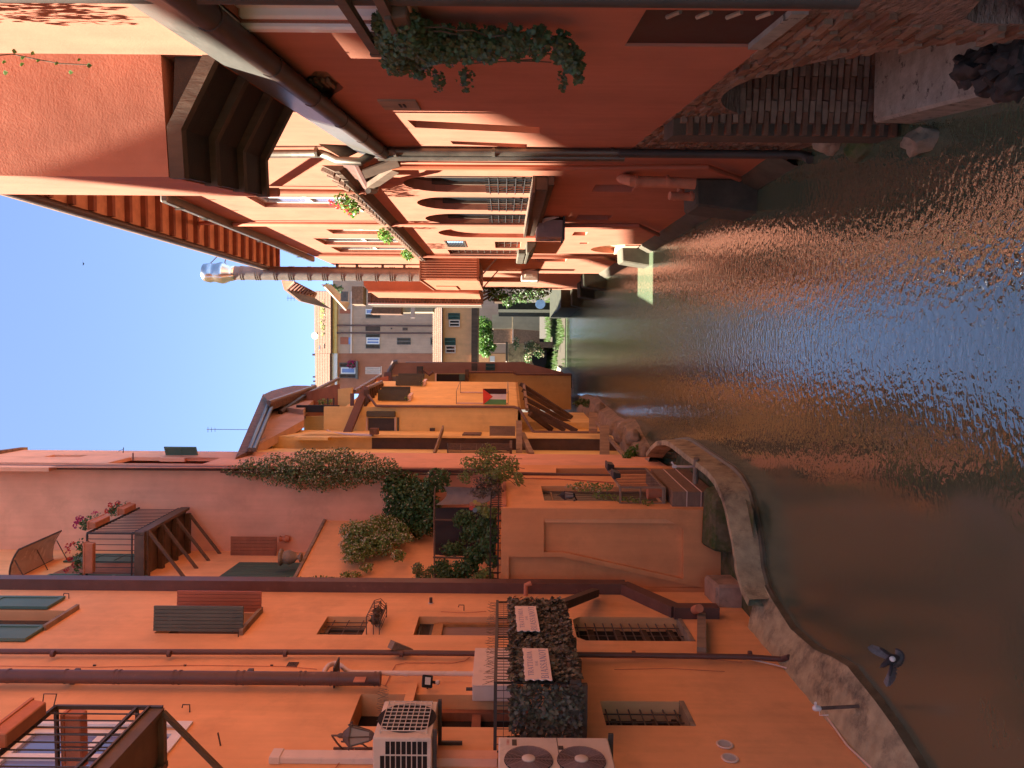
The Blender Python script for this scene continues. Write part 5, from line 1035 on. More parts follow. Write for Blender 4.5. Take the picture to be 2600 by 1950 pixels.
# ------------------------------------------------------------------ yellow house details
def FY(Y): return Fr((-6.0, Y), (6.0, Y))
def face(name, parent, fr, pts, mat, th=0.25, o=0.0, **kw):
    if isinstance(fr, (int, float)): fr = FY(fr)
    mb = MB(); mb.plate(fr, pp(fr, pts, o), [], o=o, th=th); return obj(name, mb, MT[mat], parent, **kw)
def R4(x0, y0, x1, y1): return [(x0, y0), (x1, y0), (x1, y1), (x0, y1)]
def bx(name, parent, fr, x0, y0, x1, y1, o0, o1, mat, bevel=0, **kw):
    if isinstance(fr, (int, float)): fr = FY(fr)
    r = fr.rect(x0, y0, x1, y1, o1); mb = MB(); mb.bf(fr, r[0], r[1], o0, o1, r[2], r[3]); return obj(name, mb, MT[mat], parent, bevel=bevel, **kw)
e0, e1 = at(627, 1143, 24.5), at(772, 1059, 31.5)
mb = MB(); mb.tube([e0 + Vector((-.05, -.6, 0)), e0, e1], .09, 10); obj('gutter', mb, MT['gutterbrown'], HY, smooth=40)
for i in range(13):
    q = (i + .3) / 13; p = sub(e0, e1, q); w = S1.p(0, 0, 0); x = -2.3 + .06 * (p.y - 24); b = MB(); b.bar(p + Vector((.0, 0, .02)), Vector((x - .1, p.y, p.z + .12)), .14, .2); obj('rafter', b, MT['rafter'], HY)
mb = MB(); mb.prism([e0 + Z3 * .1, e1 + Z3 * .1, Vector((-2.6, e1.y, e1.z + .55)), Vector((-2.9, e0.y, e0.z + .55))], (0, 0, .08)); obj('lower_roof', mb, MT['tiledark'], HY)
mb = MB()
for i in range(60): q = sub(e0, e1, i / 60) + Z3 * .1; mb.tube([q, q + Vector((RN.uniform(-.08, .08), RN.uniform(-.08, .08), .17))], .004, 3)
obj('bird_spikes', mb, MT['zinc'], HY)
AT = Fr(col(1150, 24.2), col(1050, 31.6))
face('attic_wall', HY, AT, [(642, 1137), (772, 1066), (772, 1050), (694, 1026)], 'beige', .3)
face('roof', HY, AT, [(598, 1162), (668, 1000), (692, 1018), (640, 1140)], 'tiledark', .4, .35)
for k, (a, b) in enumerate((((634, 1142), (682, 1024)), ((645, 1142), (690, 1034)))):
    mb = MB(); mb.tube([AT.pt(a[0], a[1], .42), AT.pt(b[0], b[1], .42)], .07, 8); obj('verge_pipe', mb, MT['zinc'], HY, smooth=40)
F2 = Fr(col(1022, 30.5), col(980, 37.0))
face('upper_roof', HY, F2, [(668, 1002), (690, 992), (720, 984), (745, 979), (775, 979), (802, 981), (684, 1024)], 'tiledark', .3)
mb = MB(); mb.tube([F2.pt(682, 1022, .15), F2.pt(800, 981, .15)], .09, 8); obj('gutter', mb, MT['gutterbrown'], HY, smooth=40)
face('upper_wall', HY, F2, [(690, 1030), (802, 986), (850, 968), (770, 1040)], 'beige', .3, -.4)
mb = MB(); mb.tube([at(712, 1047, 31.0), at(782, 1000, 34.5)], .10, 8); obj('gutter', mb, MT['darkmetal'], HY, smooth=40)
mb = MB(); mb.tube([at(782, 1000, 34.5), at(858, 962, 38.5)], .09, 8); obj('gutter', mb, MT['gutterbrown'], HY, smooth=40)
face('roof_terrace_wall', HY, 31.9, [(772, 1094), (772, 1058), (858, 1055), (858, 988), (893, 984), (893, 1094)], 'yellow', .3)
face('roof_terrace_back', HY, 34.0, [(740, 1060), (760, 1000), (860, 975), (860, 1060)], 'woodr', .2)
bx('roll_awning', HY, 31.7, 752, 1029, 858, 1047, -.15, .15, 'black')
for x in (832, 847): bx('rail', HY, 31.6, x - 1.5, 1010, x + 1.5, 1055, -.03, .03, 'darkmetal')
mb = MB(); clump(mb, at(822, 1021, 32.2), (.12, .1, .3), 60, .12); o = obj('laundry', mb, MT['leafy']); tag(o, 'yellow cloth bundle drying on the roof terrace', 'cloth')
bx('dark_beam', HY, 31.3, 889, 999, 898, 1078, -.05, .06, 'brown')
mb = MB(); mb.bar(at(880, 1104, 29.8), at(929, 985, 31.6), .16, .30); obj('fascia_board', mb, MT['brown'], HY)
mb = MB(); mb.tube([at(929, 987, 31.2), at(968, 971, 37.0)], .10, 8); obj('gutter', mb, MT['gutterbrown'], HY, smooth=40)
mb = MB(); mb.tube([at(899, 994, 32.5), at(966, 954, 41)], .09, 8); obj('gutter', mb, MT['gutterbrown'], HY, smooth=40)
face('back_wall', HY, 38.6, [(893, 1000), (900, 985), (955, 960), (985, 955), (985, 1000)], 'salmon2', .2)
mb = MB(); q = [at(930, 990, 31.2), at(968, 973, 36.8), YQ.pt(975, 974), YQ.pt(930, 1032)]; mb.prism(q, (0, 0, .1)); obj('eave_soffit', mb, MT['wood'], HY)
for k in range(9):
    p = sub(at(931, 989, 31.2), at(968, 973, 36.8), k / 8) - Z3 * .05; b = MB(); b.bar(p, p + Vector((-.55, 0, .05)), .12, .14); obj('rafter', b, MT['wood'], HY)
# windows of the flag wall with shutters standing out
for r, ysh in ((QH[0], 1), (QH[1], 1)):
    backing(YQ, r, .14, MT['glass'], HY, 'window_pane')
    for s in (r[0], r[1]):
        fs = side_fr(YQ, s, 78); boards('shutter', fs, .03, .50, -.02, .02, r[2] - .02, r[3] + .02, 4, MT['ygreen'], HY)
    t = thing('flower_trough', YQ.p((r[0] + r[1]) / 2, .15, r[2] - .2), 'pale flower trough below the %s upper window of the yellow flag wall' % ('near' if r is QH[0] else 'far'), 'flower box')
    mb = MB(); mb.bf(YQ, r[0], r[1], .02, .24, r[2] - .16, r[2] - .02); obj('trough', mb, MT['cream'], t)
    mb = MB()
    for k in range(6): clump(mb, YQ.p(r[0] + (r[1] - r[0]) * (k + .5) / 6, .14, r[2] + .02), (.12, .3, .1), 24, .08)
    o = obj('plants', mb, MT['leafy'], t); o['kind'] = 'stuff'
rq = rc(YQ, 1026, 1160, 1290, 999); 
for s in (rq[0], rq[1]): mb = MB(); mb.bar(YQ.p(s, .04, rq[2]), YQ.p(s, .04, rq[3]), .07, .06, X3); obj('window_jamb', mb, MT['cream'], HY)
mb = MB()
for z in (rq[3] + .02, rq[2]):
    mb.tube([YQ.p(rq[0], .0, z), YQ.p(rq[0], .55, z), YQ.p(rq[1], .55, z), YQ.p(rq[1], 0, z)], .012, 5)
obj('drying_rack', mb, MT['zinc'], HY)
# flag hung from the drying rack (hoist at the top)
q = [at(1227, 1027, 31.4), at(1226, 987, 31.4), at(1285, 1028, 31.4), at(1286, 987, 31.4)]
t = thing('flag', q[2], 'flag with red triangle and black, white and green bands hung on the yellow wall', 'flag')
def fl(u, v):                                        # u along the hoist (0 = near edge), v down
    return sub(sub(q[0], q[1], u), sub(q[2], q[3], u), v) + Vector((0, -.05 * math.sin(u * 6 + v * 3), 0))
def band(name, u0, u1, mat):
    mb = MB(); n = 10; rows = []
    for i in range(n + 1):
        v = i / n; rows.append([fl(u0 + (u1 - u0) * k / 4, v) for k in range(5)])
    mb.spread(rows); mb.spread([[p + Vector((0, .008, 0)) for p in rr] for rr in rows]); obj(name, mb, MT[mat], t, smooth=True)
band('green_band', 0, 1 / 3, 'flagg'); band('white_band', 1 / 3, 2 / 3, 'flagw'); band('black_band', 2 / 3, 1, 'flagk')
mb = MB(); n = 8; rows = []
for i in range(n + 1):
    v = .42 * i / n; a, b = .5 * i / n, 1 - .5 * i / n; rows.append([fl(a + (b - a) * k / 6, v) + Vector((0, -.02, 0)) for k in range(7)])
mb.spread(rows); obj('red_triangle', mb, MT['flagr'], t, smooth=True)
# rolled awning and shutter on the narrow face
bx('roller_blind', HY, YP, 935, 1062, 1001, 1096, -.05, .03, 'darkmetal')
bx('awning_box', HY, YP, 930, 1044, 1003, 1059, .0, .22, 'ygreen', bevel=.03)
for x0, x1 in ((929, 933), (1002, 1005), (1008, 1013)): bx('window_frame', HY, YP, x0, 1060, x1, 1096, 0, .05, 'cream' if x0 < 1007 else 'ygreen')
# timber things along the yellow house
mb = MB(); mb.bar(at(1125, 1088, 27.5), at(1102, 1156, 24.2), .22, .05); obj('leaning_plank', mb, MT['woodg'], HY)
bx('chimney_pot', HY, 27.3, 938, 1088, 958, 1104, -.2, .2, 'brick'); bx('meter_box', HY, YP, 1091, 1087, 1104, 1096, 0, .1, 'darkmetal')
r = FY(26.6).rect(1174, 1096, 1222, 1102, 0); bx('vent_strip', HY, S2, 1176, 1097, 1222, 1103, 0, .05, 'iron')
for k in range(9): bx('deck_board', HY, 26.5, 1243, 1082 + k * 2.8, 1308, 1082 + k * 2.8 + 2.2, -.06, .06, 'woodg')
mb = MB(); mb.bar(at(1318, 1073, 26.6), at(1318, 1160, 25.0), .18, .2); obj('jetty_beam', mb, MT['woodg'], HY)
mb = MB(); mb.bar(at(1326, 1104, 26.8), at(1350, 1157, 24.4), .2, .16); obj('jetty_strut', mb, MT['woodg'], HY)
mb = MB()
for Y, y in ((25.2, 1127), (24.2, 1146)):
    for x in (1137, 1296): mb.tube([at(x, 1127, 25.2), at(x, 1149, 24.2)], .025, 5)
for k in range(8): yy = 1127 + 22 * k / 7; YY = 25.2 - k / 7; mb.tube([at(1137, yy, YY), at(1296, yy, YY)], .016, 5)
for x in (1170, 1210, 1248): mb.tube([at(x, 1127, 25.2), at(x, 1149, 24.2)], .012, 4)
obj('balcony_cage', mb, MT['iron'], HY)
mb = MB(); mb.bar(at(1297, 1137, 25.0), at(1297, 1158, 23.9), .5, .08); obj('balcony_floor', mb, MT['wood'], HY)
for (x, y0, y1, Y0, Y1, h, lb) in ((1506, 1052, 1095, 29.0, 27.6, .30, 'short grey timber beam'), (1535, 1084, 1166, 26.0, 23.9, .30, 'long grey timber beam')):
    mb = MB(); mb.bar(at(x, y0, Y0), at(x, y1, Y1), .16, h); obj('flood_beam', mb, MT['woodg'], HY)
mb = MB(); mb.bar(at(1515, 1072, 28.2), at(1530, 1090, 26), .1, .1); mb.bar(at(1547, 1112, 25), at(1590, 1163, 23.6), .1, .1); obj('beam_prop', mb, MT['woodg'], HY)
for (a, b) in (((1322, 975, 37.4), (1452, 1060)), ((1326, 990, 35.6), (1449, 1066)), ((1330, 1010, 33.8), (1457, 1080)), ((1338, 1030, 32.2), (1464, 1095)), ((1342, 1042, 31.6), (1434, 1093)), ((1345, 1050, 31.2), (1400, 1091))):
    mb = MB(); mb.bar(at(*a), YR.pt(b[0], b[1], .05), .2, .17, X3); obj('strut', mb, MT['wood'], HY)
mb = MB(); mb.bar(at(1330, 976, 37.6), at(1338, 1040, 31.4), .12, .12); obj('strut_plate', mb, MT['woodg'], HY)
mb = MB(); mb.tube([at(935, 1003, 31.0), at(955, 1030, 30.9), at(975, 1031, 30.9), at(1305, 1033, 30.9), at(1318, 1037, 30.8), at(1352, 1094, 30.5), at(1360, 1097, 30.4), at(1576, 1099, 30.2)], .055, 8); obj('downpipe', mb, MT['gutterbrown'], HY, smooth=40)
mb = MB(); mb.tube([at(832, 1094, 30.6), at(842, 1100, 30), at(880, 1104, 28), at(946, 1106, 27.4)], .06, 8); obj('cream_pipe', mb, MT['cream'], HY, smooth=40)

# ------------------------------------------------------------------ beyond: dull yellow, pink, bridge house, far facades
HO = thing('olive_house', at(1440, 985, 42), 'dull yellow shaded house with a small loggia behind the flag wall', 'house')
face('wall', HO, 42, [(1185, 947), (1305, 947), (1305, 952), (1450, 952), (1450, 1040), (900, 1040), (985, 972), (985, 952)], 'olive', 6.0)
bx('loggia_panel', HO, 41.5, 995, 956, 1068, 975, 0, .2, 'zinc'); bx('loggia_roof', HO, 41.5, 975, 945, 994, 975, 0, .3, 'brown'); bx('loggia_post', HO, 41.5, 1062, 940, 1070, 975, 0, .2, 'wood')
bx('window_opening', HO, 41.9, 1108, 950, 1183, 968, 0, .06, 'dark'); bx('window_frame', HO, 41.9, 1104, 948, 1108, 968, 0, .12, 'cream'); bx('window_lintel', HO, 41.9, 1181, 938, 1190, 968, 0, .3, 'wood')
bx('window_box', HO, 41.5, 1166, 950, 1180, 966, 0, .3, 'greendk')
mb = MB(); mb.tube([at(1075, 940, 41.6), at(1090, 952, 41.5), at(1100, 944, 41.5)], .08, 6); obj('roof_bracket', mb, MT['brown'], HO)
mb = MB(); mb.tube([at(1185, 945, 41.7), at(1303, 945, 41.7), at(1313, 950, 41.7), at(1450, 951, 41.7)], .07, 6); obj('gutter', mb, MT['brown'], HO)
HP = thing('pink_house', at(1400, 935, 50), 'salmon pink house with a small green shuttered window far along the left bank', 'house')
face('wall', HP, 50, [(985, 955), (1003, 921), (1330, 919), (1335, 922), (1400, 938), (1430, 945), (1430, 1000), (985, 1000)], 'salmon2', 6.0)
for a, b in ((923, 931), (932, 940)): r = FY(49.9).rect(1233, a, 1257, b); louvred('shutter', FY(49.9), r[0], r[1], 0, .05, r[2], r[3], MT['greendk'], HP, n=8)
mb = MB(); mb.tube([at(984, 952, 49.6), at(1000, 920, 49.6), at(1010, 918, 49.6)], .15, 6); obj('gutter', mb, MT['gutterbrown'], HP); bx('eave_beam', HP, 49.5, 1197, 922, 1212, 950, 0, .4, 'wood')
bx('roof_bracket', HP, 49.5, 1058, 930, 1072, 948, 0, .6, 'wood')
HBR = thing('bridge_house', at(1205, 850, 60), 'orange house with green shutters and tiled roof spanning the canal', 'house')
face('wall', HBR, 60, R4(1120, 770, 1200, 928), 'orange', 3.0)
bx('beam', HBR, 60, 1197, 765, 1213, 940, -3, .25, 'wood')
for (x0, x1, ys, yw) in ((1138, 1168, (795, 811), (812, 830)), (1129, 1157, (858, 876), (877, 897))):
    r = FY(59.95).rect(x0, ys[0], x1, ys[1]); louvred('shutter', FY(59.95), r[0], (r[0] + r[1]) / 2, 0, .06, r[2], r[3], MT['greendk'], HBR, n=10); louvred('shutter', FY(59.95), (r[0] + r[1]) / 2, r[1], 0, .06, r[2], r[3], MT['greendk'], HBR, n=10)
    r = FY(59.95).rect(x0 + 2, yw[0], x1, yw[1]); window(FY(60), r, -.08, HBR, 'cream', 'glass', w=.08, cols=2)
def tiles(name, parent, a, b, c, d, n, mat, rad, rows=1, label=None):
    """barrel tiles on the quad a-b (eave) to d-c (ridge): one mesh of half round courses"""
    mb = MB()
    for i in range(n):
        t = (i + .5) / n; p0, p1 = sub(a, b, t), sub(d, c, t)
        for j in range(rows): mb.tube([sub(p0, p1, j / rows), sub(p0, p1, (j + 1.08) / rows)], [rad, rad * .8], 6)
    mb.add([a, b, c, d], [(0, 1, 2, 3)])
    o = obj(name, mb, MT[mat], parent); o['kind'] = 'stuff'; return o
tiles('tiled_roof', HBR, at(1120, 772, 59.6), at(1120, 927, 59.6), at(1101, 925, 61.5), at(1101, 790, 61.5), 30, 'tile', .1, 4)
mb = MB(); mb.tube([at(1122, 770, 59.5), at(1122, 928, 59.5)], .09, 6); obj('gutter', mb, MT['gutterbrown'], HBR)
mb = MB(); mb.tube([at(1030, 920, 59), at(1335, 922, 59)], .05, 5); obj('downpipe', mb, MT['brown'], HBR)
HF = thing('far_beige_house', at(1100, 830, 82), 'beige far house with blue grey shutters closing the view', 'house')
f82 = FY(82)
face('wall', HF, 82, R4(845, 700, 1300, 897), 'beige', 4)
HF2 = thing('far_salmon_house', at(1100, 930, 82), 'salmon far house beside the beige one closing the view', 'house')
face('wall', HF2, 82, R4(845, 897.3, 1300, 990), 'salmon2', 4)
bx('string_course', HF, 82, 890, 740, 894, 897, 0, .15, 'cream'); bx('cornice', HF, 82, 844, 740, 855, 897, 0, .3, 'yellow'); bx('cornice', HF2, 82, 842, 897.5, 856, 985, 0, .4, 'white')
def shut(parent, x0, y0, x1, y1, mat='zinc'): r = f82.rect(x0, y0, x1, y1); louvred('shutter', f82, r[0], r[1], 0, .08, r[2], r[3], MT[mat], parent, n=12, w=.06)
for (x0, x1) in ((929, 965),): shut(HF, x0, 848, x1, 857); shut(HF, x0, 874, x1, 885); r = f82.rect(x0 + 2, 857, x1 - 1, 874); window(f82, r, -.07, HF, 'white', 'bluepane', cols=2, w=.1)
shut(HF, 1008, 858, 1043, 866); shut(HF, 1008, 867, 1043, 875); shut(HF, 929, 798, 966, 808); shut(HF, 1093, 858, 1104, 875)
r = f82.rect(929, 785, 964, 798); window(f82, r, -.07, HF, 'white', 'bluepane', cols=1, w=.1)
for (x0, y0, x1, y1, m) in ((928, 829, 965, 840, 'panel'), (1022, 832, 1035, 839, 'iron'), (992, 832, 996, 836, 'iron'), (863, 785, 890, 796, 'redbr'), (864, 856, 884, 874, 'redbr')): bx('blind' if m == 'redbr' else 'wall_panel', HF, 82, x0, y0, x1, y1, 0, .06, m)
bx('window_pane', HF, 82, 885, 857, 890, 874, 0, .05, 'bluepane')
for y in (826, 845): mb = MB(); mb.tube([at(848, y, 81.8), at(1105, y + 1, 81.8)], .09, 6); obj('downpipe', mb, MT['brown'], HF)
shut(HF2, 928, 932, 966, 940, 'cream'); shut(HF2, 928, 941, 966, 950, 'cream'); shut(HF2, 862, 921, 904, 932); shut(HF2, 862, 950, 904, 960); r = f82.rect(866, 933, 903, 949); window(f82, r, -.07, HF2, 'white', 'bluepane', cols=1, w=.12)
bx('window_surround', HF2, 82, 967, 930, 969, 952, 0, .12, 'cream'); bx('balcony_slab', HF2, 81.6, 903, 917, 908, 962, 0, .5, 'zinc')
mb = MB(); clump(mb, at(893, 925, 81.4), (.4, .2, .45), 160, .14, 0, 120, 1, .16); plant('bougainvillea', 'magenta flowering plant on the far salmon balcony', 'plant', mb, [MT['leafd'], MT['flowerm']])
tiles('tiled_roof', HF, at(842, 740, 81.2), at(842, 897, 81.2), at(801, 897, 86), at(800, 740, 86), 40, 'tile', .14, 6)
tiles('tiled_roof', HF2, at(840, 898, 81.2), at(840, 985, 81.2), at(803, 985, 86), at(802, 898, 86), 22, 'tile', .14, 6)
for (x0, y0, x1, y1) in ((793, 898, 812, 903), (794, 955, 812, 959), (795, 966, 812, 970), (790, 976, 812, 983)): bx('chimney', HF2, 86, x0, y0, x1, y1, -.4, .1, 'brick2')
bx('roof_window', HF, 83, 809, 877, 813, 888, 0, .3, 'white'); mb = MB(); clump(mb, at(820, 808, 83), (2.0, .4, .35), 160, .2); o = plant('roof_weeds', 'weeds growing along the far tiled roof', 'plant', mb, [MT['leafy']])
t = thing('satellite_dish', at(800, 853, 85), 'small satellite dish on the far roof ridge', 'dish'); mb = MB(); mb.lathe(at(799, 853, 85), [(.38, 0), (.3, .08), (0.05, .12)], 14, (0.3, 1, -.2)); obj('dish', mb, MT['white'], t, smooth=40); mb = MB(); mb.tube([at(799, 853, 85.1), at(812, 853, 85)], .04, 5); obj('mast', mb, MT['zinc'], t)
# under the bridge house: garden wall, brick walls, arch, tree, bank
GW = thing('garden_wall', at(1365, 830, 66), 'sunlit sand coloured plaster wall below the bridge house', 'wall')
face('upper_panel', GW, 66, [(1250, 799), (1302, 797), (1302, 835), (1250, 835)], 'sand', .4); face('lower_panel', GW, 66, [(1302.3, 785), (1370, 782), (1370, 840), (1302.3, 835)], 'sand', .4, .03)
BWL = thing('brick_garden_wall', at(1365, 855, 66), 'pale sunlit brick wall beside the sand coloured plaster wall', 'wall')
face('upper_brickwork', BWL, 66.05, R4(1253, 835.5, 1302, 872), 'brick2', .4); face('lower_brickwork', BWL, 66.05, R4(1303, 835.5, 1370, 890), 'brick2', .4, .04); bx('coping', BWL, 66, 1301, 836, 1304, 872, 0, .12, 'cream')
BRG = thing('arch_bridge', at(1420, 905, 62), 'low dark arched bridge at the end of the canal', 'bridge')
fb = FY(62); ar = fb.rect(1350, 882, 1432, 938); mb = MB(); mb.plate(fb, pp(fb, [(1331, 868), (1331, 975), (1440, 975), (1440, 868)]), [dict(pts=arch((ar[0], ar[1], .02, ar[3])), d=6)], th=1.0); obj('spandrel', mb, MT['brickwall'], BRG)
face('parapet', BRG, 62.05, R4(1291, 872, 1331, 975), 'concrete', .8, .1)
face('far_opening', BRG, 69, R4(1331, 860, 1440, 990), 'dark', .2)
mb = MB(); mb.tube([at(1287, 868, 61.5), at(1287, 925, 61.5)], .09, 6); obj('rail_pipe', mb, MT['zinc'], BRG)
HU = thing('orange_annex', at(1290, 910, 72), 'orange annex with small air conditioner seen under the bridge house beam', 'house'); face('wall', HU, 72, R4(1205, 898, 1300, 960), 'orange', 1); face('pale_wall', HU, 72.05, R4(1205, 780, 1300, 897), 'beige', 1)
bx('air_conditioner', None, 71.5, 1244, 904, 1256, 918, 0, .4, 'white', label='tiny white air conditioner on the far orange annex', cat='air conditioner')
mb = MB()
for (x, y, rx, ry) in ((1222, 880, 14, 20), (1228, 850, 18, 26), (1222, 820, 14, 18), (1240, 862, 14, 26), (1238, 830, 12, 20), (1232, 895, 12, 12), (1250, 880, 8, 12), (1215, 845, 10, 16)): k = 68 / F; clump(mb, at(x, y, 68), (ry * k, .7, rx * k), 420, .17, shell=.3)
t = plant('garden_tree', 'bright green sunlit tree framed under the bridge house', 'tree', mb, [MT['leafs']], stems=[([at(1330, 860, 68), at(1280, 858, 68), at(1235, 850, 68)], .12), ([at(1280, 858, 68), at(1240, 885, 68)], .07), ([at(1270, 857, 68), at(1235, 825, 68)], .07)])
mb = MB(); mb.prism([Vector((-1.5, 57, .05)), Vector((7.5, 57, .05)), Vector((7.5, 66, .9)), Vector((-1.5, 66, .9))], (0, 0, -.6)); obj('far_bank', mb, MT['ground'], label='earth bank at the far end of the canal', kind='structure')
mb = MB()
for i in range(5200):
    x, y = RN.uniform(.5, 7.2), RN.uniform(57, 66)
    if noise.noise(Vector((x * .5, y * .4, 0))) + (x - 3.2) * .12 < -.02: continue
    leaf(mb, Vector((x, y, .05 + .85 * (y - 57) / 9)), RN.uniform(.15, .4), rv() * .3 + Vector((0, -1, .3)), Vector((RN.uniform(-.3, .3), 0, 1)), 0, [(0.06, 0), (.05, .5), (0, 1), (-.05, .5), (-.06, 0)])
obj('bank_grass', mb, MT['grass'], label='sunlit grass on the far bank', kind='stuff')
mb = mass([(1350, 880, 60.5, 20, 16), (1368, 895, 60.3, 14, 14), (1340, 905, 60.3, 10, 20), (1310, 872, 61, 8, 16)], 0, .14, 60, 12, .14); plant('bank_bush', 'dark bush with pale blossom in front of the arch bridge', 'shrub', mb, [MT['leafd'], MT['flowerw']])
# ------------------------------------------------------------------ long salmon house details
for i, (r, gx) in enumerate(zip(rA, (1232, 1238, 1242))):
    mb = MB(); mb.bf(RM, r[0], r[1], -.26, -.20, r[2], r[3]); w = obj('arched_window', mb, MT['glass'], HM)
    mb = MB(); mb.bf(RM, r[0], r[0] + .07, -.20, -.14, r[2], r[3] - .1); mb.bf(RM, r[1] - .07, r[1], -.20, -.14, r[2], r[3] - .1); sm = (r[0] + r[1]) / 2; mb.bf(RM, sm - .04, sm + .04, -.20, -.135, r[2], r[3]); obj('sash', mb, MT['wood'], w)
    zt = RM.px(gx, (447, 500, 543)[i] + 20)[1]; g = (r[0], r[1], r[2], zt); grille(RM, g, .02, 7, 6, HM, .011, 'black')
zA0, zA1 = RM.px(1403, 449, .25)[1], RM.px(1366, 449, .25)[1]
t = thing('window_ledge_planter', RM.p(RM.sy(16), .15, zA0), 'long dark weathered timber planter under the arched windows', 'planter')
mb = MB(); a, b = rA[0][0] - .05, rA[2][1] + .25; mb.bf(RM, a, b, 0, .26, zA0, zA1); obj('box', mb, MT['wood'], t, bevel=.02); mb = MB(); mb.bf(RM, a - .03, b + .03, 0.0, .30, zA1, zA1 + .05); mb.bf(RM, a, b, 0, .16, zA0 - .1, zA0); obj('rim', mb, MT['wood'], t)
rb = [(700, 'white')]
for k, r in enumerate(rU):
    window(RM, r, .16, HM, 'white', 'bluepane' if k == 0 else 'glass', cols=2, rows=2, w=.08)
    if k < 2: mb = MB(); mb.bf(RM, r[0] - .05, r[1] + .05, 0, .08, r[2] - .07, r[2]); obj('window_sill', mb, MT['cream'], HM)
r = rLv; louvred('louvre_vent', RM, r[0], r[1], -.05, .01, r[2], r[3], MT['zinc'], HM, n=11)
for r, nh in ((rSm, 4), (rLg, 11)): backing(RM, r, .17, MT['glass'], HM, 'window_pane'); grille(RM, r, -.06, 1, nh, HM, .012, 'zinc')
for r in slits: backing(RM, r, .15, MT['woodr'], HM, 'recess_back')
backing(RM, rBl, .13, MT['salmon'], HM, 'blind_arch_back'); backing(RM, rNi, .2, MT['beige'], HM, 'niche_back')
mb = MB(); mb.bf(RM, rNi[0], rNi[1], -.2, .04, rNi[2] - .4, rNi[2] + .05); obj('niche_grid', mb, MT['beige'], HM)
# tiled ledge with gutter
sl0, sl1 = RM.sy(13.2), RM.sy(29.2)
mb = MB(); mb.prism([RM.p(sl0, 0, ZLED + .30), RM.p(sl0, .10, ZLED + .08), RM.p(sl0, .10, ZLED), RM.p(sl0, 0, ZLED - .14)], RM.p(sl1, 0, 0) - RM.p(sl0, 0, 0)); obj('ledge', mb, MT['wood'], HM)
mb = MB(); mb.tube([RM.p(sl0 + .8, .105, ZLED + .04), RM.p(sl1, .105, ZLED + .04)], .045, 10); obj('gutter', mb, MT['zinc'], HM, smooth=40)
for i in range(36): s = sl0 + (sl1 - sl0) * (i + .5) / 36; b = MB(); b.tube([RM.p(s, .10, ZLED + .12), RM.p(s, .01, ZLED + .34)], [.07, .06], 6); obj('tile', b, MT['tile'], HM)
# small canopy with struts at the near end of the ledge
mb = MB(); q = [RM.pt(876, 416, .03), RM.pt(931, 489, .03), RM.pt(945, 492, .16), RM.pt(905, 412, .16)]; mb.prism(q, (0, 0, .06)); obj('canopy_roof', mb, MT['brown'], HM)
for a, b in (((1012, 409, .02), (925, 440, .2)), ((1005, 425, .02), (940, 470, .2)), ((950, 478, .02), (948, 478, .2))): mb = MB(); mb.bar(RM.pt(*a), RM.pt(*b), .16, .14); obj('canopy_strut', mb, MT['wood'], HM)
mb = MB(); mb.tube([RM.pt(935, 484, .42), RM.pt(950, 486, .35), RM.pt(955, 478, .2), RM.pt(952, 470, .05)], .05, 8); obj('drain_elbow', mb, MT['zinc'], HM, smooth=40)
# wall gutter under the set-back storey, soffit, rafters
mb = MB(); s0, s1 = RM.px(445, 506, .14)[0], RM.px(805, 661, .14)[0]; mb.bf(RM, s0, s1, .0, .2, ZUP - .02, ZUP + .14); obj('wall_gutter', mb, MT['zinc'], HM, bevel=.03)
for x, y in ((500, 530), (560, 556), (680, 612), (780, 652)): s = RM.px(x, y, .2)[0]; b = MB(); b.bf(RM, s - .03, s + .03, .2, .225, ZUP - .06, ZUP + .16); obj('gutter_strap', b, MT['zinc'], HM)
se0, se1 = -2.5, RM.px(696, 687, .15)[0]
mb = MB(); mb.bf(RM, se0, se1, -1.0, .14, ZE, ZE + .05); obj('soffit', mb, MT['soffit'], HM)
n = int((se1 - se0) / .85)
for i in range(n): s = se0 + (se1 - se0) * (i + .5) / n; b = MB(); b.bf(RM, s - .07, s + .07, -.95, .10, ZE - .13, ZE); obj('rafter', b, MT['rafter'], HM)
mb = MB(); mb.tube([RM.p(se0, .20, ZE - .02), RM.p(se1, .20, ZE - .02)], .095, 10); obj('gutter', mb, MT['guttershade'], HM, smooth=40)
mb = MB(); mb.bf(RM, se0, se1, -.6, .28, ZE + .08, ZE + .16); obj('roof_edge', mb, MT['tiledark'], HM)
for y0 in (430, 640): pass
mb = MB(); mb.tube([at(492, 623, 25.2), RM.pt(506, 567, -.5), RM.pt(560, 566, -.3), RM.pt(575, 568, .05), RM.pt(600, 569, .09), RM.pt(1330, 572, .09), RM.pt(1620, 572, .09), RM.pt(1672, 596, .12)], .055, 8); obj('downpipe', mb, MT['salmon'], HM, smooth=40)
mb = MB(); mb.tube(path(RM, [(810, 647), (1330, 652), (1530, 653), (1565, 664)], .08), .06, 8); obj('downpipe', mb, MT['salmon'], HM, smooth=40)
mb = MB(); mb.tube(path(RM, [(980, 424), (1500, 427), (1795, 424), (1878, 455)], .09), .048, 8); obj('downpipe', mb, MT['redbr'], HM, smooth=40)
mb = MB(); mb.tube([RM.pt(545, 486, .6), RM.pt(660, 485, .1), RM.pt(930, 488, .1)], .045, 8); obj('downpipe', mb, MT['salmon'], HM, smooth=40)
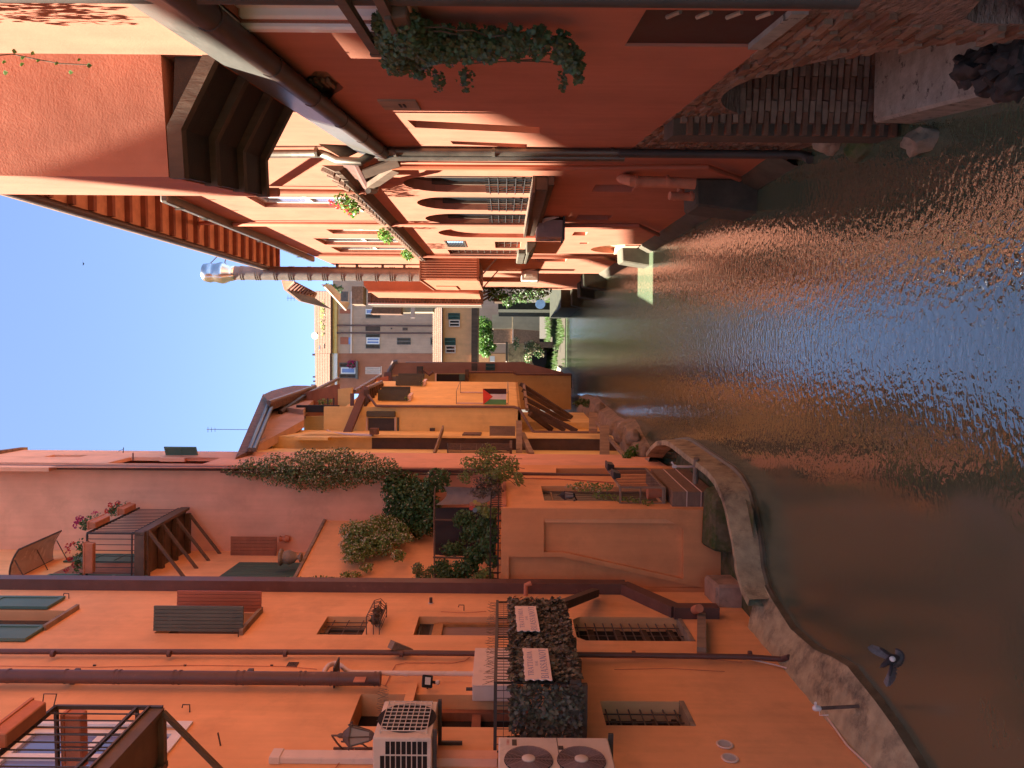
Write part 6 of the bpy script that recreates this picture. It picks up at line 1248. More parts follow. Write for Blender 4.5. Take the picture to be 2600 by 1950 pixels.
# window plants
for (x, y, fm, lb) in ((905, 520, 'flowerr', 'red geranium on the ledge below the nearest upper window'), (992, 600, None, 'green window plant on the ledge under the middle upper windows'), (1048, 648, None, 'bushy green plant on the far end of the tiled ledge')):
    mb = MB(); q = RM.px(x, y, .3)
    for k in range(4): clump(mb, RM.p(q[0] - .5 + k * .35, .3, ZLED + .28), (.13, .2, .14), 70, .07, 0)
    if fm:
        for k in range(7): clump(mb, RM.p(q[0] - .6 + k * .2, .36, ZLED + .38 + RN.uniform(-.08, .1)), (.07, .1, .06), 26, .05, 1)
    plant('window_plant', lb, 'plant', mb, [MT['leafs'], MT['flowerr']])
# air conditioners
def wall_ac(label, Y, x0, x1, o1, depth, mat):
    s0 = RM.sy(Y); z1 = at(x0, 0, Y).z; z1 = CZ + (CX - x0) / F * Y; z0 = CZ + (CX - x1) / F * Y
    t = ac_unit('air_conditioner', label, RM, s0, s0 + depth, .08, o1, z0, z1, mat)
    f = Fr(RM.p(s0, .08, 0).xy, RM.p(s0, o1, 0).xy)
    mb = MB(); h = z1 - z0; mb.bf(f, .08, f.L * .75, 0, .012, z0 + .12 * h, z0 + .8 * h); mb.bf(f, .14, f.L * .6, .012, .02, z0 + .3 * h, z0 + .75 * h); obj('service_cover', mb, MT[mat], t, bevel=.006)
    mb = MB(); fan_disc(mb, RM, s0 + depth * .55, (z0 + z1) / 2, o1 + .015, h * .36, rings_=7); obj('fan_guard', mb, MT[mat], t)
    mb = MB(); mb.bf(RM, s0 - .02, s0 + depth + .02, 0, o1 + .05, z0 - .05, z0 - .005); obj('bracket', mb, MT['darkmetal'], t)
    mb = MB()
    for k in range(3): mb.tube([RM.p(s0 + .05, .1 + .04 * k, z1 - .1), RM.p(s0 - .06, .06 + .03 * k, z1 - .2), RM.p(s0 - .04, .02, z0 + .2 - .05 * k)], .015, 5)
    obj('hoses', mb, MT['cream'], t); return t
wall_ac('brown air conditioner in shade on the salmon wall below the arched windows', 18.5, 1360, 1426, .50, .8, 'acbrown')
wall_ac('cream air conditioner on the far salmon wall in sunlight', 32.4, 1322, 1363, .48, .8, 'acwhite')
# stone ledge, block, terracotta pipes
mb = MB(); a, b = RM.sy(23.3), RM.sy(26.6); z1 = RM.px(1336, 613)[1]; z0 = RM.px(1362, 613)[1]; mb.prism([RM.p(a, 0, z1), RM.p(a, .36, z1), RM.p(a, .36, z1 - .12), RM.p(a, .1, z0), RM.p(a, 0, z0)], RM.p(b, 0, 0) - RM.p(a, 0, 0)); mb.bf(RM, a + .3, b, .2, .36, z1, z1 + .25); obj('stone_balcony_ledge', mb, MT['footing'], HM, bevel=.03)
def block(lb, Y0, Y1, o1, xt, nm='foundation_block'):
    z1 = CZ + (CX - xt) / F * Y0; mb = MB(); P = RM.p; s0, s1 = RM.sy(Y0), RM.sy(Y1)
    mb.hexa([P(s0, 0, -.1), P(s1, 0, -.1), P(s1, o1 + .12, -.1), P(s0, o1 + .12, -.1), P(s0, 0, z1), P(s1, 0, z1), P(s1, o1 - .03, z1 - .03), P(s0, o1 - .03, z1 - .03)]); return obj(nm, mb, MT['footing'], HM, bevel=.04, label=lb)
block('large concrete block at the wall foot under the terracotta pipe', 14.0, 15.0, .52, 1762); block('sunlit concrete cube at the wall foot', 24.4, 25.4, .5, 1575); [b.data.materials.__setitem__(0, MT['shademoss']) for b in (block('dark concrete pier', 34.5, 35.6, .6, 1478), block('dark concrete pier', 39, 40.5, .8, 1470), block('dark concrete pier', 45, 46.5, 1.0, 1450))]  # the three far piers take the moss colour darkened for shade
mb = MB(); mb.tube(path(RM, [(1578, 452, .0), (1592, 456, .16), (1605, 460, .22), (1680, 463, .24), (1765, 466, .26)], .2), .095, 14); rings(mb, RM, 1612, 1690, 461, .23, .095, 2, .05); obj('terracotta_pipe', mb, MT['terracotta'], HM, smooth=40)
mb = MB(); mb.tube(path(RM, [(1700, 497, .36), (1760, 500, .36)], .3), .075, 12); mb.tube(path(RM, [(1728, 480, .2), (1730, 498, .36)], .3), .065, 12); rings(mb, RM, 1710, 1752, 498, .36, .075, 2, .04); obj('terracotta_branch', mb, MT['terracotta'], HM, smooth=40)
mb = MB(); rows = []
for i in range(60):
    s = .05 + 43 * i / 59; k = .03 * noise.noise(Vector((s, 0, 0))); rows.append([RM.p(s, 0, .36 + k), RM.p(s, .06, .32 + k), RM.p(s, .13 + k * .5, .18), RM.p(s, .19 + k * .5, .08), RM.p(s, .22 + k * .5, -.1)])
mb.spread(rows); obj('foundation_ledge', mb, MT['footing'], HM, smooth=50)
# flue on the corrugated oriel
t = thing('flue_stack', at(1062, 697, 31), 'tall brown metal flue with shiny steel cap rising above the eaves', 'chimney')
p0 = at(1066, 697, 31); p1 = at(598, 694, 31); p1.x = p0.x; mb = MB(); mb.tube([p0, p1], .275, 24); h = p1.z - p0.z
for k in range(11):
    for d in (0, .14, .28)[: 3 if k % 2 else 2]: a = p0 + Z3 * (h * (k + .5) / 11 + d * .6); mb.tube([a, a + Z3 * .03], .292, 24)
obj('pipe', mb, MT['flue'], t, smooth=40)
mb = MB(); mb.lathe(p1, [(.29, 0), (.33, .12), (.33, .2), (.43, .42), (.44, .55), (.38, .78), (.37, .9), (.40, 1.0), (.36, 1.25), (.34, 1.27)], 24); obj('cap', mb, MT['steel'], t, smooth=40)
for x in (860, 910, 975, 1030): b = MB(); a = at(x, 690, 31); a.x = p0.x; b.bf(RM, RM.sy(30.8), RM.sy(31.0), 0, .3, a.z, a.z + .08); obj('wall_bracket', b, MT['darkmetal'], t)
mb = MB(); mb.tube([p1 + Vector((.2, 0, 1.2)), p1 + Vector((1.0, 0, .4))], .02, 4); mb.tube([p1 + Vector((.2, 0, .5)), p1 + Vector((.9, 0, .3))], .02, 4); obj('guy_wire', mb, MT['iron'], t)
OR = thing('oriel', RM.p(RM.sy(30), .4, 5.6), 'orange red corrugated metal oriel below the flue', 'oriel')
so0, so1 = RM.sy(28.1), RM.sy(33.6); zo1 = CZ + (CX - 1066) / F * 28.1; zo0 = CZ + (CX - 1210) / F * 28.1
mb = MB(); mb.bf(RM, so0, so1, 0, .83, zo0, zo1); obj('box', mb, MT['salmon2'], OR)
f7 = Fr(RM.p(so0, 0, 0).xy, RM.p(so0, .83, 0).xy)
for k in range(9): b = MB(); b.tube([f7.p(.05 + k * .09, 0, zo0 + .02), f7.p(.05 + k * .09, 0, zo1 - .02)], .035, 6); obj('rib', b, MT['salmon2'], OR)
mb = MB(); mb.bf(RM, so0 - .03, so1 + .03, 0, .86, zo1, zo1 + .05); mb.bf(RM, so0 - .02, so1 + .02, 0, .85, zo0 - .06, zo0); obj('trim', mb, MT['woodr'], OR)
for s in (so0 + .1, so1 - .1): b = MB(); b.bar(RM.p(s, .75, zo0 - .05), RM.p(s, 0, zo0 - .7), .05, .05); obj('brace', b, MT['iron'], OR)
mb = MB(); mb.bf(RM, so1 - 2.5, so1 - .2, .831, .86, zo1 - 1.1, zo1 - .3); obj('side_hood', mb, MT['salmon2'], OR)
# further right: red wall, brick wing, roofs
HR = thing('brick_wing_house', at(1222, 755, 44), 'brick wing with timber edges jutting over the canal beyond the oriel', 'house')
face('red_wall', HR, 37.0, [(923, 724), (935, 738), (1216, 742), (1216, 700), (923, 700)], 'salmon2', 3.0); mb = MB(); mb.tube([at(935, 740, 36.9), at(1216, 743, 36.9)], .06, 6); obj('wall_edge', mb, MT['salmon'], HR)
fw = FY(44); r = fw.rect(934, 742, 1222, 772); mb = MB(); mb.bf(fw, r[0], r[1] + .8, -2, 0, r[2], r[3]); wl = obj('brick_wall', mb, MT['mortar'], HR)
me, _ = mesh_of('brick', MB().box(-.12, .12, -.02, .02, -.03, .03), MT['brick']); me2, _ = mesh_of('brick', MB().box(-.12, .12, -.02, .02, -.03, .03), MT['brick2'])
nb = 0; nrow = int((r[3] - r[2]) / .085)
for j in range(nrow):
    for i in range(4):
        if nb >= 290: break
        s = r[0] + .13 + i * .26 + (.13 if j % 2 else 0)
        if s > r[1] + .1: continue
        inst('brick', me if RN.random() < .6 else me2, fw.p(s, RN.uniform(-.005, .02), r[2] + .05 + j * .085), wl); nb += 1
for x in (934, 1070, 1220): bx('timber', HR, 43.9, x, 741, x + 7, 772, 0, .15, 'wood')
bx('timber_edge', HR, 43.8, 934, 770, 1222, 774, 0, .2, 'cream')
for k in range(3): mb = MB(); mb.bar(at(1224, 745 + 10 * k, 43.8), at(1248, 738 + 6 * k, 45), .08, .08); obj('brace', mb, MT['wood'], HR)
face('far_brick_wall', HR, 50, [(950, 772), (940, 796), (1018, 797), (1020, 772)], 'brick', 1.0); face('cream_wall', HR, 50.5, R4(1020, 772, 1100, 792), 'sand', 1.0); bx('roof_slat', HR, 49.5, 1043, 775, 1053, 807, 0, .15, 'cream')
bx('brick_parapet', HR, 45.5, 893, 727, 922, 772, -1, .1, 'brick2'); bx('dark_gate', HR, 45.4, 865, 740, 884, 765, 0, .1, 'zinc')
mb = MB(); q = [at(820, 722, 44), at(880, 788, 47), at(888, 770, 47), at(840, 722, 45)]; mb.prism(q, (0, 0, .1)); obj('greenhouse_roof', mb, MT['cream'], HR)
mb = MB(); mb.prism([at(722, 712, 40), at(748, 714, 40), at(806, 744, 47), at(800, 757, 47), at(728, 736, 42)], (0, 0, .15)); obj('eave', mb, MT['woodr'], HR); mb = MB(); mb.prism([at(728, 736, 42), at(800, 757, 47), at(842, 785, 52), at(765, 765, 46)], (0, 0, .15)); obj('gable', mb, MT['tiledark'], HR)
for k in range(10): b = MB(); a = sub(at(748, 716, 40), at(806, 745, 47), k / 10); b.bar(a, sub(at(728, 734, 42), at(800, 756, 47), k / 10), .08, .08); obj('rafter', b, MT['rafter'], HR)
mb = MB(); mb.tube([at(762, 757, 46), at(728, 757, 46)], .015, 4)
for k in range(3): mb.tube([at(731 + 8 * k, 750, 46), at(731 + 8 * k, 764, 46)], .01, 4)
tag(obj('tv_aerial', mb, MT['darkmetal'], None), 'thin television aerial on the far right roof', 'aerial')
plant('roof_garden_plant', 'green shrub on the roof terrace behind the brick parapet', 'shrub', mass([(850, 732, 46, 22, 10), (835, 728, 46, 14, 8)], 0, .12, 60), [MT['leafd']])
plant('canal_shrub', 'bright sunlit shrub on a canal terrace beyond the oriel', 'shrub', mass([(1245, 738, 44.6, 20, 14), (1265, 745, 44.6, 18, 14), (1250, 755, 45, 16, 10), (1280, 752, 45, 12, 10)], 0, .12, 70), [MT['leafs']])
plant('canal_ivy', 'dark ivy mass hanging above the far right bank', 'climber', mass([(1295, 760, 44.8, 22, 14), (1330, 755, 44.5, 30, 16), (1320, 740, 44.5, 40, 12), (1360, 748, 44.3, 26, 16), (1380, 740, 44.2, 20, 12), (1290, 772, 45, 16, 8)], 0, .13, 55), [MT['leafd']])
bx('terrace_slab', HR, 44.9, 1253, 758, 1290, 766, -1, .1, 'wood')
mb = MB(); mb.prism([Vector((4.6, 46, -.1)), Vector((9, 46, -.1)), Vector((9, 57, -.1)), Vector((4.9, 57, -.1))], (0, 0, 1.3)); obj('right_bank', mb, MT['shademoss'], label='dark earth bank at the far right of the canal', kind='structure')  # bank colour is darkened in place of shade
bx('low_wall', None, 57, 1265, 768, 1425, 786, -6, 0, 'shademoss', label='low grey boundary wall beside the far grass', cat='wall')  # wall colour carries the shade of the far end
mb = MB(); mb.lathe(at(1372, 772, 55), [(.0, -.02), (.35, -.02), (.35, .02), (0, .02)], 14, (0.1, 1, 0)); tag(obj('round_sign', mb, MT['blue'], None), 'small pale blue disc by the far right bank', 'sign')
# ------------------------------------------------------------------ near salmon house details
sg0, sg1 = sN(2.5), RNF.L + .05; zg = 4.6 + 1.86
mb = MB(); mb.tube([RNF.p(sg0, .105, zg), RNF.p(sg1, .105, zg)], .09, 14); obj('gutter', mb, MT['guttershade'], HN, smooth=40)
for k in range(7): s = sg0 + 1.0 + k * 1.3; b = MB(); b.tube([RNF.p(s, .105, zg), RNF.p(s + .04, .105, zg)], .097, 14); obj('gutter_strap', b, MT['guttershade'], HN, smooth=40)
mb = MB(); mb.prism([RNF.p(sg0, .18, zg + .05), RNF.p(sg0, .0, zg + .06), RNF.p(sg0, .0, zg + .45), RNF.p(sg0, .08, zg + .42)], RNF.p(sg1, 0, 0) - RNF.p(sg0, 0, 0)); obj('flashing', mb, MT['flash'], HN)
# stepped timber corbels under the bay
NS = 4; dS = (sbF - sbN - .09) / (NS - 1)
for k in range(NS):
    s = sbN + k * dS - .004; P = RNF.p; b = MB()
    b.prism([P(s, oB + .01, ZB - .02), P(s, .60 * oB, ZB - .02), P(s, -.02, ZB - .36), P(s, -.02, ZB - .24), P(s, .58 * oB, ZB + .10), P(s, oB + .01, ZB + .10)], (P(s + .1, 0, 0) - P(s, 0, 0))); obj('corbel', b, MT['wood'], HN)
mb = MB(); P = RNF.p; s = sbN + .06; mb.prism([P(s, oB - .01, ZB + .04), P(s, .57 * oB, ZB + .04), P(s, -.02, ZB - .27), P(s, -.02, ZB + .02), P(s, oB - .01, ZB + .12)], P(sbF - .06, 0, 0) - P(s, 0, 0)); obj('corbel_boards', mb, MT['boards'], HN)
mb = MB(); mb.tube([RNF.p(sbF + .1, oB - .05, 14.6), RNF.p(sbF + .1, oB - .05, ZB - .1)], .05, 8); obj('downpipe', mb, MT['salmon'], HN, smooth=40)
# window with white frame and iron rails
window(RNF, rT, .14, HN, 'white', 'glass', cols=2, w=.12)
mb = MB(); r = rT; w = .11
for a, b, c, e in ((r[1], r[1] + w, r[2] - w, r[3] + w), (r[0] - w, r[0], r[2] - w, r[3] + w), (r[0], r[1], r[3], r[3] + w)): mb.bf(RNF, a, b, -.03, .035, c, e)
mb.bf(RNF, r[1] - .06, r[1], -.12, -.02, r[2], r[3]); obj('window_surround', mb, MT['white'], HN, bevel=.015)
z1 = RNF.px(925, 85, .16)[1]; z2 = RNF.px(985, 85, .16)[1]
for z in (z1, z2 - .06): b = MB(); b.bar(RNF.p(r[1] + .12, .16, z), RNF.p(r[0] - .6, .16, z), .05, .06); obj('window_rail', b, MT['wood'], HN)
b = MB(); b.bf(RNF, r[1] + .06, r[1] + .12, 0, .19, z2 - .12, z1 + .04); obj('rail_post', b, MT['wood'], HN)
b = MB(); b.bf(RNF, r[0] - .4, r[1] + .06, 0, .12, r[2] - .12, r[2] - .02); obj('window_sill', b, MT['beige'], HN)
# niches, eroded hole, plate, dark opening
for q in nich: b = MB(); b.plate(RNF, q, [], o=-.135, th=.02); obj('niche_back', b, MT['brick2'], HN)
b = MB(); b.plate(RNF, [(x, z) for x, z in hole], [], o=-.088, th=.02); hb = obj('eroded_patch', b, MT['brick2'], HN)
cs, cz = sum(q[0] for q in hole) / len(hole), sum(q[1] for q in hole) / len(hole)
for k in range(5):
    zz = cz - .10 + k * .058; b = MB(); b.bf(RNF, cs - .16 + .03 * (k % 2), cs + .15 - .02 * k, -.085, -.03 - .008 * (k % 2), zz, zz + .042); obj('brick', b, MT['brick2'], hb, bevel=.012)
pl = bx('meter_plate', HN, RNF, 968, 257, 1062, 280, 0, .02, 'woodg'); r = RNF.rect(1012, 264, 1030, 272, .02)
for z in (r[2], r[2] + .045): b = MB(); b.bf(RNF, r[0], r[1], .02, .026, z, z + .022); obj('slot', b, MT['dark'], pl)
backing(RNF, rD, .035, M('dark_red_panel', (.05, .014, .009), rough=.6, bump=.05), HN, 'dark_red_panel'); b = MB(); b.bf(RNF, rD[0], rD[1], -.03, .02, rD[2] - .06, rD[2] + .05); obj('window_sill', b, MT['slab'], HN)
for k in range(4): b = MB(); q = RNF.p(rD[0] + .08, -.015, rD[2] + .15 + k * .2); b.tube([q, q + Vector((0.02, .12, .06))], .018, 6); obj('rack_bar', b, MT['woodg'], HN)
# downpipes at the meeting of the two houses
o_ = .14
mb = MB(); mb.tube([at(640, 391, 11.9), at(815, 390, 11.8), at(838, 398, 11.7), at(858, 408, 11.6), at(915, 410, 11.55), at(936, 398, 11.6), at(950, 387, 11.7), at(990, 384, 11.75), at(1590, 388, 11.75)], .062, 12); obj('zinc_downpipe', mb, MT['zinc'], HN, smooth=40)
mb = MB(); mb.tube([at(960, 399, 11.85), at(1585, 401, 11.85)], .055, 12); obj('zinc_downpipe', mb, MT['zinc'], HN, smooth=40)
mb = MB(); mb.tube([at(1570, 389, 11.72), at(2025, 393, 11.7), at(2045, 397, 11.65), at(2057, 406, 11.5)], .066, 12); obj('black_downpipe', mb, MT['darkmetal'], HN, smooth=40)
for x in (800, 1000, 1250, 1550): b = MB(); q = at(x, 386, 11.74); b.tube([q, q - Z3 * .04], .075, 12); obj('pipe_clip', b, MT['zinc'], HN)
mb = MB(); mb.prism([at(722, 315, 11.2), at(930, 377, 12.0), at(872, 405, 11.8), at(860, 362, 11.8)], (0.02, 0, .02)); obj('corner_flashing', mb, MT['zinc'], HN)
mb = MB(); q0 = RNF.pt(1500, -4, .10); mb.tube([Vector((q0.x, q0.y, 9)), Vector((q0.x, q0.y, RNF.pt(2185, -4, .10).z))], .048, 12); obj('grey_downpipe', mb, MT['darkmetal'], HN, smooth=40)
# brick undercroft
def aro(z, s): return z
sA0, sA1 = sN(5.62), sN(9.0); cS, hS = sN(7.6), sN(9.6) - sN(7.6)
def arz(s): return .3 + 2.1 * max(0.0, 1 - ((s - cS) / hS) ** 2) ** .5
ar = [(sA0, -.3), (sA1, -.3)] + [(sA1 + (sA0 - sA1) * i / 20, arz(sA1 + (sA0 - sA1) * i / 20)) for i in range(21)]
nh = pp(RNF, [(2447, 58), (2478, 71), (2620, 73), (2620, -70), (2530, -30)])
mb = MB(); mb.plate(RNF, [(sN(1.0), -.4), (RNF.L, -.4), (RNF.L, ZP), (sN(1.0), ZP)], [dict(pts=ar, d=1.5), dict(pts=nh, d=.8)], o=-.03, th=1.5)
mb.bf(RNF, sN(1), RNF.L, -1.7, -1.49, -.4, ZP)
uc = obj('brick_undercroft', mb, MT['brickwall'], HN)
# separate bricks: courses on the face band and on the far pier
mesA = []
for k, mm in enumerate(('brick', 'brick2', 'brick', 'brick2')):
    q = MB(); q.box(-.125, .125, -.05, .05, -.029, .029); q.v = [p + Vector((RN.uniform(-.006, .006), RN.uniform(-.008, .008), RN.uniform(-.004, .004))) for p in q.v]; mesA.append(mesh_of('brick', q, MT[mm])[0])
angP = math.atan2(-RNF.n.y, -RNF.n.x)
nb = 0
for j in range(34):
    z = .05 + j * .074
    for i in range(5):
        o = .10 - i * .26 - (.13 if j % 2 else 0)
        if nb > 285 or o < -1.1: continue
        s = sA1 - .035 + RN.uniform(-.012, .02)
        # keep below the arch
        inst('brick', mesA[nb % 4], RNF.p(s, o - .03, z), uc, (RN.uniform(-.02, .02), RN.uniform(-.015, .015), math.atan2(RNF.n.y, RNF.n.x))); nb += 1
mb = MB(); mb.bf(RNF, sA1 + .0, sA1 + .55, -.9, .20, -.3, ZP - .02); mb.bf(RNF, sA1 + .55, RNF.L, -.9, -.04, -.3, ZP - .3); obj('brick_pier', mb, MT['mortar'], HN)
ang = math.atan2(RNF.d.y, RNF.d.x)
for j in range(36):
    z = ZP - .045 - j * .074; k = 0; s = sN(4.95) + (.13 if j % 2 else 0)
    while s < RNF.L - .1:
        s += .262; k += 1
        if nb > 590 or z < -.0: continue
        if sA0 - .05 < s < sA1 + .05 and z < arz(s) + .05: continue
        if nh and s < max(q[0] for q in nh) + .1 and z < max(q[1] for q in nh) + .08: continue
        if noise.noise(Vector((s * 1.6, z * 2.2, 5))) > .22: continue
        inst('brick', mesA[(nb * 7) % 4], RNF.p(s, -.055 + RN.uniform(-.02, .022), z), uc, (RN.uniform(-.03, .03), RN.uniform(-.02, .02), ang + RN.uniform(-.03, .03))); nb += 1
# concrete landing in the undercroft, stones at its foot
mb = MB(); P = RNF.p; zl = .42; mb.hexa([P(sN(5.2), -1.48, -.3), P(sN(8.75), -1.48, -.3), P(sN(8.75), .10, -.3), P(sN(5.2), .26, -.3), P(sN(5.2), -1.48, zl + .1), P(sN(8.75), -1.48, zl + .1), P(sN(8.75), .08, zl), P(sN(5.2), .22, zl)]); obj('landing_slab', mb, MT['slab'], HN, bevel=.03)
def boulder(name, label, c, r, mat, cat='stone', seed=0, amp=.35):
    bm = bmesh.new(); bmesh.ops.create_icosphere(bm, subdivisions=3, radius=1.0); mb = MB()
    for v in bm.verts: k = 1 + amp * noise.noise(v.co * 1.7 + Vector((seed * 3.1, 0, 0))) + amp * .4 * noise.noise(v.co * 5 + Vector((seed, 7, 0))); mb.v.append(Vector(c) + Vector((v.co.x * r[0], v.co.y * r[1], v.co.z * r[2])) * k)
    for f in bm.faces: mb.f.append(tuple(v.index for v in f.verts)); mb.m.append(0)
    bm.free(); o = obj(name, mb, MT[mat], None, smooth=50); return tag(o, label, cat)
q = atz(2350, 375, 0.1); boulder('pier_stone', 'pale concrete lump at the waterline below the brick pier', (q.x + .12, q.y + .15, .04), (.15, .22, .18), 'stone', seed=1)
q = atz(2170, 395, 0.1); boulder('pier_stone', 'green mossy stone at the waterline by the black downpipe', (q.x + .10, q.y, .02), (.17, .30, .16), 'moss', seed=2)
q = atz(2090, 372, 0.2); boulder('pier_stone', 'grey rounded footing at the base of the brick pier', (q.x + .14, q.y + .1, .06), (.2, .3, .2), 'stone', seed=5)
for k, (x, y, r) in enumerate(((2475, 185, .11), (2500, 170, .14), (2530, 205, .12), (2560, 172, .14), (2590, 210, .12), (2462, 160, .09), (2590, 155, .14), (2550, 232, .08), (2520, 150, .1))):
    q = atz(x, y, zl + .1); boulder('rubble', 'black tarry rubble heap on the undercroft landing', (q.x, q.y, zl + .1 + r * .3), (r, r * 1.2, r), 'rock', 'rubble', seed=10 + k, amp=.6)['group'] = 'rubble on the landing'
# ivy in a box on the window rail, trailing down the wall
mb = MB(); st = []
for (x, y, rx, ry, n) in ((985, 95, 40, 60, 300), (1030, 80, 45, 62, 320), (1080, 110, 45, 50, 260), (1000, 150, 40, 30, 110), (1060, 165, 40, 22, 80), (1130, 115, 40, 42, 170), (1185, 112, 40, 38, 140), (1240, 115, 40, 36, 120), (1300, 110, 40, 34, 100), (1360, 108, 36, 28, 75), (1420, 118, 30, 26, 65), (1450, 150, 28, 22, 70), (1465, 180, 14, 22, 30), (1110, 205, 20, 16, 18), (1180, 200, 26, 12, 18), (1425, 205, 12, 14, 10)):
    Y = RNF.p(RNF.px(x, y, .18)[0], .18, 0).y; k = Y / F; c = RNF.pt(x, y, .16)
    for i in range(int(n * 3.2)):
        d = rv(); p = c + Vector((d.x * .10, d.y * ry * k * 2.2, d.z * rx * k)) * (RN.random() ** .45)
        leaf(mb, p, RN.uniform(.020, .042), Vector((-1, -.6, .5)) + rv() * .7, Vector((0, 0, -1)) + rv() * .5, 0, IVY, .15)
for k in range(9):
    y0 = 60 + k * 12; pts = [RNF.pt(1000 + 40 * i, y0 + (110 + 6 * k - y0) * i / 11 + RN.uniform(-6, 6), .14) for i in range(8 + (k % 5))]; st.append((pts, .005))
plant('trailing_ivy', 'dark ivy trailing down the shaded salmon wall below the white window', 'ivy', mb, [MT['leafi']], stems=st)
t = trough('ivy_box', 'flower box hidden in ivy on the white window rail', RNF, RNF.px(1000, 95, .2)[0] - .40, RNF.px(1000, 95, .2)[0] + .05, .05, .20, RNF.px(1050, 90, .2)[1], RNF.px(1000, 90, .2)[1], 'wood')
# creeper hanging from above: a lit spray of leaves, and the mass out of frame whose shadow falls on the wall
mb = MB(); st = [([at(x, y, 5.2) for x, y in ((-60, 150), (0, 140), (30, 137), (90, 150), (150, 161), (232, 165))], .004)]
for x, y in ((30, 128), (78, 133), (50, 166), (138, 162), (196, 154), (174, 184), (8, 186), (220, 167), (92, 155), (52, 150), (5, 158), (-20, 150), (-40, 135)):
    leaf(mb, at(x, y, 5.2), RN.uniform(.03, .045), Vector((RN.uniform(-.4, .4), -1, .3)), Vector((RN.uniform(-.5, .5), 0, -1)), 0)
for i in range(420):
    q = RNF.p(sN(5.0) + RN.uniform(-.45, .35) * (1 if i % 2 else .6), RN.uniform(.22, .38), 8.2 + abs(RN.gauss(0, .45))); leaf(mb, q, RN.uniform(.035, .055), rv(), rv() + Vector((0, 0, -1)), 0)
plant('hanging_creeper', 'spray of lit yellow green leaves hanging in front of the bay', 'climber', mb, [MT['leafs']], stems=st)
# ------------------------------------------------------------------ banks
W = [(2500, 2120), (2361, 1950), (2291, 1838), (2245, 1775), (2172, 1685), (2132, 1662), (2086, 1645), (2023, 1592), (1976, 1519), (1950, 1470)]
def fine(pts, n=5):
    out = []
    for i in range(len(pts) - 1):
        for k in range(n): t = k / n; out.append((pts[i][0] + (pts[i + 1][0] - pts[i][0]) * t, pts[i][1] + (pts[i + 1][1] - pts[i][1]) * t))
    return out + [pts[-1]]
mb = MB(); rows = []
for i, (x, y) in enumerate(fine(W, 8)):
    q = atz(x, y, 0.0); k = .03 * noise.noise(Vector((i * .35, 0, 0))); wx = -4.96 + .06 * q.y - .05
    def L(t, z): return Vector((wx + (q.x - wx) * t, q.y, z))
    rows.append([L(0, .36 + k * .6), L(.15, .33 + k * .5), L(.45 + k * .5, .27), L(.55, .22 + k * .3), L(.86 + k * .5, .14), L(.95 + k * .4, .10), L(1.0, -.02), L(1.04, -.25)])
mb.spread([r[:6] for r in rows]); mb.spread([r[5:] for r in rows], 1); obj('stone_bank', mb, [MT['concrete'], MT['wet']], label='worn sloping concrete bank along the orange house', kind='structure', smooth=55)
W2 = [(1972, 1518), (1958, 1490), (1945, 1440), (1938, 1370), (1922, 1290), (1911, 1248), (1890, 1212), (1869, 1189), (1840, 1170), (1816, 1155), (1785, 1134), (1760, 1118), (1745, 1113), (1720, 1116), (1705, 1128), (1690, 1146)]
mb = MB(); rows = []; P2 = [atz(x, y, 0.0) for x, y in fine(W2, 4)]
for i, q in enumerate(P2):
    a = P2[max(0, i - 1)]; b = P2[min(len(P2) - 1, i + 1)]; t = (b - a).normalized(); n = Vector((-t.y, t.x, 0))
    if n.x > 0 and q.y < 17: n = -n
    if n.dot(Vector((-3.2, 17.2, 0)) - q) < 0: n = -n
    k = .03 * noise.noise(Vector((i * .6, 3, 0))); h = .50 + .10 * min(1, i / 20)
    rows.append([q + Z3 * -.25 - n * .05, q - n * .03 + Z3 * .05, q + n * .02 + Z3 * .08, q + n * .035 + Z3 * (h - .10 + k * .4), q + n * .05 + Z3 * (h - .04 + k * .3), q + n * (.17 + k * .3) + Z3 * (h - .04 + k * .3), q + n * (.19 + k * .3) + Z3 * .1])
mb.spread([r[2:] for r in rows]); mb.spread([r[:3] for r in rows], 1); obj('canal_parapet', mb, [MT['concrete'], MT['wet']], label='low curved concrete parapet around the mossy pit', kind='structure', smooth=45)
mb = MB(); mb.add([(-4.3, 13.6, .16), (-2.2, 13.6, .16), (-1.9, 14.6, .16), (-1.75, 19.5, .16), (-2.6, 20.5, .16), (-4.3, 16, .16)], [(0, 1, 2, 3, 4, 5)]); obj('pit_floor', mb, MT['moss'], label='dark mossy floor behind the parapet', kind='structure')
q0 = at(1850, 1240, 15.0)
mb = MB(); mb.hexa([(-3.25, 14.75, .1), (-2.05, 14.75, .1), (-1.95, 15.5, .1), (-3.25, 15.5, .1), (-3.2, 14.9, .52), (-2.2, 14.95, .5), (-2.05, 15.5, .55), (-3.2, 15.5, .6)]); tag(obj('mossy_block', mb, MT['moss'], None, bevel=.05), 'green mossy stone block below the clad block', 'stone')
q = at(1895, 1512, 14.4); t = thing('stone_pillar', (q.x, q.y, 0), 'weathered pinkish stone pillar at the foot of the corner duct', 'pillar')
mb = MB(); mb.hexa([(q.x - .26, 14.2, -.1), (q.x + .26, 14.2, -.1), (q.x + .26, 15.0, -.1), (q.x - .26, 15.0, -.1), (q.x - .22, 14.25, .62), (q.x + .22, 14.25, .62), (q.x + .24, 15.0, .66), (q.x - .22, 15.0, .66)]); obj('shaft', mb, MT['pink'], t, bevel=.05)
W3 = [(1690, 1150), (1668, 1158), (1655, 1140), (1631, 1100), (1622, 1078), (1612, 1064), (1600, 1062), (1590, 1066), (1572, 1058), (1556, 1042), (1540, 1030), (1516, 1006), (1505, 1008), (1490, 1001), (1478, 1006), (1458, 1000), (1452, 950), (1440, 935), (1430, 925)]
mb = MB(); rows = []
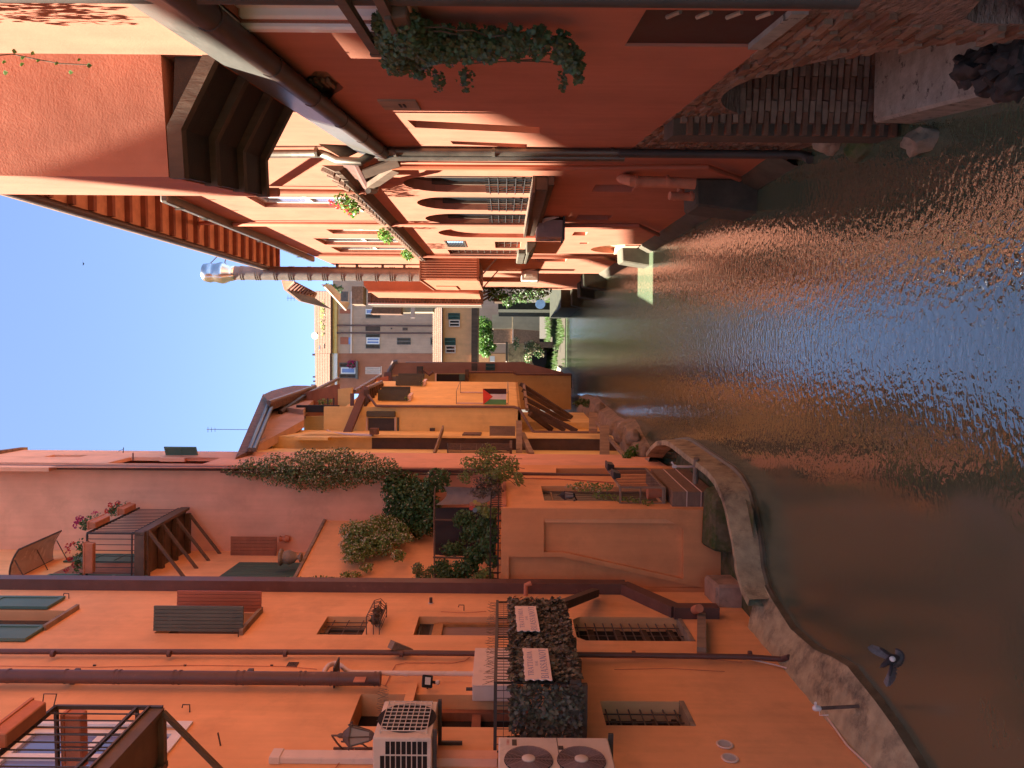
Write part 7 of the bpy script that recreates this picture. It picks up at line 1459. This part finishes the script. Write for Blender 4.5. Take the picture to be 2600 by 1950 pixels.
for i, (x, y) in enumerate(fine(W3, 4)):
    q = atz(x, y, 0.0); k = .12 * noise.noise(Vector((i * .5, 9, 0))); rows.append([q + Vector((.02, 0, -.2)), q + Vector((0, 0, .05)), q + Vector((-.12, .1, .42 + k)), q + Vector((-.45, .2, .5 + k)), q + Vector((-1.6, 1.0, .6 + k)), q + Vector((-3.5, 2.0, .6))])
mb.spread(rows); obj('yellow_house_bank', mb, MT['stone'], label='rough stone bank below the yellow house', kind='structure', smooth=50)
for k, (x, y, r) in enumerate(((1582, 1078, .42), (1604, 1090, .3), (1560, 1070, .3), (1520, 1020, .28), (1628, 1130, .28))):
    q = atz(x, y, .4); boulder('bank_stone', ['big rounded stone below the yellow house struts', 'smaller grey stone next to the biggest bank stone', 'round stone under the lower end of the struts', 'stone at the bend of the yellow house bank', 'stone by the leaves at the near end of the yellow bank'][k], (q.x - .3, q.y, .35), (r, r * 1.3, r * .9), 'stone', seed=30 + k, amp=.25)
plant('bank_weeds', 'weeds between the yellow house and the landing', 'plant', mass([(1605, 1148, 23.2, 14, 12), (1590, 1158, 22.8, 12, 10), (1618, 1140, 23.5, 8, 8)], 0, .1, 50), [MT['leafs']])
plant('bank_weeds', 'weeds growing below the far struts of the yellow house', 'plant', mass([(1478, 1020, 38, 14, 8), (1490, 1025, 37, 12, 10), (1465, 1022, 38, 8, 8)], 0, .13, 60), [MT['leafd']])
t = thing('sluice_wall', at(1450, 970, 45), 'old grey stone sluice with dark gate by the dull yellow house', 'sluice'); bx('stonework', t, 45, 1405, 950, 1450, 1005, -2, .4, 'stone', bevel=.1); bx('gate', t, 44.6, 1436, 950, 1452, 985, 0, .15, 'dark')
# conduit, drain post, tap
mb = MB(); mb.tube(path(LA, [(1880, 1668), (1950, 1684), (1990, 1694), (2030, 1708), (2046, 1742), (2082, 1792), (2108, 1832), (2150, 1892), (2240, 1975)], .04), .013, 6); obj('conduit', mb, MT['cream'], HA)
q = atz(2181, 1793, .26); t = thing('tap_post', q, 'thin brown post with a pale tap on the concrete bank', 'post')
mb = MB(); mb.tube([q, q + Vector((-.03, 0, .48))], .022, 8); obj('post', mb, MT['iron'], t); top = q + Vector((-.03, 0, .48)); mb = MB(); mb.lathe(top, [(.02, -.02), (.035, .0), (.035, .06), (.02, .08)], 10); mb.tube([top + Vector((0, 0, .04)), top + Vector((.08, -.03, .06))], .018, 6); mb.tube([top, top + Vector((-.06, -.06, .02)), top + Vector((-.05, -.07, -.08))], .006, 5); obj('tap', mb, MT['white'], t)
q = at(1776, 1185, 17.0); t = thing('standpipe', q, 'short pale standpipe with white valve near the landing', 'pipe'); mb = MB(); mb.tube([q, q + Vector((0, 0, .5))], .028, 8); obj('pipe', mb, MT['cream'], t); mb = MB(); mb.lathe(q + Vector((0, 0, .5)), [(.03, 0), (.045, .04), (.03, .1)], 10); mb.tube([q + Vector((0, 0, .55)), q + Vector((.1, -.02, .62))], .02, 6); obj('valve', mb, MT['white'], t)
q = atz(1770, 1198, .5); mb = MB(); mb.tube([q + Vector((-.25, .15, 0)), q + Vector((.3, -.1, .04))], .06, 10); tag(obj('drain_pipe', mb, MT['stone'], None, smooth=40), 'short grey drain pipe lying behind the parapet', 'pipe')
# ------------------------------------------------------------------ pigeon in flight, seen from above
YB = 7.6
def bp(x, y, d=0.0): return at(x, y, YB + d)
t = thing('pigeon', bp(2265, 1672), 'dark pigeon with white rump flying low over the water', 'bird')
mb = MB(); mb.tube([bp(2236, 1693, -.06), bp(2241, 1690, -.05), bp(2247, 1686, -.03), bp(2253, 1681, -.02), bp(2260, 1676), bp(2268, 1672, .02), bp(2276, 1670, .04), bp(2284, 1669, .05)], [.006, .020, .026, .028, .042, .046, .032, .012], 12); obj('body', mb, MT['feather'], t, smooth=True)
mb = MB(); c = bp(2266, 1673, -.035); mb.lathe(c, [(0, -.03), (.022, -.02), (.03, 0), (.022, .02), (0, .03)], 10, bp(2284, 1669) - bp(2253, 1681)); obj('rump', mb, MT['white'], t, smooth=True)
mb = MB(); mb.lathe(bp(2236, 1694, -.06), [(.006, .0), (.001, .02)], 6, bp(2228, 1697) - bp(2236, 1693)); obj('beak', mb, MT['darkmetal'], t)
def feathers(name, root0, root1, tips, mat, w=.02):
    p = obj(name, MB().tube([root0, sub(root0, root1, .5), root1], [.014, .018, .010], 8), MT['feather'], t, smooth=True); n = len(tips)
    for i, tp in enumerate(tips):
        a = sub(root0, root1, i / (n - 1)); d = (tp - a); L = d.length; d.normalize(); sd = d.cross(Vector((0, -.6, .8))).normalized() * w; b = MB(); up = Vector((0, 0, .002 * i)) + Vector((0, -.002 * (i % 2), 0))
        b.prism([a - sd * .6 + up, a + sd * .6 + up, a + d * L * .8 + sd + up, tp + sd * .3 + up, tp - sd * .3 + up, a + d * L * .8 - sd + up], Vector((0, .0015, -.0025))); obj('feather', b, MT[mat], p)
    return p
feathers('wing', bp(2262, 1664), bp(2236, 1646, -.05), [bp(2258, 1676, .03), bp(2250, 1674, .03), bp(2243, 1670, .02), bp(2237, 1667, .02), bp(2230, 1664, .01), bp(2223, 1660), bp(2215, 1655), bp(2209, 1649, -.02), bp(2207, 1644, -.03), bp(2212, 1641, -.04)], 'featherg', .024)
feathers('wing', bp(2264, 1685), bp(2259, 1716, -.05), [bp(2277, 1684, .03), bp(2277, 1694, .03), bp(2277, 1704, .02), bp(2276, 1713, .02), bp(2274, 1722, .01), bp(2271, 1730), bp(2266, 1737), bp(2260, 1742, -.02), bp(2255, 1743, -.03), bp(2252, 1738, -.04)], 'featherg', .024)
tl = [bp(2272 + 27 * math.cos(a), 1671 + 25 * math.sin(a), .06) for a in [(-80 + 160 * i / 10) * math.pi / 180 for i in range(11)]]
p = obj('tail', MB().tube([bp(2270, 1664, .03), bp(2274, 1670, .03), bp(2272, 1678, .03)], [.01, .014, .01], 6), MT['feather'], t, smooth=True)
for i, tp in enumerate(tl):
    a = bp(2273, 1671 + (i - 5) * .8, .03); d = tp - a; L = d.length; d.normalize(); sd = d.cross(Vector((0, -.6, .8))).normalized() * .013; up = Vector((0, -.0015 * (i % 3), .001 * i)); b = MB(); b.prism([a - sd * .5 + up, a + sd * .5 + up, a + d * L * .85 + sd + up, tp + sd * .6 + up, tp - sd * .6 + up, a + d * L * .85 - sd + up], Vector((0, .0015, -.0025))); obj('feather', b, MT['featherg'], p)
    b = MB(); b.prism([a + d * L * .84 + sd * 1.02 + up * 1.5, tp + sd * .7 + up * 1.5 + d * .004, tp - sd * .7 + up * 1.5 + d * .004, a + d * L * .84 - sd * 1.02 + up * 1.5], Vector((0, -.002, .003))); obj('tail_band', b, MT['feather'], p)
# a bird far up in the sky
mb = MB(); q = at(212, 670, 60); mb.add([q, q + Vector((.45, 0, .12)), q + Vector((.15, 0, .05)), q + Vector((-.15, 0, .05)), q + Vector((-.45, 0, .15)), q + Vector((0, 0, -.08))], [(0, 2, 1), (0, 4, 3), (2, 0, 3), (2, 5, 3)]); tag(obj('distant_bird', mb, MT['feather'], None), 'tiny dark bird far off in the blue sky', 'bird')
# ------------------------------------------------------------------ aerials, loose cables
mb = MB(); mb.tube([at(525, 1090, 26), at(640, 1091, 26)], .012, 4)
for k in range(3): mb.tube([at(528 + 9 * k, 1084 + k, 26), at(528 + 9 * k, 1098 - k, 26)], .007, 4)
tag(obj('tv_aerial', mb, MT['darkmetal'], None), 'thin aerial mast above the brown roof of the yellow house', 'aerial')
mb = MB(); mb.tube([at(314, 1136, 23), at(312, 1156, 23)], .012, 4); mb.tube([at(300, 1146, 23), at(314, 1140, 23)], .008, 4)
tag(obj('tv_aerial', mb, MT['darkmetal'], None), 'small aerial at the edge of the tall rosy block', 'aerial')
for pts in ([(-60, 1690), (240, 1694), (500, 1689), (720, 1692), (805, 1699)], [(1120, 1553), (1180, 1556), (1235, 1552)], [(1480, 1668), (1640, 1674), (1790, 1672), (1885, 1682)], [(1560, 1700), (1700, 1697), (1840, 1705)]):
    mb = MB(); mb.tube(path(LA, pts, .012), .005, 5); obj('cable', mb, MT['terracotta'], HA)
for x in (240, 470, 690): b = MB(); q = LA.px(x, 1691)[0]; z = LA.px(x, 1691)[1]; b.bf(LA, q - .012, q + .012, 0, .02, z - .02, z + .02); obj('cable_clip', b, MT['darkmetal'], HA)
